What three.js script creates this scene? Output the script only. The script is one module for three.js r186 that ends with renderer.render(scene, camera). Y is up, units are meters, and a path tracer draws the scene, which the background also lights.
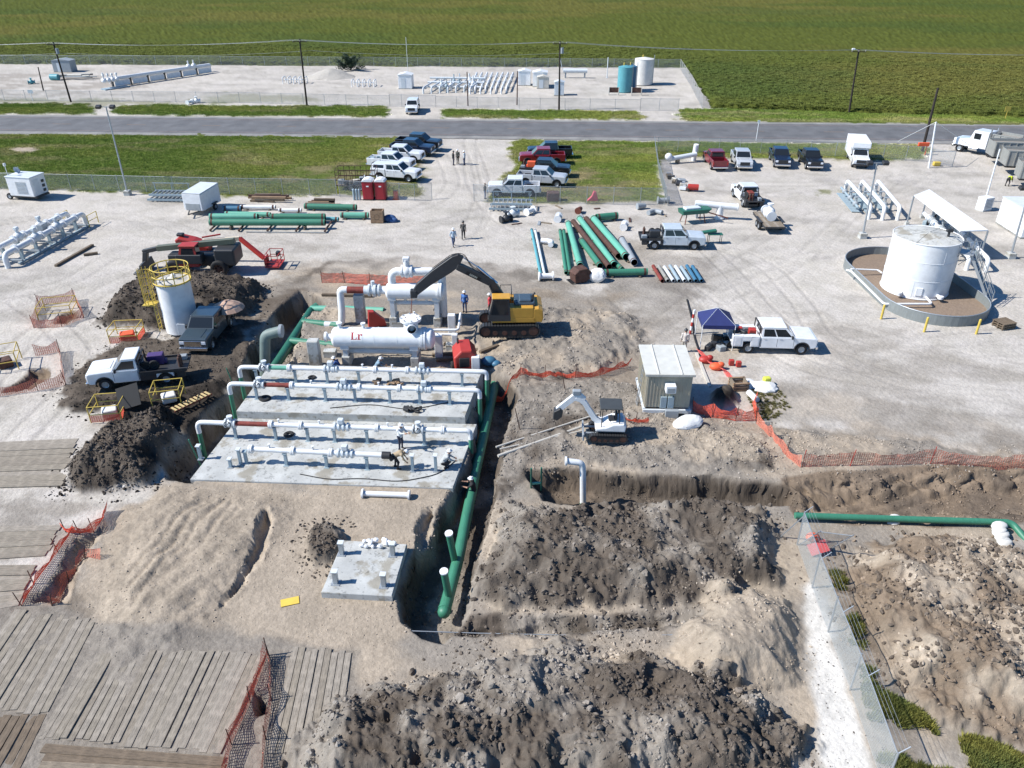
import * as THREE from 'three';
import { Sky } from 'three/addons/objects/Sky.js';
import { mergeGeometries, mergeVertices } from 'three/addons/utils/BufferGeometryUtils.js';
import { RoundedBoxGeometry } from 'three/addons/geometries/RoundedBoxGeometry.js';

// ---------------------------------------------------------------- camera, sky, sun, exposure
const CAM_H = 26, FOCAL = 779, PITCH = Math.PI / 6;
const scene = new THREE.Scene();
const camera = new THREE.PerspectiveCamera(2 * Math.atan(384 / FOCAL) * 180 / Math.PI, 4 / 3, 0.5, 6000);
camera.position.set(0, CAM_H, 0);
camera.rotation.set(-PITCH, 0, 0);
scene.add(camera);
const sunDir = new THREE.Vector3(-1, 0.97, 0.13).normalize();
const sky = new Sky();
sky.name = 'sky'; sky.userData = { kind: 'structure', label: 'clear pale blue summer sky over the farmland', category: 'sky' };
sky.scale.setScalar(5000);
{
  const u = sky.material.uniforms;
  u.sunPosition.value.copy(sunDir); u.turbidity.value = 2.5; u.rayleigh.value = 1.2; u.mieCoefficient.value = 0.004;
  if (u.cloudCoverage) u.cloudCoverage.value = 0;
}
scene.add(sky);
scene.environmentIntensity = 0.14;
const sun = new THREE.DirectionalLight(new THREE.Color(1, 0.95, 0.88), 5);
sun.position.copy(sunDir).multiplyScalar(200).add(new THREE.Vector3(0, 0, -80));
sun.target.position.set(0, 0, -80); scene.add(sun.target);
sun.castShadow = true; sun.shadow.mapSize.set(4096, 4096);
Object.assign(sun.shadow.camera, { left: -130, right: 130, top: 130, bottom: -130, near: 10, far: 500 });
scene.add(sun);
const renderer = new THREE.WebGLRenderer({ antialias: true });
renderer.setSize(1024, 768);
renderer.toneMapping = THREE.LinearToneMapping;
renderer.toneMappingExposure = 1.4;
renderer.shadowMap.enabled = true;

// ---------------------------------------------------------------- helpers
const V3 = (x, y, z) => new THREE.Vector3(x, y, z);
let seed = 12345;
const rnd = () => { seed |= 0; seed = seed + 0x6D2B79F5 | 0; let t = Math.imul(seed ^ seed >>> 15, 1 | seed); t = t + Math.imul(t ^ t >>> 7, 61 | t) ^ t; return ((t ^ t >>> 14) >>> 0) / 4294967296; };
const rr = (a, b) => a + (b - a) * rnd();
const clamp = (x, a = 0, b = 1) => x < a ? a : x > b ? b : x;
const sm = (a, b, x) => { const t = clamp((x - a) / (b - a)); return t * t * (3 - 2 * t); };
const mix = (a, b, t) => a + (b - a) * t;
const YAW = -0.052;                                             // the site's own axes, turned a little against the view
// survey points: where a sighting line from the drone meets the plane y (G) or the plane z (V)
function sight(px, py) { const u = (px - 512) / FOCAL, v = (py - 384) / FOCAL, s = Math.sin(PITCH), c = Math.cos(PITCH); return [u, -s - v * c, -c + v * s]; }
function G(px, py, y = 0) { const r = sight(px, py), t = (y - CAM_H) / r[1]; return V3(r[0] * t, y, r[2] * t); }
function V(px, py, z) { const r = sight(px, py), t = z / r[2]; return V3(r[0] * t, CAM_H + r[1] * t, z); }
// value noise
const HT = new Float32Array(65536); { const s0 = seed; for (let i = 0; i < 65536; i++) HT[i] = rnd(); seed = s0; }
function vn(x, y) {
  const xi = Math.floor(x), yi = Math.floor(y), fx = x - xi, fy = y - yi, u = fx * fx * (3 - 2 * fx), v = fy * fy * (3 - 2 * fy);
  const a = ((xi & 255) << 8), b = (((xi + 1) & 255) << 8), c = yi & 255, d = (yi + 1) & 255;
  const p = HT[a | c], q = HT[b | c], r = HT[a | d], s = HT[b | d];
  return p + (q - p) * u + (r - p) * v + (p - q - r + s) * u * v;
}
function fbm(x, y, o = 4) { let s = 0, a = 0.5, n = 0; for (let i = 0; i < o; i++) { s += a * vn(x, y); n += a; a *= 0.5; const t = x * 1.6 - y * 1.2 + 17.3; y = x * 1.2 + y * 1.6 + 5.1; x = t; } return s / n; }
function rough(x, y, o = 4) { let s = 0, a = 0.5, n = 0; for (let i = 0; i < o; i++) { s += a * (1 - Math.abs(2 * vn(x, y) - 1)); n += a; a *= 0.55; const t = x * 1.6 - y * 1.2 + 7.3; y = x * 1.2 + y * 1.6 + 3.1; x = t; } return s / n; }
// tiling textures of fine grain
function noiseTex(size, fn, repeat, srgb = true) {
  const d = new Uint8Array(size * size * 4);
  for (let j = 0; j < size; j++) for (let i = 0; i < size; i++) { const c = fn(i / size, j / size), k = (j * size + i) * 4; d[k] = clamp(c[0]) * 255; d[k + 1] = clamp(c[1]) * 255; d[k + 2] = clamp(c[2]) * 255; d[k + 3] = 255; }
  const t = new THREE.DataTexture(d, size, size); t.wrapS = t.wrapT = THREE.RepeatWrapping; t.magFilter = THREE.LinearFilter; t.minFilter = THREE.LinearMipmapLinearFilter; t.generateMipmaps = true;
  t.repeat.set(repeat, repeat); if (srgb) t.colorSpace = THREE.SRGBColorSpace; t.needsUpdate = true; return t;
}
const tv = (u, v, f, o = 3) => { let s = 0, a = 0.5, n = 0; for (let i = 0; i < o; i++) { const X = u * f, Y = v * f, xi = Math.floor(X), yi = Math.floor(Y), fx = X - xi, fy = Y - yi; const h = (p, q) => HT[((((p % f) + f) % f + i * 37) & 255) << 8 | ((((q % f) + f) % f + i * 91) & 255)]; const uu = fx * fx * (3 - 2 * fx), w = fy * fy * (3 - 2 * fy); s += a * mix(mix(h(xi, yi), h(xi + 1, yi), uu), mix(h(xi, yi + 1), h(xi + 1, yi + 1), uu), w); n += a; a *= 0.6; f *= 2; } return s / n; };
const T_soil = noiseTex(512, (u, v) => { const a = tv(u, v, 24, 4), b = tv(u, v, 128, 2); const k = 0.82 + 0.16 * a + 0.12 * (b - 0.5); return [k, k * 0.995, k * 0.985]; }, 1 / 3);
const T_soilB = noiseTex(512, (u, v) => { const k = tv(u, v, 20, 5); return [k, k, k]; }, 1 / 3, false);
const T_mottle = noiseTex(256, (u, v) => { const k = 0.92 + 0.1 * tv(u, v, 6, 4); return [k, k, k]; }, 1 / 2.2);
const T_conc = noiseTex(512, (u, v) => { const a = tv(u, v, 5, 4), b = tv(u, v, 96, 2), st = sm(0.56, 0.72, tv(u + 0.37, v + 0.11, 4, 5)), sp = sm(0.66, 0.74, tv(u + 0.1, v + 0.6, 24, 3)); const k = 0.80 + 0.2 * a + 0.06 * (b - 0.5) - 0.15 * st - 0.14 * sp; return [k, k * (1 - 0.035 * st), k * (0.99 - 0.09 * st)]; }, 1 / 4.3);
const T_wood = noiseTex(512, (u, v) => { const g = tv(u * 0.125 % 1, v, 64, 3), w = tv(u, v, 5, 3), s = tv(u * 0.25 % 1, v, 128, 2); const k = 0.58 + 0.28 * g + 0.16 * w + 0.12 * (s - 0.5); return [k, k * 0.98, k * 0.95]; }, 1 / 1.6);
const T_rust = noiseTex(256, (u, v) => { const a = tv(u, v, 5, 4), b = tv(u, v, 24, 3); const k = 0.6 + 0.5 * a; return [k, k * (0.7 + 0.3 * b), k * (0.6 + 0.4 * b)]; }, 1 / 1.5);
const T_streak = noiseTex(256, (u, v) => { const a = tv(u, v * 0.125, 48, 3), b = tv(u, v, 5, 4); const k = 0.80 + 0.13 * a + 0.09 * b; return [k, k * 0.985, k * 0.96]; }, 1 / 2.6);
const T_asph = noiseTex(512, (u, v) => { const a = tv(u, v, 5, 4), b = tv(u, v, 160, 2); const k = 0.70 + 0.24 * a + 0.14 * (b - 0.5); return [k, k, k]; }, 1 / 9);
const MC = {};
const rgb = (r, g, b) => new THREE.Color().setRGB(r, g, b);
function mat(id, r, g, b, roughness = 0.7, o = {}) {
  if (MC[id]) return MC[id];
  const { metal = 0, map = T_mottle, cc, bump, ...rest } = o;
  const p = { color: rgb(r, g, b), roughness, metalness: metal, map, ...rest };
  if (bump) { p.bumpMap = T_soilB; p.bumpScale = bump; }
  const m = cc ? new THREE.MeshPhysicalMaterial({ ...p, clearcoat: cc, clearcoatRoughness: 0.08 }) : new THREE.MeshStandardMaterial(p);
  m.name = id; return MC[id] = m;
}
const M = {
  white: mat('white_paint', 0.78, 0.79, 0.79, 0.45), pale: mat('pale_grey_paint', 0.62, 0.66, 0.68, 0.5), tankw: mat('tank_white', 0.80, 0.80, 0.79, 0.5, { map: T_streak }),
  dirtyw: mat('weathered_white', 0.62, 0.61, 0.57, 0.6, { map: T_streak }),
  steel: mat('galvanised_steel', 0.42, 0.45, 0.47, 0.45, { metal: 0.55 }), grey: mat('grey_paint', 0.30, 0.33, 0.35, 0.55), bluegrey: mat('blue_grey_paint', 0.30, 0.38, 0.42, 0.5),
  dark: mat('dark_steel', 0.035, 0.036, 0.038, 0.5), black: mat('black_rubber', 0.018, 0.018, 0.019, 0.85), plastic: mat('black_plastic', 0.025, 0.025, 0.027, 0.6),
  green: mat('green_epoxy', 0.055, 0.25, 0.165, 0.5, { map: T_streak }), green2: mat('pale_green_epoxy', 0.13, 0.40, 0.29, 0.5), greend: mat('dark_green_epoxy', 0.022, 0.13, 0.085, 0.5), teal: mat('teal_paint', 0.10, 0.33, 0.37, 0.5), blue: mat('blue_paint', 0.05, 0.16, 0.26, 0.5),
  conc: mat('concrete', 0.54, 0.55, 0.54, 0.9, { map: T_conc }), concd: mat('concrete_dark', 0.34, 0.34, 0.32, 0.9, { map: T_conc }),
  rust: mat('rusted_steel', 0.18, 0.075, 0.05, 0.85, { map: T_rust }), rustd: mat('brown_pipe', 0.11, 0.075, 0.06, 0.8, { map: T_rust }), primer: mat('red_oxide_primer', 0.27, 0.07, 0.055, 0.75, { map: T_rust }),
  yellow: mat('safety_yellow', 0.60, 0.44, 0.08, 0.6), dyellow: mat('machine_yellow', 0.58, 0.31, 0.045, 0.45), red: mat('machine_red', 0.42, 0.04, 0.03, 0.5), orange: mat('safety_orange', 0.80, 0.12, 0.04, 0.6),
  net: mat('orange_netting', 0.80, 0.13, 0.07, 0.75), glass: mat('dark_glass', 0.018, 0.022, 0.026, 0.06, { map: null }), chrome: mat('chrome', 0.75, 0.76, 0.77, 0.2, { metal: 1, map: null }),
  wood: mat('weathered_timber', 0.34, 0.29, 0.23, 0.9, { map: T_wood }), wood2: mat('timber_grey', 0.42, 0.38, 0.33, 0.9, { map: T_wood }), wood3: mat('timber_brown', 0.24, 0.19, 0.14, 0.9, { map: T_wood }), woodd: mat('old_pole_wood', 0.05, 0.04, 0.034, 0.9, { map: T_wood }), lumber: mat('fresh_lumber', 0.45, 0.31, 0.20, 0.85, { map: T_wood }),
  lampw: mat('headlamp_lens', 0.75, 0.77, 0.8, 0.15, { map: null }), lampr: mat('tail_lamp_lens', 0.35, 0.01, 0.012, 0.2, { map: null }), tarp: mat('white_tarp', 0.74, 0.74, 0.72, 0.8),
  navy: mat('navy_fabric', 0.02, 0.03, 0.13, 0.85), sandbag: mat('sandbag_white', 0.68, 0.67, 0.62, 0.9), tan: mat('tan_siding', 0.43, 0.39, 0.30, 0.7), tanroof: mat('pale_roof', 0.60, 0.60, 0.55, 0.7), gravel: mat('brown_gravel', 0.28, 0.21, 0.155, 0.95, { map: T_soil, bump: 0.03 }),
};
const names = {};
function numbered(n) { const k = names[n] = (names[n] ?? -1) + 1; return k ? n + '_' + String(k).padStart(3, '0') : n; }
function tag(o, label, category, group, kind) { o.userData.label = label; o.userData.category = category; if (group) o.userData.group = group; if (kind) o.userData.kind = kind; return o; }
function thing(name, label, category, pos, turn = 0, group) {
  const o = new THREE.Group(); o.name = numbered(name); scene.add(o);
  o.position.copy(pos); o.rotation.y = turn; return tag(o, label, category, group);
}
const UP = V3(0, 1, 0);
function boxUV(g) {                                                // texture coordinates in metres, by the axis each face looks along
  const p = g.attributes.position, n = g.attributes.normal, uv = new Float32Array(p.count * 2);
  for (let i = 0; i < p.count; i++) {
    const ax = Math.abs(n.getX(i)), ay = Math.abs(n.getY(i)), az = Math.abs(n.getZ(i));
    if (ay >= ax && ay >= az) { uv[2 * i] = p.getX(i); uv[2 * i + 1] = p.getZ(i); } else if (ax > az) { uv[2 * i] = p.getZ(i); uv[2 * i + 1] = p.getY(i); } else { uv[2 * i] = p.getX(i); uv[2 * i + 1] = p.getY(i); }
  }
  g.setAttribute('uv', new THREE.BufferAttribute(uv, 2)); return g;
}
class MB {
  constructor() { this.g = []; }
  add(g, m) { if (g.index) g = g.toNonIndexed(); for (const k of Object.keys(g.attributes)) if (k !== 'position' && k !== 'normal') g.deleteAttribute(k); if (m) g.applyMatrix4(m); this.g.push(g); return this; }
  at(g, x, y, z, rx = 0, ry = 0, rz = 0) { return this.add(g, new THREE.Matrix4().compose(V3(x, y, z), new THREE.Quaternion().setFromEuler(new THREE.Euler(rx, ry, rz)), V3(1, 1, 1))); }
  box(w, h, d, x = 0, y = 0, z = 0, rx = 0, ry = 0, rz = 0) { return this.at(new THREE.BoxGeometry(w, h, d), x, y, z, rx, ry, rz); }
  rbox(w, h, d, x = 0, y = 0, z = 0, r = 0.04, rx = 0, ry = 0, rz = 0) { return this.at(new RoundedBoxGeometry(w, h, d, 2, Math.min(r, w / 2.01, h / 2.01, d / 2.01)), x, y, z, rx, ry, rz); }
  rod(a, b, r, seg = 8, r2 = r, open = false) {                     // a = near end radius r, b = far end radius r2
    const d = b.clone().sub(a), l = d.length(), g = new THREE.CylinderGeometry(r2, r, l, seg, 1, open);
    return this.add(g, new THREE.Matrix4().compose(a.clone().addScaledVector(d, 0.5), new THREE.Quaternion().setFromUnitVectors(UP, d.normalize()), V3(1, 1, 1)));
  }
  bar(a, b, w, h = w) {                                             // square bar
    const d = b.clone().sub(a), l = d.length(); d.normalize();
    const m = new THREE.Matrix4().lookAt(V3(0, 0, 0), d, Math.abs(d.y) > 0.98 ? V3(1, 0, 0) : UP).setPosition(a.clone().add(b).multiplyScalar(0.5));
    return this.add(new THREE.BoxGeometry(w, h, l), m);
  }
  tube(pts, r, seg = 10, n = 0, bend = 0) {                         // pipe with rounded bends
    const path = new THREE.CurvePath();
    let prev = pts[0];
    for (let i = 1; i < pts.length; i++) {
      if (i < pts.length - 1 && bend > 0) {
        const p = pts[i], a = p.clone().sub(pts[i - 1]), b = pts[i + 1].clone().sub(p), k = Math.min(bend, a.length() * 0.49, b.length() * 0.49);
        const s = p.clone().addScaledVector(a.normalize(), -k), e = p.clone().addScaledVector(b.normalize(), k);
        path.add(new THREE.LineCurve3(prev, s)); path.add(new THREE.QuadraticBezierCurve3(s, p, e)); prev = e;
      } else { path.add(new THREE.LineCurve3(prev, pts[i])); prev = pts[i]; }
    }
    const P = []; for (const c of path.curves) { const k = c.isLineCurve3 ? 1 : 5; for (let i = 0; i <= k; i++) { const q = c.getPoint(i / k); if (!P.length || P[P.length - 1].distanceTo(q) > 1e-4) P.push(q); } }
    return this.add(sweep(P, r, seg));
  }
  sph(r, x, y, z, sx = 1, sy = 1, sz = 1, seg = 12) { return this.add(new THREE.SphereGeometry(r, seg, Math.max(6, seg * 0.7 | 0)), new THREE.Matrix4().compose(V3(x, y, z), new THREE.Quaternion(), V3(sx, sy, sz))); }
  disc(x, y, z, r, h, axis = 'y', seg = 16) { const g = new THREE.CylinderGeometry(r, r, h, seg); if (axis === 'x') g.rotateZ(Math.PI / 2); if (axis === 'z') g.rotateX(Math.PI / 2); return this.at(g, x, y, z); }
  ext(pts, depth, x = 0, y = 0, z = 0, bevel = 0.02, ry = 0, seg = 1) {   // profile in x,y pushed along z, centred
    const s = new THREE.Shape(pts.map(p => new THREE.Vector2(p[0], p[1])));
    const g = new THREE.ExtrudeGeometry(s, { depth: depth - 2 * bevel, bevelEnabled: bevel > 0, bevelSize: bevel, bevelThickness: bevel, bevelOffset: -bevel, bevelSegments: seg, steps: 1 });
    g.translate(0, 0, -depth / 2 + bevel); return this.at(g, x, y, z, 0, ry, 0);
  }
  quad(a, b, c, d, t = 0.012) {                                     // thin plate through four corners (counter-clockwise seen from outside), thickness t outwards
    const n = b.clone().sub(a).cross(d.clone().sub(a)).normalize().multiplyScalar(t);
    const P = [a, b, c, d], Q = P.map(p => p.clone().add(n)), v = [];
    const f = (i, j, k, l) => { for (const p of [i, j, k, i, k, l]) v.push(p.x, p.y, p.z); };
    f(Q[0], Q[1], Q[2], Q[3]); f(P[3], P[2], P[1], P[0]);
    for (let i = 0; i < 4; i++) f(P[i], P[(i + 1) % 4], Q[(i + 1) % 4], Q[i]);
    const g = new THREE.BufferGeometry(); g.setAttribute('position', new THREE.Float32BufferAttribute(v, 3)); g.computeVertexNormals(); return this.add(g);
  }
  geo() { const g = this.g.length > 1 ? mergeGeometries(this.g) : this.g[0]; return boxUV(g); }
  build(name, m, parent) { return mesh(name, this.geo(), m, parent); }
}
function mesh(name, g, m, parent) { const o = new THREE.Mesh(g, m); o.name = parent ? name : numbered(name); o.castShadow = o.receiveShadow = true; (parent ?? scene).add(o); return o; }
function sweep(P, r, seg) {                                         // tube along points with mitred rings and end caps
  const n = P.length, v = [], idx = []; let T = [], ref = null;
  const rr_ = typeof r === 'function' ? r : () => r;
  for (let i = 0; i < n; i++) T.push(P[Math.min(i + 1, n - 1)].clone().sub(P[Math.max(i - 1, 0)]).normalize());
  let N = Math.abs(T[0].y) < 0.9 ? V3(0, 1, 0) : V3(1, 0, 0);
  for (let i = 0; i < n; i++) {
    N = N.clone().addScaledVector(T[i], -N.dot(T[i])).normalize(); const B = T[i].clone().cross(N);
    for (let j = 0; j < seg; j++) { const a = j / seg * Math.PI * 2, R = rr_(i / (n - 1)); const q = P[i].clone().addScaledVector(N, Math.cos(a) * R).addScaledVector(B, Math.sin(a) * R); v.push(q.x, q.y, q.z); }
  }
  for (let i = 0; i < n - 1; i++) for (let j = 0; j < seg; j++) { const a = i * seg + j, b = i * seg + (j + 1) % seg, c = a + seg, d = b + seg; idx.push(a, b, c, b, d, c); }
  let g = new THREE.BufferGeometry(); g.setAttribute('position', new THREE.Float32BufferAttribute(v, 3)); g.setIndex(idx); g.computeVertexNormals(); g = g.toNonIndexed();
  const cap = [], cn = []; for (const [i, s] of [[0, -1], [n - 1, 1]]) for (let j = 0; j < seg; j++) { const o = i * seg, q = [P[i], null, null]; const A = V3(...v.slice((o + j) * 3, (o + j) * 3 + 3)), B = V3(...v.slice((o + (j + 1) % seg) * 3, (o + (j + 1) % seg) * 3 + 3)); const tri = s > 0 ? [P[i], A, B] : [P[i], B, A]; for (const t of tri) { cap.push(t.x, t.y, t.z); cn.push(T[i].x * s, T[i].y * s, T[i].z * s); } }
  const c = new THREE.BufferGeometry(); c.setAttribute('position', new THREE.Float32BufferAttribute(cap, 3)); c.setAttribute('normal', new THREE.Float32BufferAttribute(cn, 3));
  return mergeGeometries([g, c]);
}
// hollow pipe, open ends that show the bore
function hollow(mb, a, b, r, t = 0.02, seg = 16) {
  const l = a.distanceTo(b), pts = [[r - t, -l / 2], [r, -l / 2], [r, l / 2], [r - t, l / 2], [r - t, -l / 2]].map(p => new THREE.Vector2(p[0], p[1]));
  const g = new THREE.LatheGeometry(pts, seg), ge = g.toNonIndexed(); ge.computeVertexNormals();
  const d = b.clone().sub(a).normalize();
  const sides = new THREE.CylinderGeometry(r, r, l, seg, 1, true), ins = new THREE.CylinderGeometry(r - t, r - t, l, seg, 1, true); ins.scale(-1, 1, 1);
  const rg = (y, f) => { const k = new THREE.RingGeometry(r - t, r, seg); k.rotateX(f * -Math.PI / 2); k.translate(0, y, 0); return k; };
  const m = new THREE.Matrix4().compose(a.clone().add(b).multiplyScalar(0.5), new THREE.Quaternion().setFromUnitVectors(UP, d), V3(1, 1, 1));
  for (const q of [sides, ins, rg(l / 2, 1), rg(-l / 2, -1)]) mb.add(q, m);
  return mb;
}
// ---------------------------------------------------------------- the ground: one height field with soil colours
const PL = a => a.map(([x, y]) => { const g = G(x, y); return [g.x, g.z]; });
function poly(a) { const p = PL(a); let x0 = 1e9, x1 = -1e9, z0 = 1e9, z1 = -1e9; for (const [x, z] of p) { x0 = Math.min(x0, x); x1 = Math.max(x1, x); z0 = Math.min(z0, z); z1 = Math.max(z1, z); } return { p, x0, x1, z0, z1 }; }
function inside(P, x, z, pad = 1.5) {                              // signed distance, positive inside
  if (x < P.x0 - pad || x > P.x1 + pad || z < P.z0 - pad || z > P.z1 + pad) return -9;
  const p = P.p; let d = 1e9, s = 1;
  for (let i = 0, j = p.length - 1; i < p.length; j = i++) {
    const ex = p[j][0] - p[i][0], ez = p[j][1] - p[i][1], wx = x - p[i][0], wz = z - p[i][1], t = clamp((wx * ex + wz * ez) / (ex * ex + ez * ez));
    const bx = wx - ex * t, bz = wz - ez * t; d = Math.min(d, bx * bx + bz * bz);
    const c1 = z >= p[i][1], c2 = z < p[j][1], c3 = ex * wz > ez * wx; if ((c1 && c2 && c3) || (!c1 && !c2 && !c3)) s = -s;
  }
  return -s * Math.sqrt(d);
}
const COL = { caliche: [0.61, 0.572, 0.525], white: [0.68, 0.66, 0.62], tan: [0.43, 0.365, 0.29], grey: [0.31, 0.278, 0.24], gdark: [0.134, 0.112, 0.092], clay: [0.185, 0.148, 0.115], dark: [0.05, 0.043, 0.037], brown: [0.245, 0.19, 0.14], grass: [0.098, 0.135, 0.028], dry: [0.24, 0.20, 0.115], shoulder: [0.36, 0.34, 0.31] };
// paint: [polygon, colour a, colour b, edge width, edge noise, strength]
const PAINT = [];
const paint = (pts, a, b, edge = 1, en = 1.5, k = 1) => PAINT.push({ P: poly(pts), a: COL[a], b: COL[b], edge, en, k });
// grass either side of the road
paint([[-400, 133], [300, 134.5], [418, 137], [440, 141], [432, 150], [418, 166], [420, 180], [424, 199], [345, 196], [230, 197], [120, 193], [0, 189], [-400, 186]], 'grass', 'grass', 0.8, 1.6);
paint([[290, 166], [380, 158], [430, 150], [424, 182], [400, 190], [330, 186], [250, 182]], 'dry', 'grass', 3, 3, 0.75);
paint([[512, 140], [650, 141.5], [915, 144], [932, 150], [926, 160], [900, 161], [660, 158], [664, 202], [560, 204], [484, 200], [500, 186], [512, 164], [505, 150]], 'grass', 'grass', 0.8, 1.4);
paint([[520, 170], [570, 160], [625, 175], [640, 198], [520, 202], [495, 198]], 'dry', 'grass', 3, 3, 0.8);
paint([[660, 154], [900, 157], [925, 158], [920, 162], [660, 160]], 'dry', 'grass', 2, 2, 0.5);
paint([[-400, 100.5], [80, 103.5], [98, 108], [92, 114.5], [-400, 113.5]], 'grass', 'grass', 0.8, 2);
paint([[122, 105], [380, 106], [392, 112], [388, 117.5], [112, 115.5], [112, 108]], 'grass', 'grass', 0.8, 2);
paint([[446, 109.5], [636, 111], [646, 117], [640, 121], [440, 118], [440, 112]], 'grass', 'grass', 0.8, 2);
paint([[680, 111], [690, 108], [760, 109], [1400, 122], [1400, 132], [700, 122], [676, 120]], 'grass', 'grass', 0.8, 2);
paint([[225, 93], [300, 95], [330, 101], [210, 104], [190, 100]], 'grass', 'dry', 3, 4, 0.45);
paint([[0, 98], [90, 99], [180, 102], [240, 104], [100, 106], [-30, 103]], 'grass', 'dry', 2, 4, 0.5);
paint([[8, 150], [16, 147.5], [32, 147.5], [42, 150], [34, 153], [16, 153]], 'tan', 'tan', 0.6, 0.5);
paint([[815, 190], [862, 187], [846, 193], [818, 195]], 'grass', 'dry', 1, 2, 0.7);
paint([[-60, 72], [60, 70], [170, 80], [120, 96], [-60, 98]], 'grey', 'caliche', 4, 6, 0.6);
// soils of the works
paint([[600, 238], [660, 246], [705, 262], [700, 330], [640, 330], [610, 300], [585, 262]], 'grey', 'gdark', 2, 3, 0.55);
paint([[530, 205], [660, 205], [700, 222], [600, 232], [500, 226]], 'grey', 'caliche', 2, 3, 0.5);
paint([[318, 262], [400, 254], [520, 262], [570, 284], [470, 284], [390, 270], [330, 272]], 'gdark', 'grey', 1, 1.6, 0.8);
paint([[240, 285], [300, 262], [420, 262], [560, 284], [640, 296], [650, 340], [690, 372], [700, 430], [780, 420], [900, 426], [1060, 440], [1100, 800], [-100, 800], [-100, 640], [60, 560], [110, 500], [170, 470], [200, 380], [225, 330]], 'grey', 'tan', 3.2, 3.6);
paint([[520, 290], [600, 286], [660, 310], [700, 350], [690, 440], [560, 470], [510, 500], [500, 400]], 'grey', 'gdark', 2.5, 3, 0.5);
paint([[660, 400], [800, 425], [980, 445], [980, 466], [760, 468], [620, 466]], 'grey', 'gdark', 2.0, 2.5, 0.45);
paint([[640, 330], [760, 300], [900, 330], [1060, 370], [1060, 440], [860, 425], [720, 400]], 'grey', 'caliche', 4, 6, 0.5);
paint([[240, 232], [460, 240], [600, 250], [560, 285], [300, 268]], 'grey', 'caliche', 4, 5, 0.4);
paint([[690, 375], [790, 385], [900, 395], [1060, 425], [1060, 450], [900, 440], [760, 430]], 'grey', 'tan', 2, 2.5, 0.6);
paint([[490, 300], [560, 300], [640, 312], [650, 360], [600, 372], [520, 385], [486, 380]], 'grey', 'tan', 2, 2.5, 0.7);
paint([[690, 345], [745, 345], [750, 400], [690, 405]], 'caliche', 'tan', 1, 1.5, 0.8);
paint([[180, 482], [455, 492], [470, 520], [420, 560], [400, 640], [330, 660], [100, 640], [80, 560], [130, 500]], 'tan', 'tan', 1, 1.5);
paint([[-60, 490], [60, 490], [120, 500], [80, 560], [-60, 600]], 'caliche', 'grey', 1.5, 2, 0.8);
paint([[-100, 600], [60, 590], [330, 650], [350, 700], [340, 800], [-100, 800]], 'grey', 'gdark', 1, 1.5, 0.6);
paint([[803, 584], [812, 562], [876, 790], [824, 800], [808, 660]], 'white', 'white', 0.6, 0.7);
paint([[235, 300], [330, 262], [300, 300], [255, 330]], 'grey', 'gdark', 1, 1.5, 0.9);
// lumps and cuts of the works: type, polygon, height, edge, edge noise, roughness, frequency, colours
const FEAT = [];
const feat = (type, pts, h, edge, en, rg, fq, a, b, cs = 0.5, x = {}) => { const f = { type, P: poly(pts), h, edge, en, rg, fq, a: COL[a], b: COL[b], cs, ...x }; FEAT.push(f); return f; };
const F_west = feat('up', [[96, 322], [112, 302], [150, 284], [190, 278], [240, 282], [272, 290], [250, 318], [200, 336], [150, 330], [118, 328]], 1.25, 2.0, 1.2, 0.7, 0.9, 'dark', 'gdark', 0.4);
const F_truck = feat('up', [[52, 396], [85, 360], [120, 340], [200, 332], [262, 318], [258, 352], [230, 384], [180, 412], [120, 420], [70, 412]], 0.14, 1.2, 1.6, 0.28, 1.1, 'dark', 'gdark', 0.25);
const F_sw = feat('up', [[58, 492], [66, 468], [95, 440], [120, 424], [172, 416], [186, 436], [165, 462], [150, 486], [115, 496], [80, 497]], 0.95, 1.5, 0.9, 0.8, 1.1, 'dark', 'gdark', 0.35);
const F_tan = feat('up', [[70, 650], [96, 572], [122, 506], [170, 486], [300, 490], [300, 520], [268, 566], [238, 604], [190, 650], [120, 668]], 0.3, 2.6, 1.0, 0.22, 0.8, 'tan', 'tan', 0.5, { ridge: 1 });
const F_clod = feat('up', [[303, 545], [312, 526], [338, 524], [348, 540], [338, 565], [312, 568]], 0.3, 0.5, 0.4, 0.4, 2.0, 'gdark', 'grey', 0.5);
const F_exc = feat('up', [[492, 316], [560, 306], [640, 316], [646, 350], [600, 372], [520, 384], [490, 372]], 0.22, 1.5, 1.2, 0.55, 0.7, 'grey', 'tan', 0.56);
const F_mid = feat('up', [[470, 600], [486, 540], [505, 506], [600, 510], [700, 506], [770, 512], [786, 548], [790, 590], [690, 604], [600, 612], [500, 606]], 0.75, 1.9, 1.4, 0.85, 0.75, 'gdark', 'grey', 0.6, { dust: 1 });
const F_lump = feat('up', [[668, 640], [690, 604], [740, 588], [792, 600], [806, 640], [796, 690], [740, 706], [690, 690]], 1.1, 1.8, 0.6, 0.35, 0.6, 'tan', 'tan', 0.4);
const F_south = feat('up', [[300, 760], [330, 712], [420, 672], [500, 648], [620, 644], [700, 668], [760, 700], [806, 730], [806, 830], [300, 830]], 0.95, 2.4, 1.7, 0.95, 0.65, 'gdark', 'grey', 0.6, { dust: 1 });
const F_east = feat('up', [[832, 566], [860, 536], [940, 540], [1060, 552], [1100, 640], [1060, 760], [990, 742], [930, 716], [880, 680], [846, 620]], 1.1, 2.6, 1.4, 0.8, 0.6, 'brown', 'tan', 0.58);
const F_churn = feat('up', [[506, 390], [560, 376], [640, 384], [692, 428], [780, 440], [780, 474], [640, 470], [560, 462], [526, 464], [500, 500], [494, 470]], 0.05, 1.4, 1.4, 0.42, 0.8, 'grey', 'gdark', 0.6);
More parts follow.
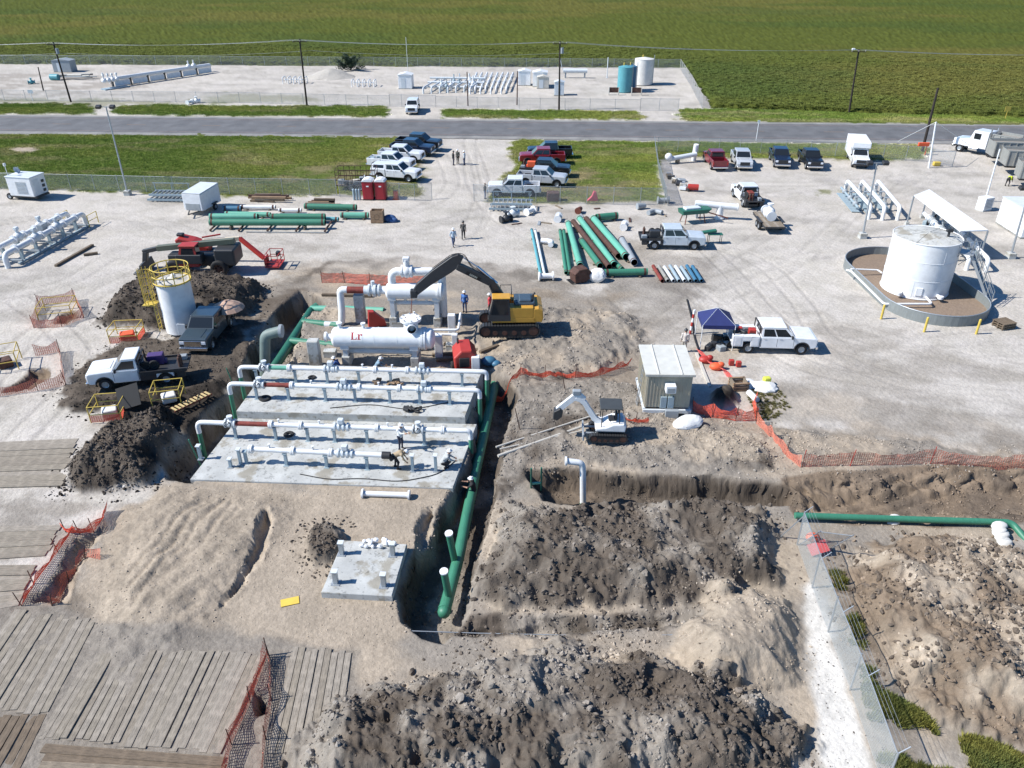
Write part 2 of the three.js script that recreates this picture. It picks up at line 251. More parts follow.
const F_berm = feat('up', [[640, 402], [760, 424], [900, 440], [1060, 452], [1060, 470], [820, 466], [640, 458], [560, 440]], 0.1, 1.4, 1.4, 0.25, 0.9, 'grey', 'tan', 0.55);
const F_mats = feat('up', [[-60, 600], [20, 590], [110, 618], [360, 646], [346, 800], [-60, 800]], 0.0, 0.8, 0.5, 0.125, 0.5, 'grey', 'grey', 0.4);
const F_green = feat('up', [[60, 410], [120, 398], [230, 384], [232, 400], [190, 440], [120, 424]], 0.1, 0.8, 0.8, 0.3, 1.2, 'dark', 'gdark', 0.5);
const F_spoil = feat('up', [[708, 404], [714, 391], [728, 386], [740, 394], [742, 406], [724, 410]], 0.6, 0.8, 0.4, 0.4, 1.4, 'dark', 'gdark', 0.5);
// cuts
const C_east = feat('cut', [[780, 478], [830, 470], [940, 462], [1080, 456], [1080, 520], [940, 528], [860, 528], [790, 518]], 0.95, 2.2, 0.5, 0.2, 0.8, 'clay', 'brown', 0.5, { teeth: 1 });
const C_groove = feat('groove', [[812, 508], [840, 476], [900, 464], [975, 462], [990, 480], [940, 502], [860, 514]], 0.2, 0.8, 0.5, 0, 1, 'brown', 'clay', 0.5);
const C_bank = feat('cut', [[266, 504], [278, 520], [270, 550], [246, 592], [222, 616], [212, 612], [242, 560], [258, 522]], 0.32, 0.55, 0.4, 0.1, 1.2, 'tan', 'tan', 0.5);
const C_ruts = feat('groove', [[100, 640], [118, 560], [140, 510], [180, 492], [244, 494], [250, 520], [226, 566], [190, 610], [150, 646]], 0.075, 1.2, 0.8, 0, 1, 'tan', 'tan', 0.5, { gx: 0.98, gz: 0.2, gf: 5.1, warp: 5 });
const C_mid = feat('cut', [[524, 470], [560, 466], [650, 473], [760, 478], [800, 486], [800, 506], [720, 506], [600, 510], [540, 502]], 1.4, 0.6, 0.35, 0.25, 1.2, 'clay', 'gdark', 0.5);
const C_south = feat('cut', [[440, 640], [468, 612], [600, 612], [700, 606], [712, 624], [640, 636], [500, 640]], 0.65, 0.8, 0.5, 0.25, 1.0, 'gdark', 'grey', 0.5);
const C_main = feat('cut', [[478, 368], [512, 378], [520, 398], [506, 446], [496, 500], [482, 560], [470, 618], [446, 648], [420, 640], [400, 622], [394, 592], [404, 566], [414, 548], [426, 534], [446, 494], [462, 470], [472, 440], [470, 400]], 1.7, 0.6, 0.3, 0.15, 1.2, 'grey', 'gdark', 0.5);
const C_step = feat('cut', [[422, 506], [440, 502], [434, 540], [416, 556], [412, 530]], 0.6, 0.5, 0.3, 0.2, 1.4, 'grey', 'tan', 0.5);
const C_west = feat('cut', [[300, 290], [332, 300], [300, 345], [285, 370], [240, 420], [194, 484], [166, 480], [160, 458], [196, 418], [236, 384], [250, 345], [272, 312]], 1.8, 0.8, 0.4, 0.2, 1.0, 'gdark', 'grey', 0.5);
const C_net = feat('cut', [[30, 604], [58, 562], [74, 538], [94, 530], [103, 516], [110, 528], [92, 552], [66, 606]], 0.5, 0.6, 0.4, 0.15, 1.2, 'tan', 'brown', 0.5);
const C_hole = feat('cut', [[251, 688], [268, 692], [271, 714], [254, 718]], 0.9, 0.35, 0.2, 0.1, 1.2, 'grey', 'clay', 0.5);
const C_holeW = feat('cut', [[-4, 394], [16, 382], [30, 368], [50, 367], [54, 378], [32, 390]], 0.5, 0.5, 0.4, 0.15, 1.2, 'brown', 'clay', 0.5);
const C_holeN = feat('cut', [[50, 324], [60, 314], [76, 309], [80, 317], [66, 324]], 0.5, 0.5, 0.3, 0.15, 1.2, 'brown', 'clay', 0.5);
const C_vess = feat('cut', [[300, 302], [340, 306], [480, 318], [486, 368], [470, 378], [300, 372], [282, 366]], 0.35, 0.8, 0.6, 0.25, 0.9, 'tan', 'grey', 0.5);
// wheel tracks pressed into the yards
const TRK = [[[700, 240], [760, 262], [800, 300], [840, 345], [1030, 350]], [[690, 290], [760, 340], [830, 372], [1030, 392]], [[480, 180], [500, 210], [470, 240], [300, 240], [60, 290], [-60, 330]], [[440, 150], [450, 190], [400, 215], [200, 250], [40, 330], [-40, 420]], [[470, 130], [478, 190], [520, 230], [640, 260], [700, 215], [800, 190], [960, 180]], [[600, 300], [640, 340], [660, 372]], [[960, 160], [900, 195], [800, 220], [720, 260]], [[840, 330], [900, 345], [1040, 372]], [[20, 300], [60, 330], [80, 370], [10, 450]], [[470, 140], [482, 200], [440, 250], [330, 255]], [[690, 232], [730, 270], [790, 330], [900, 380], [1040, 400]], [[720, 300], [800, 260], [840, 225], [900, 175]], [[640, 340], [680, 310], [720, 280], [840, 250]], [[-40, 230], [60, 215], [150, 220], [200, 235]], [[-30, 300], [60, 285], [120, 255], [260, 242], [430, 225], [500, 205]], [[850, 360], [940, 342], [1040, 330]], [[700, 182], [800, 184], [900, 178], [980, 170]], [[820, 420], [900, 405], [1040, 410]]].map(t => { const p = PL(t), c = new THREE.CatmullRomCurve3(p.map(q => V3(q[0], 0, q[1]))), n = Math.ceil(c.getLength() / 0.8); return c.getSpacedPoints(n); });
const RUT = new Map();
for (const t of TRK) for (let i = 0; i < t.length - 1; i++) { const a = t[i], b = t[i + 1], d = b.clone().sub(a).normalize(), n = V3(-d.z, 0, d.x); for (const s of [-0.85, 0.85]) { const p = a.clone().addScaledVector(n, s), q = b.clone().addScaledVector(n, s); const kx = Math.floor(p.x / 2), kz = Math.floor(p.z / 2); for (let u = -1; u <= 1; u++) for (let w = -1; w <= 1; w++) { const k = (kx + u) * 4096 + kz + w; if (!RUT.has(k)) RUT.set(k, []); RUT.get(k).push([p.x, p.z, q.x, q.z]); } } }
function rut(x, z) { const l = RUT.get(Math.floor(x / 2) * 4096 + Math.floor(z / 2)); if (!l) return 0; let d = 9; for (const [ax, az, bx, bz] of l) { const ex = bx - ax, ez = bz - az, t = clamp(((x - ax) * ex + (z - az) * ez) / (ex * ex + ez * ez)); d = Math.min(d, Math.hypot(x - ax - ex * t, z - az - ez * t)); } return 1 - sm(0.1, 0.26, d); }
function lumps(x, z) { const xi = Math.floor(x), zi = Math.floor(z); let d = 9; for (let a = -1; a <= 1; a++) for (let b = -1; b <= 1; b++) { const u = xi + a, w = zi + b, k = ((u & 255) << 8) | (w & 255), k2 = (((u + 97) & 255) << 8) | ((w + 31) & 255), dx = u + HT[k] - x, dz = w + HT[k2] - z, r = 0.7 + 0.6 * HT[k ^ 777]; d = Math.min(d, (dx * dx + dz * dz) / (r * r)); } return 1 - Math.min(1, d); }
const C_ = [0, 0, 0]; let GRASS = 0, ROUGH = 0, CUT = 0;
function mixc(a, b, t) { return [mix(a[0], b[0], t), mix(a[1], b[1], t), mix(a[2], b[2], t)]; }
function ground(x, z, want) {
  let h = 0.05 * (fbm(x * 0.25, z * 0.25, 3) - 0.5) + 0.025 * (fbm(x * 1.7, z * 1.7, 3) - 0.5), c; GRASS = 0; ROUGH = 0; CUT = 0;
  if (want) {
    const n1 = fbm(x * 0.11 + 3, z * 0.3, 4), n2 = fbm(x * 0.7, z * 0.7, 4);
    const st = sm(0.56, 0.72, fbm(x * 0.21 + 70, z * 0.34 + 20, 5)), k = 0.80 + 0.26 * n1 + 0.24 * (n2 - 0.5) + 0.16 * (fbm(x * 3.3, z * 3.3, 2) - 0.5) - 0.16 * st; c = [COL.caliche[0] * k, COL.caliche[1] * k, COL.caliche[2] * k * (0.96 + 0.06 * n2)];
  }
  const en = fbm(x * 0.55 + 11, z * 0.55, 4) - 0.5, en2 = fbm(x * 1.9, z * 1.9 + 7, 3) - 0.5, r = rut(x, z);
  h -= r * 0.035; if (want && r > 0) { const k = 1 - 0.16 * r * (fbm(x * 0.6, z * 0.6, 3) * 1.6 - 0.2); c = [c[0] * k, c[1] * k, c[2] * k]; }
  if (want || z < -75) for (const f of PAINT) {
    const d = inside(f.P, x, z, f.en + f.edge); if (d < -8) continue;
    let t = sm(-f.edge * 0.3, f.edge * 0.7, d + en * f.en * 1.6 + en2 * f.en * 0.5); if (t <= 0) continue;
    const patch = sm(0.36, 0.64, fbm(x * 0.33 + 31, z * 0.45, 4));
    if (f.a === COL.grass && f.k === 1) { GRASS = Math.max(GRASS, t); h += 0.06 * t; } else if (f.a === COL.tan && f.k === 1) GRASS *= 1 - t; else if (f.a === COL.dry) GRASS *= 1 - 0.7 * t;
    if (!want) continue;
    let q = mixc(f.a, f.b, patch); const k = 0.82 + 0.36 * fbm(x * 0.9 + 5, z * 0.9, 4) + 0.16 * (fbm(x * 4.1, z * 4.1, 2) - 0.5);
    if (f.a === COL.grass) { const y = fbm(x * 0.06, z * 0.2 + 9, 4), m = sm(0.5, 0.72, fbm(x * 0.16 + 50, z * 0.4, 4)); q = mixc(mixc(f.a, [0.15, 0.165, 0.042], sm(0.35, 0.68, y)), COL.dry, 0.45 * m); }
    t *= f.k; c = [mix(c[0], q[0] * k, t), mix(c[1], q[1] * k, t), mix(c[2], q[2] * k, t)];
  }
  if (z > -78 && z < -12) for (const f of FEAT) {
    const d = inside(f.P, x, z, f.en + 0.6); if (d < -8) continue;
    const e = f.type === 'cut' ? d + en * f.en * 1.3 + en2 * f.en * 0.25 : d + en * f.en * 1.5 + en2 * f.en * 0.7; let t;
    if (f.type === 'groove') { t = sm(0, f.edge, e); h += f.h * t * (Math.pow(Math.abs(Math.sin((x * (f.gx ?? 0.36) + z * (f.gz ?? 0.93)) * (f.gf ?? 4.6) + en * (f.warp ?? 1.6))), 0.7) - 0.6) * (f.warp ? 1.7 * sm(0.3, 0.7, fbm(x * 0.6 + 2, z * 0.25, 3)) : 1); continue; }
    if (f.type === 'up') {
      t = sm(0, f.edge, e); const ct = sm(-0.1, Math.min(0.5, f.edge), e);
      if (ct <= 0) continue;
      const big = fbm(x * 0.35 + f.fq * 9, z * 0.35, 3), rg = rough(x * f.fq, z * f.fq, 4) - 0.45, fine = rough(x * f.fq * 4.3 + 9, z * f.fq * 4.3, 3) - 0.5;
      h += t * f.h * (0.55 + 0.9 * big) + f.rg * ct * (rg * 0.75 + fine * 0.22 * sm(0.3, 0.6, fbm(x * 0.4 + 60, z * 0.4, 3))) * (0.35 + 0.65 * t) + (f.rg > 0.25 ? f.rg * 0.5 * ct * (0.34 * lumps(x * 1.5, z * 1.5) + 0.26 * lumps(x * 3.1 + 9, z * 3.1) + 0.12 * lumps(x * 6.3 + 5, z * 6.3)) * sm(0.34, 0.6, fbm(x * 0.45 + 3, z * 0.45, 3)) * 1.25 : 0); ROUGH = Math.max(ROUGH, ct * f.rg);
      if (f.ridge) h += t * 0.07 * Math.sin((x * 0.93 + z * 0.36) * 5.2 + 3 * big + en * 3) * fbm(x * 0.5, z * 0.5, 2);
      if (want) { const pt = sm(f.cs - 0.14, f.cs + 0.16, fbm(x * 0.5 + f.h * 7, z * 0.5, 4)), k = 0.76 + 0.32 * fbm(x * 1.1, z * 1.1, 3) + 0.26 * (fbm(x * 5, z * 5, 2) - 0.5), q = f.dust ? mixc(mixc(f.a, f.b, pt), COL.grey, sm(0.56, 0.7, fbm(x * 0.42 + 21, z * 0.42, 4))) : mixc(f.a, f.b, pt); c = [mix(c[0], q[0] * k, ct), mix(c[1], q[1] * k, ct), mix(c[2], q[2] * k, ct)]; }
    } else {
      t = sm(0, f.edge, e); if (t <= 0) continue; t = clamp(t + 0.075 * Math.sin(t * 15 + en * 7) * 4 * t * (1 - t));
      const bot = -f.h + f.rg * (rough(x * f.fq, z * f.fq, 3) - 0.5); h = mix(h, bot, t) + 0.2 * 4 * t * (1 - t) * (lumps(x * 1.9 + 4, z * 1.9) + 0.6 * lumps(x * 4.1, z * 4.1 + 8) - 0.6); CUT = Math.max(CUT, Math.min(1, 4 * t * (1 - t))); ROUGH = Math.max(ROUGH, t * 0.15);
      if (f.teeth) h += 0.34 * sm(0.05, 0.4, t) * (1 - sm(0.85, 1, t)) * (Math.pow(Math.abs(Math.sin((x * 0.62 - z * 0.78) * 2.6 + en * 2.5)), 0.6) - 0.7);
      if (want) { const pt = sm(0.38, 0.62, fbm(x * 0.6 + f.h * 7, z * 0.6, 4)), k = 0.78 + 0.4 * fbm(x * 1.3, z * 1.3, 3), q = mixc(f.a, f.b, pt), s = sm(-0.05, 0.25, e); c = [mix(c[0], q[0] * k, s), mix(c[1], q[1] * k, s), mix(c[2], q[2] * k, s)]; }
    }
  }
  if (want) { C_[0] = c[0]; C_[1] = c[1]; C_[2] = c[2]; }
  return h;
}
const gy = (x, z) => ground(x, z, false);
function gp(px, py) { const p = G(px, py); p.y = gy(p.x, p.z); return p; }           // survey point on the ground
function strip(d0, d1, pxStep, cols, half, yf) {                                     // graded sheet: rows get wider apart with distance
  const ds = []; for (let d = d0; d < d1;) { ds.push(d); d += Math.max(0.06, (CAM_H * CAM_H + d * d) / (CAM_H * FOCAL) * pxStep); } ds.push(d1);
  const n = ds.length, pos = new Float32Array(n * cols * 3), col = new Float32Array(n * cols * 3), uv = new Float32Array(n * cols * 2), idx = new Uint32Array((n - 1) * (cols - 1) * 6);
  for (let i = 0, k = 0; i < n; i++) for (let j = 0; j < cols; j++, k++) {
    const x = (j / (cols - 1) * 2 - 1) * half(ds[i]), z = -ds[i];
    const y_ = yf(x, z); let ox = 0, oz = 0; if (CUT > 0.02) { ox = CUT * (0.6 * (fbm(z * 1.1 + 7, y_ * 2.6 + x * 0.5, 3) - 0.5)); oz = CUT * (0.6 * (fbm(x * 1.1 + 19, y_ * 2.6 + z * 0.5, 3) - 0.5)); const q = 0.7 + 0.6 * fbm(x * 0.8 + z * 0.8, y_ * 3.4, 3); C_[0] *= mix(1, q, CUT); C_[1] *= mix(1, q, CUT); C_[2] *= mix(1, q, CUT); } pos[3 * k] = x + ox; pos[3 * k + 1] = y_; pos[3 * k + 2] = z + oz; col[3 * k] = C_[0]; col[3 * k + 1] = C_[1]; col[3 * k + 2] = C_[2]; uv[2 * k] = x; uv[2 * k + 1] = z;
  }
  let q = 0; for (let i = 0; i < n - 1; i++) for (let j = 0; j < cols - 1; j++) { const a = i * cols + j, b = a + 1, c = a + cols, d = c + 1; idx[q++] = a; idx[q++] = b; idx[q++] = c; idx[q++] = b; idx[q++] = d; idx[q++] = c; }
  const g = new THREE.BufferGeometry(); g.setAttribute('position', new THREE.BufferAttribute(pos, 3)); g.setAttribute('color', new THREE.BufferAttribute(col, 3)); g.setAttribute('uv', new THREE.BufferAttribute(uv, 2)); g.setIndex(new THREE.BufferAttribute(idx, 1)); g.computeVertexNormals(); return g;
}
const soilMat = new THREE.MeshPhysicalMaterial({ name: 'soil', vertexColors: true, roughness: 1, specularIntensity: 0.15, map: T_soil, bumpMap: T_soilB, bumpScale: 0.035 });
{
  const g = strip(11, 212, 1.25, 880, d => (0.866 * d + 13) * 0.657 * 1.2 + 5, (x, z) => ground(x, z, true));
  tag(mesh('ground', g, soilMat), 'pale crushed limestone yard, churned clay soil and grass verges of the site', 'ground', null, 'structure');
  const big = new THREE.PlaneGeometry(9000, 9000); big.rotateX(-Math.PI / 2); big.translate(0, -2.8, -2000);
  tag(mesh('outer_ground', big, mat('outer_soil', 0.2, 0.17, 0.12, 1)), 'flat farmland earth reaching to the horizon', 'ground', null, 'structure');
}
// road
{
  const a = G(0, 116.6), b = G(1024, 126.8), dir = b.clone().sub(a).normalize(), nrm = V3(-dir.z, 0, dir.x), c0 = G(0, 131.3);
  const W = Math.abs(c0.sub(a).dot(nrm)), o = a.clone();
  const ribbon = (t0, t1, y, s0 = -190, s1 = 330, n = 260) => { const v = [], uv = [], ix = []; for (let i = 0; i <= n; i++) { const s = mix(s0, s1, i / n); for (const t of [t0, t1]) { const p = o.clone().addScaledVector(dir, s).addScaledVector(nrm, t); v.push(p.x, y, p.z); uv.push(p.x, p.z); } if (i < n) { const k = i * 2; ix.push(k, k + 1, k + 2, k + 1, k + 3, k + 2); } } const g = new THREE.BufferGeometry(); g.setAttribute('position', new THREE.Float32BufferAttribute(v, 3)); g.setAttribute('uv', new THREE.Float32BufferAttribute(uv, 2)); g.setIndex(ix); g.computeVertexNormals(); return g; };
  globalThis.__roadW = W;
  const sh = mat('road_shoulder', 0.34, 0.33, 0.31, 0.95, { map: T_asph }), asp = mat('asphalt', 0.185, 0.186, 0.19, 0.9, { map: T_asph }), line = mat('worn_line_paint', 0.34, 0.34, 0.32, 0.8, { map: T_rust });
  tag(mesh('road_shoulder', ribbon(-1.2, W + 1.8, 0.062), sh), 'pale gravel shoulder along both edges of the road', 'road', null, 'structure');
  const r = mesh('road', ribbon(0, W, 0.07), asp); tag(r, 'grey asphalt country road crossing behind the site', 'road', null, 'structure');
  for (const t of [0.9, W - 0.9]) mesh('edge_line', ribbon(t, t + 0.14, 0.075), line, r);
  for (let i = 0; i < 42; i++) mesh('centre_line', ribbon(W / 2, W / 2 + 0.13, 0.075, -180 + i * 12, -177 + i * 12, 2), mat('worn_yellow_paint', 0.34, 0.29, 0.16, 0.8, { map: T_rust }), r);
  // worn wheel paths
}
// crop field
{
  const yardR = (z) => { const a = G(680, 69.5), b = G(702, 109); return mix(a.x, b.x, (z - a.z) / (b.z - a.z)); };
  const backZ = x => { const a = G(0, 65), b = G(680, 69); return mix(a.z, b.z, (x - a.x) / (b.x - a.x)) - 1.5; };
  const frontZ = x => { const a = G(690, 108.5), b = G(1024, 119.5); return mix(a.z, b.z, (x - a.x) / (b.x - a.x)) - 0.5; };
  const inField = (x, z) => { const d1 = backZ(x) - z, d2 = Math.min(x - yardR(z) - 1.5, frontZ(x) - z); return Math.max(d1, d2); };
  globalThis.__inField = inField;
  const cropH = (x, z) => {
    const e = inField(x, z), t = sm(-0.4, 1.2, e + 2.4 * (fbm(x * 0.3, z * 0.3, 3) - 0.5));
    const big = fbm(x * 0.010 + 4, z * 0.016, 4), md = fbm(x * 0.05, z * 0.09 + 3, 4), row = 0.5 + 0.5 * Math.sin((z * 0.9987 - x * 0.052) * 2 * Math.PI / 2.03), fine = vn(x * 2.3, z * 2.3), cl = fbm(x * 0.8, z * 0.8, 2);
    const gold = sm(0.42, 0.62, big + 0.35 * (md - 0.5)), lush = sm(0.5, 0.72, fbm(x * 0.022 + 40, z * 0.05, 4));
    let c = mixc([0.096, 0.114, 0.025], [0.128, 0.126, 0.032], gold); c = mixc(c, [0.060, 0.095, 0.025], lush * 0.5);
    const k = 0.72 + 0.6 * (fine * 0.6 + cl * 0.4); c = [c[0] * k, c[1] * k, c[2] * k];
    C_[0] = c[0]; C_[1] = c[1]; C_[2] = c[2];
    return mix(-0.5, 0.55 + 0.16 * row + 0.4 * (fine - 0.5) + 0.2 * (cl - 0.5), t);
  };
  globalThis.__cropH = cropH;
  const cm = new THREE.MeshPhysicalMaterial({ name: 'crop_leaves', vertexColors: true, roughness: 1, specularIntensity: 0.05, map: T_soil });
  const g = strip(126, 2600, 0.85, 900, d => (0.866 * d + 13) * 0.657 * 1.25 + 10, (x, z) => { CUT = 0; return cropH(x, z); });
  tag(mesh('crop_field', g, cm), 'green and golden row crop field stretching beyond the road', 'crop field', null, 'stuff');
}
// ---------------------------------------------------------------- vehicles
const GC = {};
const memo = (k, f) => GC[k] ?? (GC[k] = f());
function arch(cx, r, y0, n = 9) { const o = []; const a0 = Math.asin(clamp((y0 - 0.42) / r, -1, 1)); for (let i = 0; i <= n; i++) { const a = Math.PI - a0 - (Math.PI - 2 * a0) * i / n; o.push([cx + r * Math.cos(a), 0.42 + r * Math.sin(a)]); } return o; }
function hexa(mb, b, t) { // b, t: four corners bottom and top, counter-clockwise from above
  const q = (a, c, d, e) => mb.quad(a, c, d, e, 0.001);
  for (let i = 0; i < 4; i++) { const j = (i + 1) % 4; q(b[i], b[j], t[j], t[i]); }
  q(t[0], t[1], t[2], t[3]); return mb;
}
const lerp4 = (P, u, v) => P[0].clone().lerp(P[1], u).lerp(P[3].clone().lerp(P[2], u), v);
const pane = (P, u0, u1, v0, v1, t = 0.012) => new MB().quad(lerp4(P, u0, v0), lerp4(P, u1, v0), lerp4(P, u1, v1), lerp4(P, u0, v1), t).geo();
function wheelGeo() {
  return memo('wheel', () => {
    const t = new THREE.LatheGeometry([[0.23, -0.13], [0.34, -0.14], [0.395, -0.11], [0.41, -0.05], [0.41, 0.05], [0.395, 0.11], [0.34, 0.14], [0.23, 0.13]].map(p => new THREE.Vector2(...p)), 20); t.rotateX(Math.PI / 2);
    const r = new MB(); const rim = new THREE.LatheGeometry([[0.005, 0.07], [0.07, 0.09], [0.09, 0.05], [0.17, 0.06], [0.21, 0.11], [0.24, 0.12], [0.245, -0.12], [0.005, -0.12]].map(p => new THREE.Vector2(...p)), 16); rim.rotateX(Math.PI / 2); r.add(rim);
    for (let i = 0; i < 6; i++) { const a = i / 6 * 6.283; r.box(0.05, 0.15, 0.03, Math.cos(a) * 0.14, Math.sin(a) * 0.14, 0.08, 0, 0, a + Math.PI / 2); }
    return [boxUV(t.toNonIndexed()), r.geo()];
  });
}
function addWheel(o, x, y, z, s = 1, rimMat = M.steel, wide = 1) {
  const [t, r] = wheelGeo(), w = mesh('wheel', t, M.black, o); w.position.set(x, y, z); w.scale.set(s, s, s * wide); if (z < 0) w.rotation.y = Math.PI;
  mesh('rim', r, rimMat, w);
}
function pickupGeo(single) {
  return memo('pickup' + !!single, () => {
    const g = {}, cb = single ? -0.25 : -1.04;
    const body = [[cb, 0.46], ...arch(1.92, 0.53, 0.46), [2.80, 0.5], [2.93, 0.62], [2.96, 1.02], [2.93, 1.22], [2.75, 1.3], [1.4, 1.37], [cb, 1.36]];
    g.body = new MB().ext(body, 2.0, 0, 0, 0, 0.09, 0, 3).rbox(1.15, 0.07, 1.1, 2.05, 1.33, 0, 0.03, 0, 0, -0.06).geo();
    const side = [[-2.93, 0.55], ...arch(-1.82, 0.53, 0.5), [-1.08, 0.5], [-1.08, 1.38], [-2.95, 1.38]];
    const bed = new MB(); for (const s of [-1, 1]) bed.ext(side, 0.13, 0, 0, s * 0.925, 0.03); bed.rbox(0.08, 0.8, 1.78, -2.9, 0.97, 0, 0.02).box(0.06, 0.66, 1.74, -1.12, 1.03, 0); g.bed = bed.geo();
    g.bed_floor = new MB().box(1.75, 0.05, 1.72, -2.0, 0.78, 0).box(0.75, 0.25, 0.2, -1.82, 0.92, 0.76).box(0.75, 0.25, 0.2, -1.82, 0.92, -0.76).geo();
    const b = [V3(cb + 0.02, 1.34, 0.97), V3(1.38, 1.34, 0.97), V3(1.38, 1.34, -0.97), V3(cb + 0.02, 1.34, -0.97)], t = [V3(cb + 0.08, 2.0, 0.84), V3(0.68, 2.0, 0.84), V3(0.68, 2.0, -0.84), V3(cb + 0.08, 2.0, -0.84)];
    g.cab = hexa(new MB(), b, t).rbox(0.68 - cb, 0.13, 1.72, (0.72 + cb) / 2, 2.01, 0, 0.06).geo();
    const R = [b[0], b[1], t[1], t[0]], Lf = [b[2], b[3], t[3], t[2]], Fr = [b[1], b[2], t[2], t[1]], Bk = [b[3], b[0], t[0], t[3]];
    g.windshield = pane(Fr, 0.05, 0.95, 0.08, 0.93); g.rear_window = pane(Bk, 0.12, 0.88, 0.15, 0.85);
    g.side = single ? [pane(R, 0.12, 0.86, 0.08, 0.86), pane(Lf, 0.14, 0.88, 0.08, 0.86)] : [pane(R, 0.06, 0.44, 0.08, 0.86), pane(R, 0.48, 0.9, 0.08, 0.86), pane(Lf, 0.1, 0.52, 0.08, 0.86), pane(Lf, 0.56, 0.94, 0.08, 0.86)];
    g.flare = [[1.92, 1], [1.92, -1]].concat(single ? [] : [[-1.82, 1], [-1.82, -1]]).map(([x, q]) => { const k = new THREE.TorusGeometry(0.53, 0.045, 6, 14, Math.PI); return new MB().at(k, x, 0.44, q * 0.985).geo(); });
    g.chassis = new MB().box(5.3, 0.2, 0.9, -0.1, 0.47, 0).box(0.12, 0.12, 1.6, 1.92, 0.42, 0).box(0.12, 0.12, 1.6, -1.82, 0.42, 0).box(0.9, 0.3, 1.7, 1.92, 0.72, 0).geo();
    g.front_bumper = new MB().rbox(0.16, 0.24, 1.96, 2.97, 0.55, 0, 0.05).geo(); g.rear_bumper = new MB().rbox(0.2, 0.2, 1.9, -3.03, 0.55, 0, 0.05).geo();
    g.grille = new MB().rbox(0.06, 0.42, 1.2, 2.95, 0.94, 0, 0.02).geo(); g.headlight = new MB().rbox(0.08, 0.24, 0.34, 2.93, 1.0, 0, 0.03).geo(); g.tail_light = new MB().rbox(0.06, 0.32, 0.14, -2.95, 1.02, 0, 0.02).geo();
    g.mirror = new MB().rbox(0.12, 0.24, 0.2, 1.12, 1.38, 1.08, 0.04).box(0.05, 0.05, 0.16, 1.15, 1.3, 0.98).geo();
    g.mirror2 = new MB().rbox(0.12, 0.24, 0.2, 1.12, 1.38, -1.08, 0.04).box(0.05, 0.05, 0.16, 1.15, 1.3, -0.98).geo();
    g.handles = []; for (const s of [-1, 1]) for (const x of single ? [0.0] : [-0.75, 0.35]) g.handles.push(new MB().rbox(0.2, 0.04, 0.03, x, 1.2, s * 1.01, 0.01).geo());
    g.seam = []; for (const s of [-1, 1]) for (const x of single ? [-0.2, 1.28] : [-1.0, 0.12, 1.28]) g.seam.push(new MB().box(0.02, 0.66, 0.012, x, 0.92, s * 0.997).geo());
    return g;
  });
}
const paintMat = (id, r, g, b) => mat('paint_' + id, r, g, b, 0.32, { cc: 0.7 });
const PT = { white: paintMat('white', 0.80, 0.81, 0.82), silver: paintMat('silver', 0.50, 0.52, 0.54), red: paintMat('red', 0.26, 0.012, 0.018), maroon: paintMat('maroon', 0.20, 0.012, 0.02), black: paintMat('black', 0.012, 0.014, 0.018), navy: paintMat('navy', 0.012, 0.022, 0.05), slate: paintMat('slate', 0.035, 0.055, 0.07), pale: paintMat('ice', 0.56, 0.62, 0.66) };
function between(f, r) { const a = G(...f), b = G(...r); const c = a.clone().add(b).multiplyScalar(0.5); return [V3(c.x, gy(c.x, c.z) + 0.0, c.z), Math.atan2(-(a.z - b.z), a.x - b.x)]; }
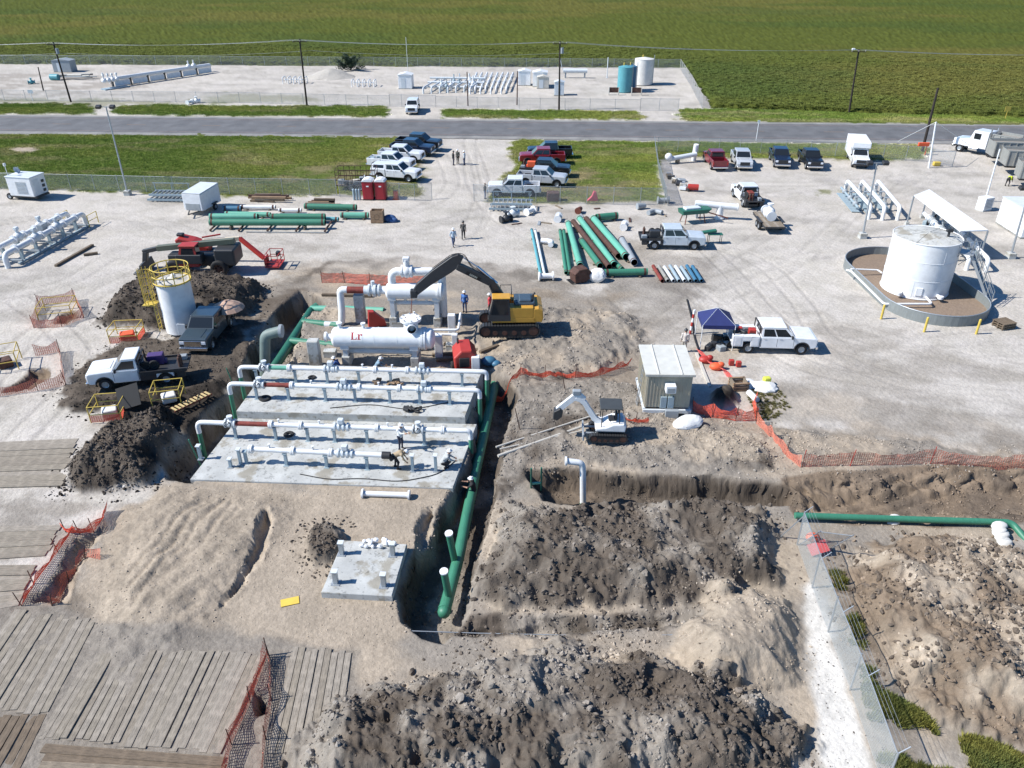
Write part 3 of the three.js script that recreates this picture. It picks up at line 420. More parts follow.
function truck(label, paint, style, pos, turn, group, o = {}) {
  const xb = o.single ? -0.35 : -1.14, dx = xb + 1.14, g = pickupGeo(o.single), t = thing('pickup_truck', label, 'pickup truck', pos, turn, group);
  mesh('body', g.body, paint, t); mesh('cab', g.cab, o.roof ?? paint, t); mesh('windshield', g.windshield, M.glass, t); mesh('rear_window', g.rear_window, M.glass, t); for (const s of g.side) mesh('side_window', s, M.glass, t);
  mesh('chassis', g.chassis, M.dark, t); mesh('front_bumper', g.front_bumper, o.bumper ?? M.chrome, t); mesh('grille', g.grille, o.grille ?? M.plastic, t); g.flare.slice(0, style === 'welder' || style === 'service' ? 2 : 4).forEach(q => mesh('wheel_arch', q, M.plastic, t));
  for (const s of [-1, 1]) { const h = mesh('headlight', g.headlight, M.lampw, t); h.position.z = s * 0.76; }
  mesh('mirror', g.mirror, M.plastic, t); mesh('mirror', g.mirror2, M.plastic, t); for (const h of g.handles) mesh('door_handle', h, M.chrome, t); for (const h of g.seam) mesh('door_seam', h, M.plastic, t);
  for (const [x, z] of [[1.92, 0.84], [1.92, -0.84], [-1.82, 0.84], [-1.82, -0.84]]) addWheel(t, x, 0.41, z, 1, o.rim ?? M.steel);
  if (style === 'pickup' || style === 'topper' || style === 'loaded') {
    mesh('bed', g.bed, paint, t); mesh('bed_floor', g.bed_floor, M.plastic, t); mesh('rear_bumper', g.rear_bumper, M.chrome, t);
    for (const s of [-1, 1]) mesh('tail_light', g.tail_light, M.lampr, t).position.z = s * 0.9;
    if (style === 'topper') { const b = [V3(-2.92, 1.38, 0.95), V3(-1.06, 1.38, 0.95), V3(-1.06, 1.38, -0.95), V3(-2.92, 1.38, -0.95)], u = [V3(-2.76, 1.9, 0.8), V3(-1.06, 1.92, 0.8), V3(-1.06, 1.92, -0.8), V3(-2.76, 1.9, -0.8)]; mesh('topper', hexa(new MB(), b, u).geo(), paint, t); mesh('topper_window', pane([b[0], b[1], u[1], u[0]], 0.15, 0.9, 0.2, 0.85), M.glass, t); mesh('topper_window', pane([b[2], b[3], u[3], u[2]], 0.1, 0.85, 0.2, 0.85), M.glass, t); }
    if (style === 'loaded') { for (let i = 0; i < 6; i++) new MB().rbox(rr(0.3, 0.6), rr(0.2, 0.5), rr(0.3, 0.6), -2.5 + i * 0.2, rr(1, 1.3), rr(-0.55, 0.55), 0.05, rr(-0.3, 0.3), rr(0, 3), 0).build('cargo_box', o.cargo ?? M.grey, t); }
  } else if (style === 'welder') {
    const d = new MB().rbox(2.1 + dx, 0.1, 2.1, -2.16 + dx / 2, 0.95, 0, 0.02); for (const s of [-1, 1]) d.rbox(0.2 + dx, 0.42, 0.4, -1.2 + dx / 2, 0.68, s * 0.82, 0.03).rbox(0.5, 0.42, 0.4, -2.78, 0.68, s * 0.82, 0.03).box(2.1 + dx, 0.14, 0.06, -2.16 + dx / 2, 1.06, s * 1.03); d.build('flatbed', o.bed ?? M.dark, t);
    const f = new MB(); for (const s of [-1, 1]) f.bar(V3(xb, 1, s * 0.95), V3(xb, 1.9, s * 0.85), 0.07).bar(V3(xb, 1.45, s * 0.9), V3(xb - 0.56, 1.0, s * 0.98), 0.05); f.bar(V3(xb, 1.9, -0.85), V3(xb, 1.9, 0.85), 0.07).bar(V3(xb, 1.5, -0.88), V3(xb, 1.5, 0.88), 0.05); f.build('headache_rack', M.dark, t);
    new MB().rbox(1.0, 0.7, 0.62, -1.8 + dx * 0.8, 1.36, o.wz ?? 0.3, 0.06).rbox(0.2, 0.25, 0.4, -2.35 + dx * 0.8, 1.15, o.wz ?? 0.3, 0.03).build('welding_machine', o.welder ?? M.dark, t);
    for (const x of [-1.45 + dx, -1.98 + dx]) new MB().at(new THREE.TorusGeometry(0.25, 0.09, 8, 16), x, 1.32, -0.55).disc(x, 1.32, -0.55, 0.2, 0.06, 'z').build('hose_reel', o.reel ?? M.black, t);
    for (const z of [-0.5, -0.2]) new MB().rod(V3(-2.75, 1, z), V3(-2.75, 1.62, z), 0.12, 10).sph(0.12, -2.75, 1.62, z).rod(V3(-2.75, 1.7, z), V3(-2.75, 1.8, z), 0.04, 6).build('gas_bottle', o.gas ?? M.rustd, t); new MB().rbox(0.5, 0.3, 0.4, -2.8, 1.16, 0.55, 0.04).build('toolbox', M.grey, t);
    for (const s of [-1, 1]) { const fe = new MB().ext([[-2.35, 0.62], ...arch(-1.82, 0.5, 0.62), [-1.28, 0.62], [-1.3, 0.94], [-2.34, 0.94]], 0.36, 0, 0, s * 0.86, 0.02); fe.build('fender', o.fender ?? paint, t); }
  } else if (style === 'service') {
    const b = new MB(); for (const s of [-1, 1]) b.rbox(0.62, 0.82, 0.42, -1.42, 0.98, s * 0.8, 0.03).rbox(0.75, 0.82, 0.42, -2.62, 0.98, s * 0.8, 0.03).rbox(0.85, 0.35, 0.42, -1.85, 1.2, s * 0.8, 0.02); b.box(2.4, 0.08, 1.3, -1.85, 0.82, 0); b.build('utility_body', paint, t);
    for (const s of [-1, 1]) for (const x of [-1.42, -2.62]) new MB().rbox(0.42, 0.6, 0.015, x, 0.98, s * 1.018, 0.005).build('locker_door', paint, t);
    const f = new MB(); for (const s of [-1, 1]) f.bar(V3(-1.15, 1.4, s * 0.8), V3(-1.15, 2.05, s * 0.8), 0.06).bar(V3(-2.9, 1.4, s * 0.8), V3(-2.9, 1.75, s * 0.8), 0.06); f.bar(V3(-1.15, 2.05, -0.8), V3(-1.15, 2.05, 0.8), 0.06).build('rack', M.dark, t);
    for (let i = 0; i < 6; i++) new MB().rbox(rr(0.3, 0.6), rr(0.25, 0.5), rr(0.3, 0.5), rr(-2.7, -1.4), rr(1.0, 1.4), rr(-0.4, 0.4), 0.05, 0, rr(0, 3), 0).build('cargo_box', M.dark, t);
    new MB().rbox(0.5, 0.45, 0.5, -1.5, 1.35, 0.1, 0.05).build('compressor', M.red, t); new MB().rbox(0.3, 0.3, 0.35, -2.3, 1.4, -0.2, 0.05).build('fuel_can', M.red, t);
  }
  return t;
}
const GL = 'pickups parked on the grass beside the driveway';
truck('white pickup with a matching bed topper, parked beside the red toilets', PT.white, 'topper', ...between([420, 181.5], [374, 178]), GL);
truck('white pickup with an open bed, next to the white pickup with topper', PT.white, 'loaded', ...between([414, 170.5], [370, 167.5]), GL, { cargo: M.bluegrey });
truck('white crew cab pickup parked beside the dark navy pickup', PT.white, 'pickup', ...between([427, 162.5], [377, 160]), GL);
truck('dark navy pickup between a white pickup and a black pickup', PT.navy, 'pickup', ...between([434, 156], [392, 153.5]), GL);
truck('black pickup parked closest to the road on the driveway grass', PT.black, 'pickup', ...between([442, 151], [397, 148.5]), GL).scale.setScalar(1.06);
const GR = 'pickups parked on the dry grass across the driveway';
truck('white pickup at the gate with a person standing at its hood', PT.white, 'pickup', ...between([486, 195], [542, 195.5]), GR);
truck('silver pickup parked nose in beside the white gate pickup', PT.silver, 'pickup', ...between([564, 186.5], [520, 184]), GR);
truck('black flatbed pickup carrying an orange machine on its deck', PT.black, 'welder', ...between([570, 177], [522, 175]), GR, { welder: M.orange, wz: 0 });
truck('red crew cab pickup parked on the dry grass', PT.red, 'pickup', ...between([518, 164], [566, 164]), GR);
truck('dark pickup half hidden behind the red crew cab pickup', PT.black, 'pickup', ...between([527, 158], [572, 158]), GR);
const GY = 'pickups parked in a row along the yard fence';
truck('maroon pickup backed toward the yard, beside the white pipe tee', PT.maroon, 'pickup', ...between([709, 160], [720, 172]), GY);
truck('pale silver pickup in the fence row beside the maroon pickup', PT.silver, 'pickup', ...between([744, 171.5], [737, 160]), GY);
truck('navy black pickup in the fence row beside the pale silver pickup', PT.navy, 'pickup', ...between([782, 169.5], [775, 158]), GY);
truck('black pickup in the fence row, second from the box truck side', PT.black, 'pickup', ...between([814, 171], [804, 160]), GY);
truck('white pickup leaving the far yard gate at the road', PT.white, 'topper', ...between([411, 117], [415, 107]), null);
truck('silver dually pickup with black welding rig and light bar', PT.pale, 'welder', ...between([703, 247], [641, 246]), null, { fender: PT.white, bed: M.dark });
truck('white service pickup parked under the blue canopy edge', PT.white, 'service', ...between([812, 349], [728, 347]), null);
truck('white pickup with a purple welding machine, parked on dark clay', PT.white, 'welder', ...between([97, 389], [187, 380]), null, { single: true, welder: mat('purple_paint', 0.09, 0.05, 0.16, 0.4), fender: PT.white });
truck('dark slate pickup with toolboxes parked beside the ladder tank', PT.slate, 'welder', ...between([200, 354], [222, 327]), null, { grille: M.chrome, welder: M.dark });
truck('white flatbed pickup hitched to a trailer, with red tools on deck', PT.white, 'welder', ...between([735, 191], [757, 214]), null, { welder: M.primer, wz: -0.2 });
// flat trailer with a white valve body
{
  const [p, a] = between([757, 214], [779, 241]);
  const t = thing('flat_trailer', 'black flatbed trailer hitched behind the white flatbed pickup', 'trailer', p, a);
  new MB().rbox(5, 0.14, 2.0, 0, 0.72, 0, 0.02).bar(V3(2.5, 0.6, 0.7), V3(3.9, 0.55, 0), 0.1).bar(V3(2.5, 0.6, -0.7), V3(3.9, 0.55, 0), 0.1).box(5, 0.2, 0.08, 0, 0.6, 0.9).box(5, 0.2, 0.08, 0, 0.6, -0.9).build('frame', M.dark, t);
  for (let i = 0; i < 7; i++) new MB().box(4.9, 0.04, 0.26, 0, 0.812, -0.84 + i * 0.28).build('plank', [M.wood, M.wood2, M.wood][i % 3], t);
  for (const s of [-1, 1]) { new MB().rbox(2, 0.06, 0.32, -0.4, 0.92, s * 1.12, 0.02).build('fender', M.dark, t); for (const x of [-0.85, 0.05]) addWheel(t, x, 0.38, s * 1.1, 0.92); }
  const v = thing('valve_body', 'white bulbous valve body lying on the flatbed trailer', 'valve', V3(p.x, p.y + 0.83, p.z), a);
  new MB().sph(0.62, 0.2, 0.6, 0).rod(V3(-0.7, 0.5, 0), V3(1.5, 0.5, 0), 0.3, 14).build('body', M.white, v);
  for (const x of [-0.75, 1.5]) new MB().disc(x, 0.5, 0, 0.5, 0.12, 'x').build('flange', M.white, v);
  new MB().rod(V3(0.2, 1.1, 0), V3(0.2, 1.5, 0), 0.2, 12).disc(0.2, 1.52, 0, 0.32, 0.1).build('bonnet', M.white, v);
}
// box truck
{
  const [p, a] = between([862, 173], [852, 155]);
  const t = thing('box_truck', 'white box truck with high cargo body parked by the yard fence', 'box truck', p, a), g = pickupGeo();
  mesh('body', g.body, PT.white, t); mesh('cab', g.cab, PT.white, t); mesh('windshield', g.windshield, M.glass, t); for (const s of g.side.slice(1, 3)) mesh('side_window', s, M.glass, t);
  mesh('chassis', g.chassis, M.dark, t); mesh('grille', g.grille, M.plastic, t); mesh('front_bumper', g.front_bumper, M.plastic, t); for (const s of [-1, 1]) mesh('headlight', g.headlight, M.lampw, t).position.z = s * 0.76;
  mesh('mirror', g.mirror, M.plastic, t); mesh('mirror', g.mirror2, M.plastic, t);
  new MB().rbox(4.3, 2.1, 2.3, -2.2, 1.85, 0, 0.06).rbox(1.1, 0.75, 2.3, 0.4, 2.52, 0, 0.12).build('cargo_box', M.white, t); new MB().rbox(0.03, 1.7, 1.9, -4.37, 1.8, 0, 0.01).build('rear_door', M.pale, t);
  for (const [x, z] of [[1.92, 0.84], [1.92, -0.84], [-2.6, 0.84], [-2.6, -0.84]]) addWheel(t, x, 0.41, z);
}
// grain-body trucks leaving along the road approach
function semi(label, fpx, rpx, cab, gap) {
  const [p, a] = between(fpx, rpx), t = thing('dump_truck', label, 'dump truck', p, a, 'dump trucks queued on the approach');
  const L = G(...fpx).distanceTo(G(...rpx));
  if (cab) {
    const f = L / 2; new MB().ext([[f - 4.4, 0.9], [f - 0.1, 0.9], [f, 1.1], [f, 1.75], [f - 1.9, 1.95], [f - 2.0, 1.95], [f - 2.4, 3.1], [f - 4.4, 3.1]], 2.3, 0, 0, 0, 0.08, 0, 2).build('cab', PT.white, t);
    new MB().quad(V3(f - 1.97, 2.0, 1.0), V3(f - 1.97, 2.0, -1.0), V3(f - 2.33, 2.9, -0.95), V3(f - 2.33, 2.9, 0.95), 0.02).build('windshield', M.glass, t);
    for (const s of [-1, 1]) new MB().box(0.9, 0.75, 0.02, f - 3, 2.4, s * 1.155).build('side_window', M.glass, t);
    new MB().rbox(0.1, 0.75, 1.5, f, 1.4, 0, 0.03).build('grille', M.plastic, t); new MB().rbox(0.3, 0.35, 2.35, f - 0.05, 0.75, 0, 0.06).build('bumper', M.chrome, t);
    for (const s of [-1, 1]) { new MB().rbox(0.1, 0.22, 0.32, f + 0.01, 1.2, s * 0.95, 0.03).build('headlight', M.lampw, t); new MB().rod(V3(f - 4.5, 1, s * 0.95), V3(f - 4.5, 3.7, s * 0.95), 0.09, 8).build('exhaust_stack', M.chrome, t); new MB().rod(V3(f - 3.4, 0.75, s * 0.95), V3(f - 2.2, 0.75, s * 0.95), 0.32, 12).build('fuel_tank', M.chrome, t); addWheel(t, f - 1.0, 0.53, s * 0.98, 1.3); }
  }
  const x1 = cab ? L / 2 - 4.9 : L / 2, x0 = -L / 2, c = (x0 + x1) / 2, l = x1 - x0;
  const b = new MB(), gm = mat('galvanised_body', 0.40, 0.41, 0.40, 0.5, { metal: 0.3, map: T_streak });
  for (const s of [-1, 1]) b.box(l, 1.75, 0.06, c, 2.1, s * 1.2); b.box(0.06, 1.75, 2.4, x1, 2.1, 0).box(0.06, 1.5, 2.4, x0, 2.0, 0).box(l, 0.08, 2.4, c, 1.25, 0); b.build('dump_body', gm, t);
  for (const s of [-1, 1]) for (let i = 0; i <= Math.floor(l / 0.8); i++) new MB().box(0.1, 1.75, 0.1, x0 + 0.06 + i * (l - 0.12) / Math.floor(l / 0.8), 2.1, s * 1.27).build('stake', gm, t);
  new MB().box(l + 0.1, 0.12, 0.12, c, 3.02, 1.22).box(l + 0.1, 0.12, 0.12, c, 3.02, -1.22).build('top_rail', gm, t);
  new MB().box(L - 0.6, 0.25, 0.9, 0, 0.95, 0).build('chassis', M.dark, t);
  new MB().box(l - 0.3, 0.05, 2.3, c, 2.7, 0).build('load', mat('aggregate_load', 0.33, 0.31, 0.28, 0.95, { map: T_soil }), t);
  for (const x of cab ? [x0 + 1.0, x0 + 2.3, x1 - 0.2] : [x0 + 1.0, x0 + 2.3]) for (const s of [-1, 1]) addWheel(t, x, 0.53, s * 0.95, 1.3, M.chrome, 1.4);
}
semi('white cab dump truck at the head of the queue, turning onto the road', [955, 149], [1012, 160], true);
semi('galvanised dump trailer directly behind the white cab dump truck', [986, 164], [1040, 166], false);
semi('galvanised dump trailer between two others in the truck queue', [999, 173], [1056, 176], false);
semi('galvanised dump trailer beside the worker in the yellow vest', [1013, 186], [1066, 190], false);
// ---------------------------------------------------------------- earth movers and site machines
function trackGeo(L, Hh, W) { const r = Hh / 2, s = []; for (let i = 0; i <= 10; i++) { const a = -Math.PI / 2 + Math.PI * i / 10; s.push([L / 2 - r + r * Math.cos(a), r + r * Math.sin(a)]); } for (let i = 0; i <= 10; i++) { const a = Math.PI / 2 + Math.PI * i / 10; s.push([-L / 2 + r + r * Math.cos(a), r + r * Math.sin(a)]); } return s; }
function track(t, L, Hh, W, z, n) {
  const tr = new MB().ext(trackGeo(L, Hh - 0.06, W), W * 0.86, 0, 0.03, z, 0.02).build('track', M.black, t);
  const s = new MB(), r = Hh / 2 - 0.02, per = 2 * (L - Hh) + 2 * Math.PI * r;
  for (let i = 0; i < n; i++) { let d = i / n * per, x, y, a; const st = L - Hh; if (d < st) { x = -st / 2 + d; y = Hh - 0.02; a = 0; } else if (d < st + Math.PI * r) { const q = (d - st) / r; x = st / 2 + r * Math.sin(q); y = Hh / 2 + r * Math.cos(q); a = -q; } else if (d < 2 * st + Math.PI * r) { x = st / 2 - (d - st - Math.PI * r); y = 0.02; a = 0; } else { const q = (d - 2 * st - Math.PI * r) / r; x = -st / 2 - r * Math.sin(q); y = Hh / 2 - r * Math.cos(q); a = -q; } s.box(per / n * 0.72, 0.05, W, x, y, z, 0, 0, a); }
  s.build('track_shoes', M.dark, tr);
  const w = new MB(); for (let i = 0; i < 6; i++) w.disc(-L / 2 + Hh / 2 + i * (L - Hh) / 5, Hh / 2 - (i % 5 ? 0.12 : 0), z, i % 5 ? Hh * 0.2 : Hh * 0.36, W * 0.9, 'z', 12); w.build('rollers', M.rustd, tr);
}
function armPlate(mb, pts, w) { return mb.ext(pts, w, 0, 0, 0, 0.02); }
{ // big excavator, facing -x in the picture: built facing +x and turned
  const c = G(509, 337), t = thing('excavator', 'yellow excavator with long black boom lifting over the white vessels', 'excavator', V3(c.x, gy(c.x, c.z) + 0.12, c.z), Math.PI + 0.03);
  for (const s of [-1, 1]) track(t, 4.4, 0.95, 0.6, s * 1.15, 46);
  new MB().rbox(2.6, 0.4, 1.7, 0, 0.68, 0, 0.08).disc(0, 0.98, 0, 0.75, 0.22).build('undercarriage', M.dark, t);
  const up = new MB().rbox(3.2, 0.4, 2.5, -0.35, 1.28, 0, 0.06).rbox(2.2, 0.85, 0.9, -0.75, 1.85, 0.8, 0.08).rbox(2.0, 0.85, 0.9, -0.75, 1.85, -0.8, 0.08); up.build('house', M.dyellow, t);
  new MB().ext([[-2.35, 1.1], [-1.7, 1.1], [-1.7, 2.15], [-2.1, 2.2], [-2.4, 2.0], [-2.45, 1.4]], 2.5, 0, 0, 0, 0.08, 0, 2).build('counterweight', M.dyellow, t);
  new MB().rbox(1.5, 0.4, 1.7, -1.1, 2.3, 0, 0.12).rbox(0.9, 0.25, 1.2, -1.15, 2.55, -0.2, 0.1).build('engine_hood', mat('hood_blue_grey', 0.06, 0.09, 0.12, 0.35), t);
  new MB().rod(V3(-1.7, 2.3, -0.5), V3(-1.7, 2.95, -0.5), 0.08, 8).rod(V3(-1.7, 2.95, -0.5), V3(-1.85, 3.1, -0.5), 0.08, 8).build('exhaust', M.dark, t);
  // cab on the near side (z = -0.8 before the turn = toward the camera)
  const b = [V3(-0.1, 1.25, -0.4), V3(1.55, 1.25, -0.4), V3(1.55, 1.25, -1.3), V3(-0.1, 1.25, -1.3)], u = [V3(0.0, 2.95, -0.45), V3(1.15, 2.95, -0.45), V3(1.15, 2.95, -1.25), V3(0.0, 2.95, -1.25)];
  hexa(new MB(), b, u).build('cab', M.dark, t); new MB().rbox(1.3, 0.1, 0.95, 0.57, 3.0, -0.85, 0.05).build('cab_roof', M.dyellow, t);
  mesh('cab_window', pane([b[2], b[3], u[3], u[2]], 0.08, 0.9, 0.3, 0.94), M.glass, t); mesh('cab_window', pane([b[1], b[2], u[2], u[1]], 0.08, 0.92, 0.12, 0.95), M.glass, t); mesh('cab_window', pane([b[0], b[1], u[1], u[0]], 0.08, 0.92, 0.4, 0.94), M.glass, t);
  const hr = new MB(); for (const [x, z] of [[-0.2, -0.1], [-0.2, 1.1], [0.6, 1.1]]) hr.rod(V3(x, 2.2, z), V3(x, 3.05, z), 0.025, 6); hr.rod(V3(-0.2, 3.05, -0.1), V3(-0.2, 3.05, 1.1), 0.025, 6).rod(V3(-0.2, 3.05, 1.1), V3(0.6, 3.05, 1.1), 0.025, 6).rod(V3(-0.2, 2.65, -0.1), V3(-0.2, 2.65, 1.1), 0.02, 6).build('handrail', M.dark, t);
  // boom and stick in the machine's own plane; heights read at the machine's depth
  const L = q => { const w = V(q[0], q[1], c.z); return [-(w.x - c.x), w.y - t.position.y]; };
  const P = [[500, 313], [495, 302], [489, 285.5], [456, 269], [458, 263.5], [463, 265], [494, 280], [504, 295], [508, 313]].map(L);
  const bm = new MB().ext(P, 0.46, 0, 0, 0.15, 0.03).build('boom', M.dark, t);
  const S = [[463.5, 257], [458, 254], [452, 256], [432, 270], [417, 283], [411, 293], [414, 297], [430, 285], [452, 271.5], [459, 266]].map(L);
  new MB().ext(S, 0.4, 0, 0, 0.15, 0.03).build('stick', M.dark, t);
  const q3 = (p, z = 0.15) => { const a = L(p); return V3(a[0], a[1], z); };
  new MB().rod(q3([462, 257]), q3([477, 267]), 0.05, 8).rod(q3([477, 267]), q3([497, 284]), 0.11, 10).build('stick_cylinder', M.chrome, t);
  for (const z of [-0.18, 0.48]) new MB().rod(q3([503, 306], z), q3([497, 298], z), 0.1, 10).rod(q3([497, 298], z), q3([489, 284], z), 0.06, 8).build('boom_cylinder', M.dark, t);
  new MB().rod(q3([452, 260], 0.15), q3([436, 271], 0.15), 0.1, 10).rod(q3([436, 271]), q3([420, 286]), 0.055, 8).build('bucket_cylinder', M.dark, t);
  new MB().rbox(0.5, 0.6, 0.5, ...q3([414, 293]).toArray(), 0.08).build('quick_coupler', M.dark, t);
  const hz = new MB(); for (const k of [0.02, 0.28]) hz.tube([q3([502, 296], k), q3([492, 279], k), q3([472, 268], k), q3([464, 254], k), q3([452, 254.5], k), q3([432, 269], k)], 0.025, 6, 0, 0.4); hz.build('hydraulic_hoses', M.black, t);
  // lettering on the boom
  const cv = document.createElement('canvas'); cv.width = 256; cv.height = 64; const x = cv.getContext('2d'); x.fillStyle = '#0d0d0e'; x.fillRect(0, 0, 256, 64); x.fillStyle = '#c9c6b4'; x.font = 'bold 46px sans-serif'; x.textAlign = 'center'; x.textBaseline = 'middle'; x.fillText('DEERE', 128, 33);
  const tx = new THREE.CanvasTexture(cv); tx.colorSpace = THREE.SRGBColorSpace;
  const a = q3([466, 271.5]), e = q3([481, 279]); const pl = new THREE.PlaneGeometry(1.15, 0.26); const m = mesh('lettering', pl, new THREE.MeshStandardMaterial({ name: 'boom_lettering', map: tx, roughness: 0.5 }), bm);
  m.position.set((a.x + e.x) / 2, (a.y + e.y) / 2, -0.086); m.rotation.set(0, Math.PI, 0); m.rotateZ(Math.atan2(e.y - a.y, -(e.x - a.x)));
  // chain and the flange piece it carries
  const tip = V(412, 296, c.z + 0.0), hookp = V3(tip.x, 0, tip.z);
  globalThis.__tip = tip;
}
{ // mini excavator, facing left
  const c = G(607, 441), t = thing('mini_excavator', 'white mini excavator with black canopy beside the tan building', 'mini excavator', V3(c.x, gy(c.x, c.z) + 0.05, c.z), Math.PI - 0.05);
  for (const s of [-1, 1]) track(t, 2.2, 0.5, 0.35, s * 0.65, 32);
  new MB().rbox(1.3, 0.22, 1.0, 0, 0.42, 0, 0.05).disc(0, 0.58, 0, 0.4, 0.14).build('undercarriage', M.dark, t);
  new MB().ext([[-0.95, 0.65], [0.75, 0.65], [0.8, 0.85], [0.2, 0.95], [-0.2, 1.15], [-0.85, 1.2], [-1.0, 1.0]], 1.35, 0, 0, 0, 0.08, 0, 2).build('house', M.white, t);
  new MB().ext([[-1.02, 0.7], [-0.8, 0.7], [-0.8, 1.0], [-1.02, 1.0]], 1.3, 0, 0, 0, 0.04).build('counterweight', M.dark, t);
  const f = new MB(); for (const [x, z] of [[-0.6, 0.55], [-0.6, -0.55], [0.45, 0.55], [0.45, -0.55]]) f.rod(V3(x, 0.9, z), V3(x * 0.9, 2.12, z), 0.03, 6); f.rod(V3(-0.58, 1.6, -0.55), V3(-0.58, 1.6, 0.55), 0.03, 6).build('canopy_frame', M.dark, t);
  new MB().rbox(1.3, 0.1, 1.2, -0.08, 2.15, 0, 0.05).build('canopy', mat('canopy_grey', 0.06, 0.065, 0.065, 0.5), t);
  new MB().rbox(0.45, 0.15, 0.5, -0.2, 1.2, 0, 0.05).rbox(0.12, 0.5, 0.5, -0.42, 1.45, 0, 0.05).build('seat', M.plastic, t);
  const L = q => { const w = V(q[0], q[1], c.z); return [-(w.x - c.x), w.y - t.position.y]; }, q3 = (p, z = 0) => { const a = L(p); return V3(a[0], a[1], z); };
  new MB().ext([[600, 425], [592, 420], [583, 405], [575, 399], [578, 396], [587, 402], [597, 417], [602, 420]].map(L), 0.22, 0, 0, 0, 0.02).build('boom', M.white, t);
  new MB().ext([[586, 398], [580, 393], [572, 396], [556, 409], [557, 413], [561, 412], [575, 401], [584, 403]].map(L), 0.2, 0, 0, 0, 0.02).build('stick', M.white, t);
  new MB().rod(q3([598, 422]), q3([586, 410]), 0.06, 8).rod(q3([586, 410]), q3([582, 404]), 0.035, 8).build('boom_cylinder', M.chrome, t);
  new MB().rbox(0.5, 0.3, 0.3, ...q3([577, 393]).toArray(), 0.06).build('cylinder_guard', M.grey, t);
  new MB().ext([[560, 408], [554, 411], [553, 418], [557, 420], [562, 416], [563, 411]].map(L), 0.55, 0, 0, 0, 0.03).build('bucket', M.dark, t);
  new MB().rbox(0.1, 0.45, 1.6, 1.45, 0.3, 0, 0.03).box(0.8, 0.1, 0.1, 1.05, 0.35, 0.35).box(0.8, 0.1, 0.1, 1.05, 0.35, -0.35).build('dozer_blade', M.grey, t);
}
{ // telehandler facing left on the clay pile's far side
  const c = G(203, 272), t = thing('telehandler', 'black telehandler with red cab standing behind the dark clay pile', 'telehandler', V3(c.x, 0, c.z), Math.PI); t.scale.setScalar(1.12);
  new MB().rbox(5.2, 0.9, 1.1, -0.3, 1.15, 0, 0.1).rbox(1.6, 1.3, 2.0, -2.3, 1.55, 0, 0.15).build('chassis', M.dark, t);
  new MB().rbox(2.0, 0.75, 0.8, 0.4, 1.5, -0.85, 0.08).build('engine_cover', M.dark, t);
  const b = [V3(-0.3, 0.9, -0.25), V3(1.4, 0.9, -0.25), V3(1.4, 0.9, -1.2), V3(-0.3, 0.9, -1.2)], u = [V3(-0.2, 2.5, -0.3), V3(0.95, 2.5, -0.3), V3(0.95, 2.5, -1.15), V3(-0.2, 2.5, -1.15)];
  hexa(new MB(), b, u).rbox(1.3, 0.1, 0.98, 0.38, 2.54, -0.72, 0.04).build('cab', M.red, t);
  mesh('cab_window', pane([b[2], b[3], u[3], u[2]], 0.14, 0.86, 0.45, 0.92), M.glass, t); mesh('cab_window', pane([b[1], b[2], u[2], u[1]], 0.08, 0.92, 0.4, 0.95), M.glass, t); mesh('cab_window', pane([b[3], b[0], u[0], u[3]], 0.08, 0.92, 0.4, 0.95), M.glass, t);
  new MB().rbox(6.2, 0.42, 0.42, 0.2, 2.2, 0.25, 0.03, 0, 0, -0.10).build('boom', mat('boom_olive', 0.12, 0.13, 0.09, 0.5), t);
  new MB().rbox(1.6, 0.32, 0.32, 3.7, 1.78, 0.25, 0.03, 0, 0, -0.22).rbox(0.35, 1.1, 0.5, 4.4, 1.1, 0.25, 0.05, 0, 0, 0.25).build('boom_extension', M.dark, t);
  const bk = new MB().ext([[4.1, 0.2], [4.6, 0.15], [5.1, 0.1], [5.15, 0.2], [4.6, 0.35], [4.5, 0.9], [4.3, 0.95]], 2.0, 0, 0, 0.1, 0.02); bk.build('bucket', M.dark, t);
  for (const [x, z] of [[1.75, 0.95], [1.75, -0.95], [-1.75, 0.95], [-1.75, -0.95]]) addWheel(t, x, 0.68, z, 1.66, M.rustd, 1.2);
}
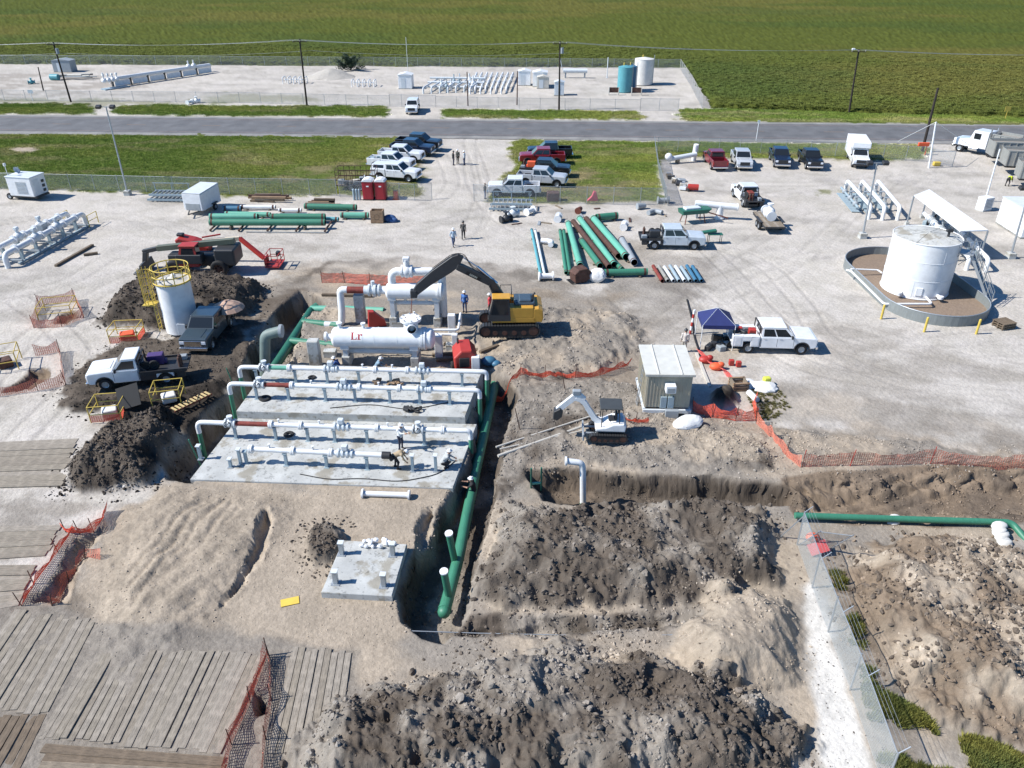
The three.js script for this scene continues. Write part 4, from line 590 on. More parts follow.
{ // boom lift, standing behind the telehandler
  const c = G(205, 262), t = thing('boom_lift', 'red articulating boom lift with its basket lowered to the gravel', 'boom lift', V3(c.x, 0, c.z), 0.0);
  new MB().rbox(2.6, 0.6, 2.0, 0, 0.8, 0, 0.1).build('chassis', M.dark, t); for (const [x, z] of [[0.95, 1], [0.95, -1], [-0.95, 1], [-0.95, -1]]) addWheel(t, x, 0.48, z, 1.18, M.grey);
  new MB().ext([[-2.0, 1.7], [-0.2, 1.1], [0.7, 1.1], [0.8, 1.6], [0.2, 1.9], [-0.5, 2.2], [-1.7, 2.5], [-2.05, 2.3]], 1.4, 0, 0, 0, 0.1, 0, 2).build('turntable', M.red, t);
  new MB().rbox(0.6, 0.25, 0.5, -1.7, 2.62, 0, 0.08).build('beacon_box', M.dark, t);
  const e1 = V(240, 238, c.z).sub(c), e2 = V(263, 251, c.z + 1.0).sub(c); const p0 = V3(0.2, 2.0, 0), p1 = V3(e1.x, e1.y, 0.1), p2 = V3(e2.x, 0.75, 1.0);
  new MB().bar(p0, p1, 0.3, 0.34).build('lower_boom', mat('boom_cream', 0.62, 0.54, 0.40, 0.5), t);
  new MB().bar(V3(p0.x, p0.y + 0.35, 0), V3(p0.x * 0.5 + p1.x * 0.5, p1.y + 0.35, 0), 0.12).build('lift_cylinder', M.red, t);
  new MB().bar(p1, p2, 0.3, 0.34).build('jib', M.red, t);
  const bs = new MB(); const bx = p2.x + 0.9, bz = 1.0; bs.box(1.3, 0.06, 2.0, bx, 0.25, bz).box(0.1, 0.7, 1.1, p2.x + 0.2, 0.6, bz); for (const y of [0.75, 1.3]) bs.bar(V3(bx - 0.6, y, bz - 1), V3(bx + 0.6, y, bz - 1), 0.05).bar(V3(bx - 0.6, y, bz + 1), V3(bx + 0.6, y, bz + 1), 0.05).bar(V3(bx + 0.6, y, bz - 1), V3(bx + 0.6, y, bz + 1), 0.05).bar(V3(bx - 0.6, y, bz - 1), V3(bx - 0.6, y, bz + 1), 0.05);
  for (const x of [-0.6, 0.6]) for (const z of [-1, 0, 1]) bs.bar(V3(bx + x, 0.25, bz + z), V3(bx + x, 1.3, bz + z), 0.05); bs.build('basket', M.red, t);
  new MB().rbox(0.3, 0.4, 0.5, bx + 0.4, 1.2, bz, 0.05).build('control_box', M.dark, t);
}
{ // red engine-driven welder/pump at the end of the vessels
  const c = gp(465, 366), t = thing('air_compressor', 'red towable compressor between the vessel and the pipe trench', 'compressor', c, 0.15);
  new MB().ext([[-0.75, 0.5], [0.75, 0.5], [0.8, 1.5], [0.4, 2.0], [-0.3, 2.0], [-0.8, 1.5]], 1.9, 0, 0, 0, 0.12, 0, 2).build('housing', M.red, t); new MB().box(1.3, 0.15, 2.6, 0, 0.42, 0).bar(V3(0, 0.42, 1.2), V3(0, 0.4, 2.2), 0.1).build('chassis', M.dark, t);
  new MB().rbox(0.7, 0.7, 0.25, -0.1, 1.15, 0.9, 0.05).build('grille', M.plastic, t); new MB().rod(V3(-0.4, 1.9, -0.5), V3(-0.4, 2.3, -0.5), 0.07, 8).build('exhaust', M.dark, t); for (const s of [-1, 1]) addWheel(t, s * 0.85, 0.36, -0.1, 0.88);
  t.children.filter(o => o.name === 'wheel').forEach(o => { o.rotation.y = Math.PI / 2 * Math.sign(o.position.x); o.position.set(o.position.x > 0 ? 0.85 : -0.85, 0.36, -0.1); });
}
// ---------------------------------------------------------------- concrete pads, metering pipe runs, vessels
const flange = (mb, x, y, z, r, w = 0.09, ax = 'x') => mb.disc(x, y, z, r, w, ax, 14);
function padMesh(name, label, corners, top, bot) {                  // corners counter-clockwise from above
  const s = new THREE.Shape(corners.map(c => new THREE.Vector2(c.x, -c.z)));
  const g = new THREE.ExtrudeGeometry(s, { depth: top - bot - 0.06, bevelEnabled: true, bevelSize: 0.03, bevelThickness: 0.03, bevelOffset: -0.03, bevelSegments: 1 });
  g.rotateX(-Math.PI / 2); g.translate(0, bot + 0.03, 0); return tag(mesh(name, boxUV(g), M.conc), label, 'concrete pad');
}
const LP = 0.12, UPH = 0.62, SP = 0.35;
padMesh('concrete_pad', 'large concrete pad in front, with two rows of pipe posts', [G(190, 479, LP), G(453, 488, LP), G(477, 424, LP), G(238, 418, LP)], LP, -1.9);
padMesh('concrete_pad', 'raised concrete pad in front of the white vessels, carrying pipe runs', [G(236, 411, UPH), G(465, 417, UPH), G(483, 369, UPH), G(270, 364, UPH)], UPH, -1.9);
padMesh('concrete_pad', 'small square concrete pad with four steel posts', [G(321, 592, SP), G(392, 596, SP), G(407, 544, SP), G(343, 540, SP)], SP, -1.2);
// four short posts on the small pad
for (const [px, py, lb] of [[336, 580, 'short galvanised post on the small pad corner farthest from both trench and rubble'], [384, 583, 'short galvanised post on the small pad beside the deep pit'], [342, 551, 'short galvanised post on the small pad beside the clod heap'], [393, 552, 'short galvanised post on the small pad beside the rubble heap']]) { const p = G(px, py + 3, SP), t = thing('steel_post', lb, 'post', p, YAW, 'posts on the small pad'); new MB().rbox(0.22, 0.7, 0.22, 0, 0.37, 0, 0.02).build('column', M.steel, t); new MB().box(0.4, 0.03, 0.4, 0, 0.015, 0).build('base_plate', M.steel, t); new MB().box(0.28, 0.025, 0.28, 0, 0.735, 0).build('cap_plate', M.pale, t); }
{ const o = thing('rubble_heap', 'small heap of pale broken concrete on the small pad edge', 'rubble', G(376, 545, SP), 0); for (let i = 0; i < 26; i++) { const g = new THREE.IcosahedronGeometry(rr(0.06, 0.16), 0); g.scale(1, 0.7, 1); const a = rr(0, 6.28), r = Math.sqrt(rnd()) * 0.75; new MB().at(g, Math.cos(a) * r * 1.2, 0.05 + (0.75 - r) * 0.25, Math.sin(a) * r * 0.5, rr(0, 3), rr(0, 3), 0).build('stone', M.white, o); } }
// pipe runs
function support(o, x, h, z) { const g = memo('sup' + h.toFixed(2), () => [new MB().rbox(0.16, h - 0.2, 0.16, 0, (h - 0.2) / 2, 0, 0.01).box(0.3, 0.02, 0.3, 0, 0.012, 0).box(0.24, 0.06, 0.3, 0, h - 0.18, 0).geo()]); const m = mesh('support_post', g[0], M.bluegrey, o); m.position.set(x, 0, z); }
function run(label, L, R, top, o) {
  const a = G(L[0], L[1], top), b = G(R[0], R[1], top), len = a.distanceTo(b), t = thing('pipe_run', label, 'pipe run', a, Math.atan2(-(b.z - a.z), b.x - a.x), 'metering pipe runs on the concrete pads');
  const h = o.h, r = o.r ?? 0.145, X = k => k * len, segs = o.segs;
  for (const [k0, k1, m] of segs) new MB().rod(V3(X(k0), h, 0), V3(X(k1), h, 0), r, 14).build('pipe', m, t);
  for (const k of o.fl) { const f = new MB(); flange(f, X(k) - 0.055, h, 0, r * 1.75); flange(f, X(k) + 0.055, h, 0, r * 1.75); f.build('flange', M.white, t); }
  for (const k of o.sup) support(t, X(k), h, 0);
  for (const k of o.valve ?? []) { const v = new MB().sph(r * 1.9, X(k), h, 0, 0.9, 1, 1).disc(X(k) - r * 1.9, h, 0, r * 1.95, 0.09, 'x').disc(X(k) + r * 1.9, h, 0, r * 1.95, 0.09, 'x').rod(V3(X(k), h, 0), V3(X(k), h + r * 3.2, 0), r * 0.8, 10).disc(X(k), h + r * 3.2, 0, r * 1.2, 0.07); v.build('valve', M.pale, t); new MB().at(new THREE.TorusGeometry(0.2, 0.022, 6, 16), X(k), h + r * 1.2, 0.42).rod(V3(X(k), h + r * 1.2, 0.1), V3(X(k), h + r * 1.2, 0.43), 0.025, 6).build('handwheel', M.dark, t); }
  for (const k of o.meter ?? []) { const v = new MB(); for (let i = 0; i < 4; i++) flange(v, X(k) + (i - 1.5) * 0.26, h, 0, r * 1.8, 0.11); v.rod(V3(X(k) - 0.4, h, 0), V3(X(k) + 0.4, h, 0), r * 1.2, 12).rbox(0.34, 0.3, 0.3, X(k), h + 0.4, 0, 0.04).rod(V3(X(k), h, 0), V3(X(k), h + 0.3, 0), 0.07, 8); v.build('flow_meter', M.pale, t); }
  for (const k of o.tap ?? []) new MB().rod(V3(X(k), h, 0), V3(X(k), h + r + 0.22, 0), 0.045, 8).disc(X(k), h + r + 0.22, 0, 0.075, 0.04).build('tap', M.white, t);
  if (o.left) { new MB().tube([V3(X(0.06), h, 0), V3(-0.1, h, 0), V3(-0.1, h - 0.75, 0)], r, 12, 0, 0.42).build('elbow', M.white, t); new MB().rod(V3(-0.1, h - 0.7, 0), V3(-0.1, o.left, 0), r * 0.92, 12).build('riser', M.green, t); }
  if (o.right) { new MB().tube([V3(X(0.96), h, 0), V3(len, h, 0), V3(len, h - 0.55, 0)], r, 12, 0, 0.42).build('elbow', M.white, t); new MB().rod(V3(len, h - 0.5, 0), V3(len, o.right, 0), r * 0.92, 12).build('riser', M.green, t); }
  return t;
}
const W_ = M.white;
run('white pipe run crossing the raised pad beside the vessels, green spool at one end', [243, 381], [487, 386], UPH, { h: 1.05, left: -2.3, right: -2.3, segs: [[0.05, 0.1, W_], [0.1, 0.2, M.green2], [0.2, 0.97, W_]], fl: [0.2, 0.38, 0.55, 0.68], valve: [0.1], meter: [0.37, 0.74], tap: [0.5, 0.62], sup: [0.06, 0.22, 0.35, 0.48, 0.61, 0.74, 0.9] });
run('white pipe run with rust red spool along the front of the raised pad', [233, 398], [480, 405], UPH, { h: 1.05, left: -2.3, right: -2.3, segs: [[0.05, 0.12, W_], [0.12, 0.25, M.primer], [0.25, 0.97, W_]], fl: [0.25, 0.52, 0.68, 0.8], valve: [0.12], meter: [0.46, 0.78], tap: [0.33, 0.6], sup: [0.1, 0.23, 0.38, 0.5, 0.64, 0.76, 0.88] });
run('white pipe run with dark red spool along the back of the front pad', [202, 437], [471, 446], LP, { h: 1.05, left: -1.9, right: -1.9, segs: [[0.05, 0.12, W_], [0.12, 0.26, M.primer], [0.26, 0.97, W_]], fl: [0.27, 0.38, 0.66, 0.9], valve: [0.12, 0.81], meter: [0.53], tap: [0.3, 0.45, 0.7], sup: [0.13, 0.28, 0.4, 0.5, 0.62, 0.83] });
const capRun = run('short white pipe run with black end cap on the front pad', [244, 463], [388, 470], LP, { h: 1.0, segs: [[0.05, 0.97, W_]], fl: [0.07, 0.36, 0.62], meter: [0.72], tap: [0.2, 0.5], sup: [0.02, 0.3, 0.58, 0.86] });
{ const x = G(244, 463, LP).distanceTo(G(388, 470, LP)); new MB().rod(V3(x - 0.25, 1, 0), V3(x + 0.2, 1, 0), 0.21, 14).rod(V3(x + 0.15, 1, 0), V3(x + 0.3, 0.72, 0), 0.14, 10).build('end_cap', M.plastic, capRun); }
for (const [px, py, h, lb] of [[201, 459, 0.9, 'bare pipe support post at the pad edge beside the western trench'], [231, 467, 0.55, 'shortest bare stub post on the front pad'], [241, 464, 1.0, 'bare support post beside the flanged end of the short pipe run'], [413, 471, 1.05, 'bare support post right beside the bending person'], [436, 471, 1.05, 'bare support post beside the crouching person at the trench']]) { const p = G(px, py, LP), t = thing('pipe_support', lb, 'post', p, YAW, 'bare posts on the front pad'); new MB().rbox(0.16, h, 0.16, 0, h / 2, 0, 0.01).build('column', M.bluegrey, t); new MB().box(0.32, 0.025, 0.32, 0, 0.013, 0).build('base_plate', M.steel, t); new MB().box(0.24, 0.05, 0.3, 0, h + 0.025, 0).build('saddle', M.pale, t); }
for (const [px, py, s, l] of [[265, 399, 0.42, 'black rubber ring lying on the raised pad by a red spool'], [289, 435, 0.36, 'black rubber ring lying on the front pad'], [312, 378, 0.3, 'small black rubber ring on the raised pad beside the posts']]) tag(new MB().at(new THREE.TorusGeometry(s * 0.6, s * 0.32, 8, 18).rotateX(Math.PI / 2).scale(1, 0.5, 1), 0, 0.06, 0).build('rubber_ring', M.black), l, 'ring').position.copy(G(px, py, py < 420 ? UPH : LP));
{ const p = G(413, 411, UPH), o = thing('tool_heap', 'heap of dark tools and hoses on the raised pad edge', 'tools', p, 0); for (let i = 0; i < 9; i++) new MB().rbox(rr(0.1, 0.4), rr(0.06, 0.22), rr(0.1, 0.3), rr(-0.55, 0.55), rr(0.06, 0.22), rr(-0.2, 0.2), 0.03, rr(0, 1), rr(0, 3), 0).build('tool', M.dark, o); for (let i = 0; i < 2; i++) new MB().at(new THREE.TorusGeometry(0.22, 0.04, 6, 14).rotateX(1.4), -0.2 + i * 0.5, 0.08 + i * 0.08, 0).build('hose_coil', M.black, o); }
{ const o = thing('rag_heap', 'brown cardboard and rags heaped beside the pipe run', 'rubbish', G(388, 384, UPH), 0); for (let i = 0; i < 12; i++) new MB().rbox(rr(0.2, 0.5), rr(0.05, 0.2), rr(0.15, 0.35), rr(-1, 1.2), rr(0.04, 0.2), rr(-0.2, 0.2), 0.03, rr(-0.4, 0.4), rr(0, 3), 0).build('scrap', i % 3 ? M.lumber : M.wood3, o); }
{ const a = G(362, 496, 0), t = thing('flanged_spool', 'white flanged pipe spool lying on the ground before the front pad', 'pipe spool', V3(a.x, gy(a.x, a.z) + 0.16, a.z), YAW); new MB().rod(V3(0.1, 0, 0), V3(2.5, 0, 0), 0.15, 14).build('pipe', W_, t); for (const x of [0.06, 2.54]) flange(new MB(), x, 0, 0, 0.27, 0.1).build('flange', W_, t); }
// vessels
function vessel(label, name, cz, lx, rx, cy, r, legs, extra) {
  const z = cz, A = V(lx, cy, z), B = V(rx, cy, z), L = B.x - A.x, h = A.y, t = thing(name, label, 'pressure vessel', V3(A.x, 0, z), YAW * 0.6, 'white horizontal pressure vessels');
  const pts = []; for (let i = 0; i <= 8; i++) { const a = i / 8 * Math.PI / 2; pts.push([Math.sin(a) * r, -L / 2 - r * 0.45 * Math.cos(a)]); } for (let i = 8; i >= 0; i--) { const a = i / 8 * Math.PI / 2; pts.push([Math.sin(a) * r, L / 2 + r * 0.45 * Math.cos(a)]); }
  const g = new THREE.LatheGeometry(pts.map(p => new THREE.Vector2(Math.max(p[0], 0.001), p[1])), 32); g.rotateZ(-Math.PI / 2); new MB().at(g, L / 2, h, 0).build('shell', M.white, t);
  for (const k of legs) { const lg = new MB().box(0.34, h - r * 0.6 + 0.3, 1.0, L * k, (h - r * 0.6 - 0.3) / 2 - 0.0, 0); lg.ext([[L * k - 0.3, h - r * 0.95], [L * k + 0.3, h - r * 0.95], [L * k + 0.3, h - r * 0.2], [L * k - 0.3, h - r * 0.2]], r * 1.75, 0, 0, 0, 0.01); lg.build('saddle', M.pale, t); new MB().rbox(0.55, 0.9, 1.3, L * k, 0.02, 0, 0.03).build('pier', M.conc, t); }
  new MB().rod(V3(L * legs[0], h - r - 0.32, 0), V3(L * legs[1], h - r - 0.32, 0), r * 0.28, 12).build('lower_barrel', M.pale, t);
  for (const k of [0.3, 0.5, 0.7]) new MB().rod(V3(L * k, h - r - 0.3, 0), V3(L * k, h - r * 0.8, 0), 0.1, 8).build('drain_nozzle', M.pale, t);
  extra(t, L, h, r); return t;
}
vessel('white vessel with red lettering on its side, closest to the pads', 'pressure_vessel', -48.6, 336, 431, 337, 0.72, [0.1, 0.83], (t, L, h, r) => {
  for (const x of [L * 0.93]) { const f = new MB(); flange(f, x - 0.09, h, 0, r * 1.13, 0.15); flange(f, x + 0.09, h, 0, r * 1.13, 0.15); f.build('closure_flange', M.white, t); }
  new MB().rod(V3(-0.7, h, 0), V3(-0.2, h, 0), 0.22, 12).disc(-0.7, h, 0, 0.36, 0.14, 'x').build('inlet_nozzle', W_, t);
  for (const [k, s] of [[0.05, 0.12], [0.3, 0.1]]) new MB().rod(V3(L * k, h + r * 0.9, 0), V3(L * k, h + r + 0.35, 0), s, 10).disc(L * k, h + r + 0.35, 0, s * 1.7, 0.08).build('nozzle', W_, t);
  const cv = document.createElement('canvas'); cv.width = 256; cv.height = 256; const x = cv.getContext('2d'); x.fillStyle = '#e4e4e2'; x.fillRect(0, 0, 256, 256); x.fillStyle = '#a3202a'; x.font = 'bold 230px serif'; x.textAlign = 'center'; x.textBaseline = 'middle'; x.fillText('Lr', 128, 138);
  const tx = new THREE.CanvasTexture(cv); tx.colorSpace = THREE.SRGBColorSpace; const pg = new THREE.PlaneGeometry(0.8, 0.8, 1, 10); { const P = pg.attributes.position; for (let i = 0; i < P.count; i++) { const a = 0.62 + P.getY(i) / r; P.setXYZ(i, P.getX(i), Math.sin(a) * (r + 0.008), Math.cos(a) * (r + 0.008)); } pg.computeVertexNormals(); }
  const m = mesh('lettering', pg, new THREE.MeshStandardMaterial({ name: 'red_lettering', map: tx, roughness: 0.5 }), t); m.position.set(L * 0.24, h, 0); m.rotation.x = 0;
  for (const k of [0.18, 0.42, 0.66]) new MB().at(new THREE.TorusGeometry(r + 0.002, 0.012, 5, 40).rotateY(Math.PI / 2), L * k, h, 0).build('weld_seam', M.white, t);
  globalThis.__vh = [t.position.clone(), L, h, r];
});
vessel('white vessel with overhead elbow pipe, farther from the pads', 'pressure_vessel', -55, 389, 442, 291, 0.62, [0.06, 0.9], (t, L, h, r) => {
  const f = new MB(); flange(f, L * 0.94, h, 0, r * 1.13, 0.15); flange(f, L * 0.94 + 0.18, h, 0, r * 1.13, 0.15); f.build('closure_flange', M.white, t);
  new MB().tube([V3(0.25, h + 0.3, -0.2), V3(0.25, h + 1.55, -0.2), V3(L * 0.85, h + 1.55, -0.2), V3(L * 1.0, h + 1.4, -0.5), V3(L * 1.0, 0.2, -0.5)], 0.3, 14, 0, 0.7).build('overhead_pipe', W_, t);
  for (const x of [1.1, 1.8]) flange(new MB(), x, h + 1.55, -0.2, 0.48, 0.14).build('flange', W_, t);
  new MB().sph(0.5, 1.45, h + 1.55, -0.2).rod(V3(1.45, h + 1.6, -0.2), V3(1.45, h + 2.5, -0.2), 0.24, 10).rbox(0.5, 0.35, 0.4, 1.45, h + 2.5, -0.2, 0.06).build('valve', W_, t);
  new MB().rod(V3(-0.2, h + 0.05, 0), V3(-0.7, h + 0.05, 0), 0.3, 14).build('inlet_nozzle', W_, t);
  const q = new MB(); flange(q, -0.75, h + 0.05, 0, 0.48, 0.14); flange(q, -1.05, h + 0.05, 0, 0.52, 0.2); flange(q, -1.5, h + 0.05, 0, 0.48, 0.14); q.rod(V3(-1.9, h + 0.05, 0), V3(-0.7, h + 0.05, 0), 0.34, 14).rod(V3(-1.2, h, 0), V3(-1.2, h + 0.8, 0), 0.15, 8); q.build('inlet_valve', M.pale, t);
  new MB().rod(V3(-3.2, h + 0.05, 0), V3(-1.9, h + 0.05, 0), 0.27, 14).build('red_spool', M.primer, t);
  new MB().tube([V3(-3.2, h + 0.05, 0), V3(-3.75, h + 0.05, 0), V3(-3.75, 0.5, 0.3), V3(-3.9, -0.35, 0.3), V3(-5.2, -0.35, 0.3)], 0.27, 14, 0, 0.5).build('inlet_elbow', W_, t);
});
{ // flange piece hanging on the excavator's chain, resting over the front vessel
  const [p, L, h, r] = globalThis.__vh, t = thing('manway_spool', 'white flanged manway spool hung from the excavator above the vessel', 'pipe spool', V3(V(411, 327, -48.6).x, h + r * 0.8, -48.6), 0.2);
  new MB().rod(V3(0, 0, 0), V3(0, 0.75, 0), 0.5, 18).build('neck', W_, t); flange(new MB(), 0, 0.8, 0, 0.75, 0.16, 'y').build('flange', W_, t);
  const hg = new MB(); hollow(hg, V3(0, 0.4, 0.2), V3(0, 0.4, 0.85), 0.33, 0.05, 18); hg.build('side_nozzle', W_, t);
  for (let i = 0; i < 8; i++) { const a = i / 8 * 6.283; new MB().rod(V3(Math.cos(a) * 0.65, 0.85, Math.sin(a) * 0.65), V3(Math.cos(a) * 0.65, 0.98, Math.sin(a) * 0.65), 0.045, 6).build('bolt', M.steel, t); }
  const top = globalThis.__tip, c = new MB(), o = thing('lifting_chain', 'rusty lifting chain hanging from the excavator stick', 'chain', t.position.clone(), 0);
  const hk = top.clone().sub(t.position); c.rod(hk, hk.clone().add(V3(0.02, -0.8, 1.2)), 0.03, 6); const m0 = hk.clone().add(V3(0.02, -0.8, 1.2)); for (const x of [-0.35, 0.45]) c.rod(m0, V3(x, 0.9, 0), 0.03, 6); c.build('links', M.rust, o);
}
{ // platform and small piping at the vessels' right end
  const p = V3(V(437, 352, -50).x, 0, -50.5), t = thing('access_platform', 'white handrail pipework beside the end of the front vessel', 'platform', p, YAW);
  new MB().rod(V3(-1.6, 1.0, 0), V3(1.4, 1.0, 0), 0.1, 10).build('rail_pipe', W_, t); new MB().rod(V3(-1.6, 1.0, -0.3), V3(-1.6, 2.6, -0.3), 0.08, 8).build('riser', W_, t); for (const x of [-1.5, 1.3]) new MB().rbox(0.4, 1.3, 0.4, x, 0.4, 0, 0.03).build('pier', M.white, t);
}
for (const [px, py, h, l] of [[352 - 36, 364, 2.2, 'tall concrete pier at the inlet end of the front vessel'], [361, 318, 2.3, 'tall concrete pier under the rust red spool'], [439, 352, 1.7, 'white cylinder pier at the end of the front vessel'], [476, 372, 1.2, 'white cylinder pier beside the red compressor'], [452, 330, 1.7, 'concrete pier at the end of the rear vessel']]) { const p = gp(px, py), w = h > 2 ? 0.75 : 0.55; const o = tag(new MB().rbox(w, h + 0.6, w * 0.9, 0, h / 2 - 0.3, 0, 0.04).build('concrete_pier', h < 1.8 ? M.white : M.conc), l, 'pier'); o.position.copy(p); }
// green buried lines
function line(name, label, pts, r, m, bend = 0.6, cat = 'pipe', extra) { const o = pts[0].clone(); const t = thing(name, label, cat, o, 0); new MB().tube(pts.map(p => p.clone().sub(o)), r, 14, 0, bend).build('pipe', m, t); if (extra) extra(t, o); return t; }
const R_ = (px, py, y) => G(px, py, y);
line('green_pipeline', 'long green pipeline lying in the deep trench beside the pads', [R_(496, 380, -0.75), R_(476, 470, -0.8), R_(468, 510, -0.85), R_(458, 560, -0.9), R_(444, 612, -0.9)], 0.29, M.green, 0.6, 'pipeline', (t, o) => {
  const e = R_(444, 612, -0.9).sub(o), d = R_(458, 560, -0.9).sub(o).sub(e).normalize(); new MB().sph(0.3, e.x, e.y, e.z).rod(e.clone().addScaledVector(d, 0.1), e.clone().addScaledVector(d, 0.24), 0.315, 14).build('end_cap', M.green, t);
  for (const [px, py, px2, py2] of [[449, 598, 444, 572], [455, 562, 449, 534]]) { const a = R_(px, py, -0.9).sub(o), top = V(px2, py2, R_(px, py, -0.9).z + 0.35).sub(o); new MB().rod(a, top, 0.17, 12).build('riser', M.green, t); const dd = top.clone().sub(a).normalize(); new MB().rod(top, top.clone().addScaledVector(dd, 0.08), 0.2, 12).build('riser_flange', M.white, t); }
});
line('green_pipeline', 'green pipeline in the trench beside the white ladder tank', [R_(318, 306, -0.3), R_(312, 310, -0.5), R_(278, 362, -0.8), R_(262, 384, -1.5)], 0.34, M.greend, 0.6, 'pipeline');
line('green_pipeline', 'pale green pipe running to the far end of the rear vessel', [R_(311, 309, -0.4), R_(345, 309, -0.25), R_(384, 311, -0.1)], 0.28, M.green2, 0.3, 'pipeline');
line('green_pipeline', 'green branch pipe joining the rear vessel inlet', [R_(303, 322, -0.4), R_(340, 326, -0.35)], 0.28, M.green, 0.3, 'pipeline');
line('green_pipeline', 'green branch pipe joining the front vessel', [R_(291, 341, -0.5), R_(340, 346, -0.4)], 0.28, M.green, 0.3, 'pipeline');
line('riser_elbow', 'grey green pipe elbow standing up out of the trench', [G(265, 383, -1.6), V(265, 345, G(265, 383, -1.6).z), V(265, 335, G(265, 383, -1.6).z), V(281, 331, G(265, 383, -1.6).z)], 0.36, mat('grey_green', 0.17, 0.22, 0.20, 0.6), 0.8, 'pipe', (t, o) => { const e = V(281, 331, G(265, 383, -1.6).z).sub(o); new MB().disc(e.x, e.y, e.z, 0.46, 0.2, 'x').build('flange', M.grey, t); });
line('trench_elbow', 'white pipe elbow rising from the narrow cross trench', [G(583, 506, -1.35), V(583, 470, G(583, 506, -1.35).z), V(582, 463, G(583, 506, -1.35).z), V(566, 461, G(583, 506, -1.35).z)], 0.17, W_, 0.45, 'pipe', (t, o) => { const z = G(583, 506, -1.35).z, e = V(566, 461, z).sub(o); new MB().disc(e.x, e.y, e.z, 0.25, 0.1, 'x').build('flange', W_, t); new MB().rod(V3(0, -0.02, 0), V3(0, 0.25, 0), 0.19, 12).build('green_collar', M.green, t); });
line('green_pipeline', 'short green pipe end showing in the cross trench', [G(588, 510, -1.2), G(626, 511, -1.2)], 0.12, M.green, 0.2, 'pipeline');
line('green_pipeline', 'green pipe on white sandbags across the excavation', [G(795, 515.5, 0.35), G(900, 519, 0.3), G(1012, 522.5, 0.3), G(1030, 545, -0.1)], 0.17, M.green, 0.35, 'pipeline');
for (const [px, py, n, l] of [[893, 522, 3, 'small stack of white sandbags under the green pipe'], [995, 534, 11, 'leaning stack of white sandbags under the green pipe bend']]) { const p = G(px, py), o = thing('sandbag_stack', l, 'sandbags', V3(p.x, gy(p.x, p.z) - 0.02, p.z), 0.2); const hh = 0.2 - o.position.y; for (let i = 0; i < n; i++) { const g = new THREE.SphereGeometry(n > 4 ? 0.37 : 0.3, 10, 7); g.scale(1.1, 0.42, 0.7); new MB().at(g, rr(-0.08, 0.08) + (n > 4 ? (i / n - 0.5) * 0.3 : 0), 0.1 + i / n * Math.max(0.4, hh), rr(-0.1, 0.1) + (n > 4 ? 0.9 * (1 - i / n) - 0.2 : 0), rr(-0.2, 0.2), rr(-0.3, 0.3), rr(-0.15, 0.15)).build('sandbag', M.sandbag, o); } }
{ const p = gp(531, 488), t = thing('trench_shield', 'small green steel frame at the end of the cross trench', 'steel frame', p, 0.1); for (const x of [0, 0.55]) new MB().box(0.08, 1.5, 0.12, x, 0.55, 0).build('upright', M.greend, t); new MB().box(0.6, 0.1, 0.1, 0.27, 0.3, 0).build('crossbar', M.green2, t); }
{ const a = R_(470, 633, -0.2), b = R_(735, 634, 0.15); const o = thing('steel_cable', 'thin pale cable stretched across the southern trench', 'cable', a, 0); const d = b.clone().sub(a); new MB().tube([V3(-3, 0.15, 0), V3(0, 0, 0), V3(d.x / 2, 0.02, d.z / 2), d], 0.025, 6, 0, 0.3).build('wire', M.steel, o); }

// clutter of the tie-in works around the vessels
{ const t = thing('red_wedge', 'red steel bracket standing between the two vessels', 'bracket', gp(377, 322), 0.3); new MB().ext([[-0.7, 0], [0.7, 0], [0.6, 0.5], [-0.2, 1.3], [-0.6, 1.35]], 0.5, 0, 0, 0, 0.03).build('plate', M.red, t); }
for (const [A, B, l] of [[[432, 352], [468, 350], 'rough timber lying beyond the end of the front vessel'], [[436, 358], [462, 356], 'short timber lying before the white end pier'], [[444, 341], [476, 346], 'split timber lying between the excavator and the vessel'], [[322, 296], [372, 297], 'old plank lying below the red netting'], [[324, 301], [366, 302], 'grey plank lying beside the pale green pipe'], [[474, 348], [500, 350], 'timber wedged under the excavator track'], [[480, 354], [498, 347], 'broken timber beside the excavator track']]) { const a = gp(...A), b = gp(...B); a.y += 0.12; b.y += 0.12; const o = thing('timber', l, 'timber', a, Math.atan2(-(b.z - a.z), b.x - a.x)); new MB().rbox(a.distanceTo(b), 0.2, 0.26, a.distanceTo(b) / 2, 0, 0, 0.02).build('beam', M.wood3, o); }
line('small_pipe', 'thin white pipe from the end pier to the rear vessel', [V3(-6.2, 1.1, -51), V3(-3.9, 1.1, -51), V3(-3.9, 1.1, -54), V3(-3.9, 0.1, -54)], 0.09, M.white, 0.25);
line('small_pipe', 'white vertical drain line beside the front vessel saddle', [V3(-10.2, 0.1, -49.6), V3(-10.2, 1.2, -49.6), V3(-7.0, 1.2, -49.6), V3(-7.0, 0.1, -49.6)], 0.08, M.white, 0.25);
line('welding_lead', 'black welding lead snaking across the front pad', [G(300, 474, LP + 0.03), G(330, 480, LP + 0.03), G(360, 478, LP + 0.03), G(400, 482, LP + 0.03), G(440, 474, LP + 0.03), G(456, 460, LP + 0.03)], 0.025, M.black, 0.8, 'cable');
line('welding_lead', 'black welding lead lying along the raised pad', [G(330, 408, UPH + 0.03), G(370, 404, UPH + 0.03), G(410, 410, UPH + 0.03), G(450, 402, UPH + 0.03)], 0.025, M.black, 0.8, 'cable');
for (const [px, py, l] of [[330, 352, 'grey concrete block beside the inlet elbow'], [452, 345, 'grey concrete block behind the red compressor'], [398, 322, 'grey concrete block under the rear vessel']]) tag(new MB().rbox(0.9, 0.5, 0.6, 0, 0.2, 0, 0.04).build('concrete_block', M.conc), l, 'block').position.copy(gp(px, py));
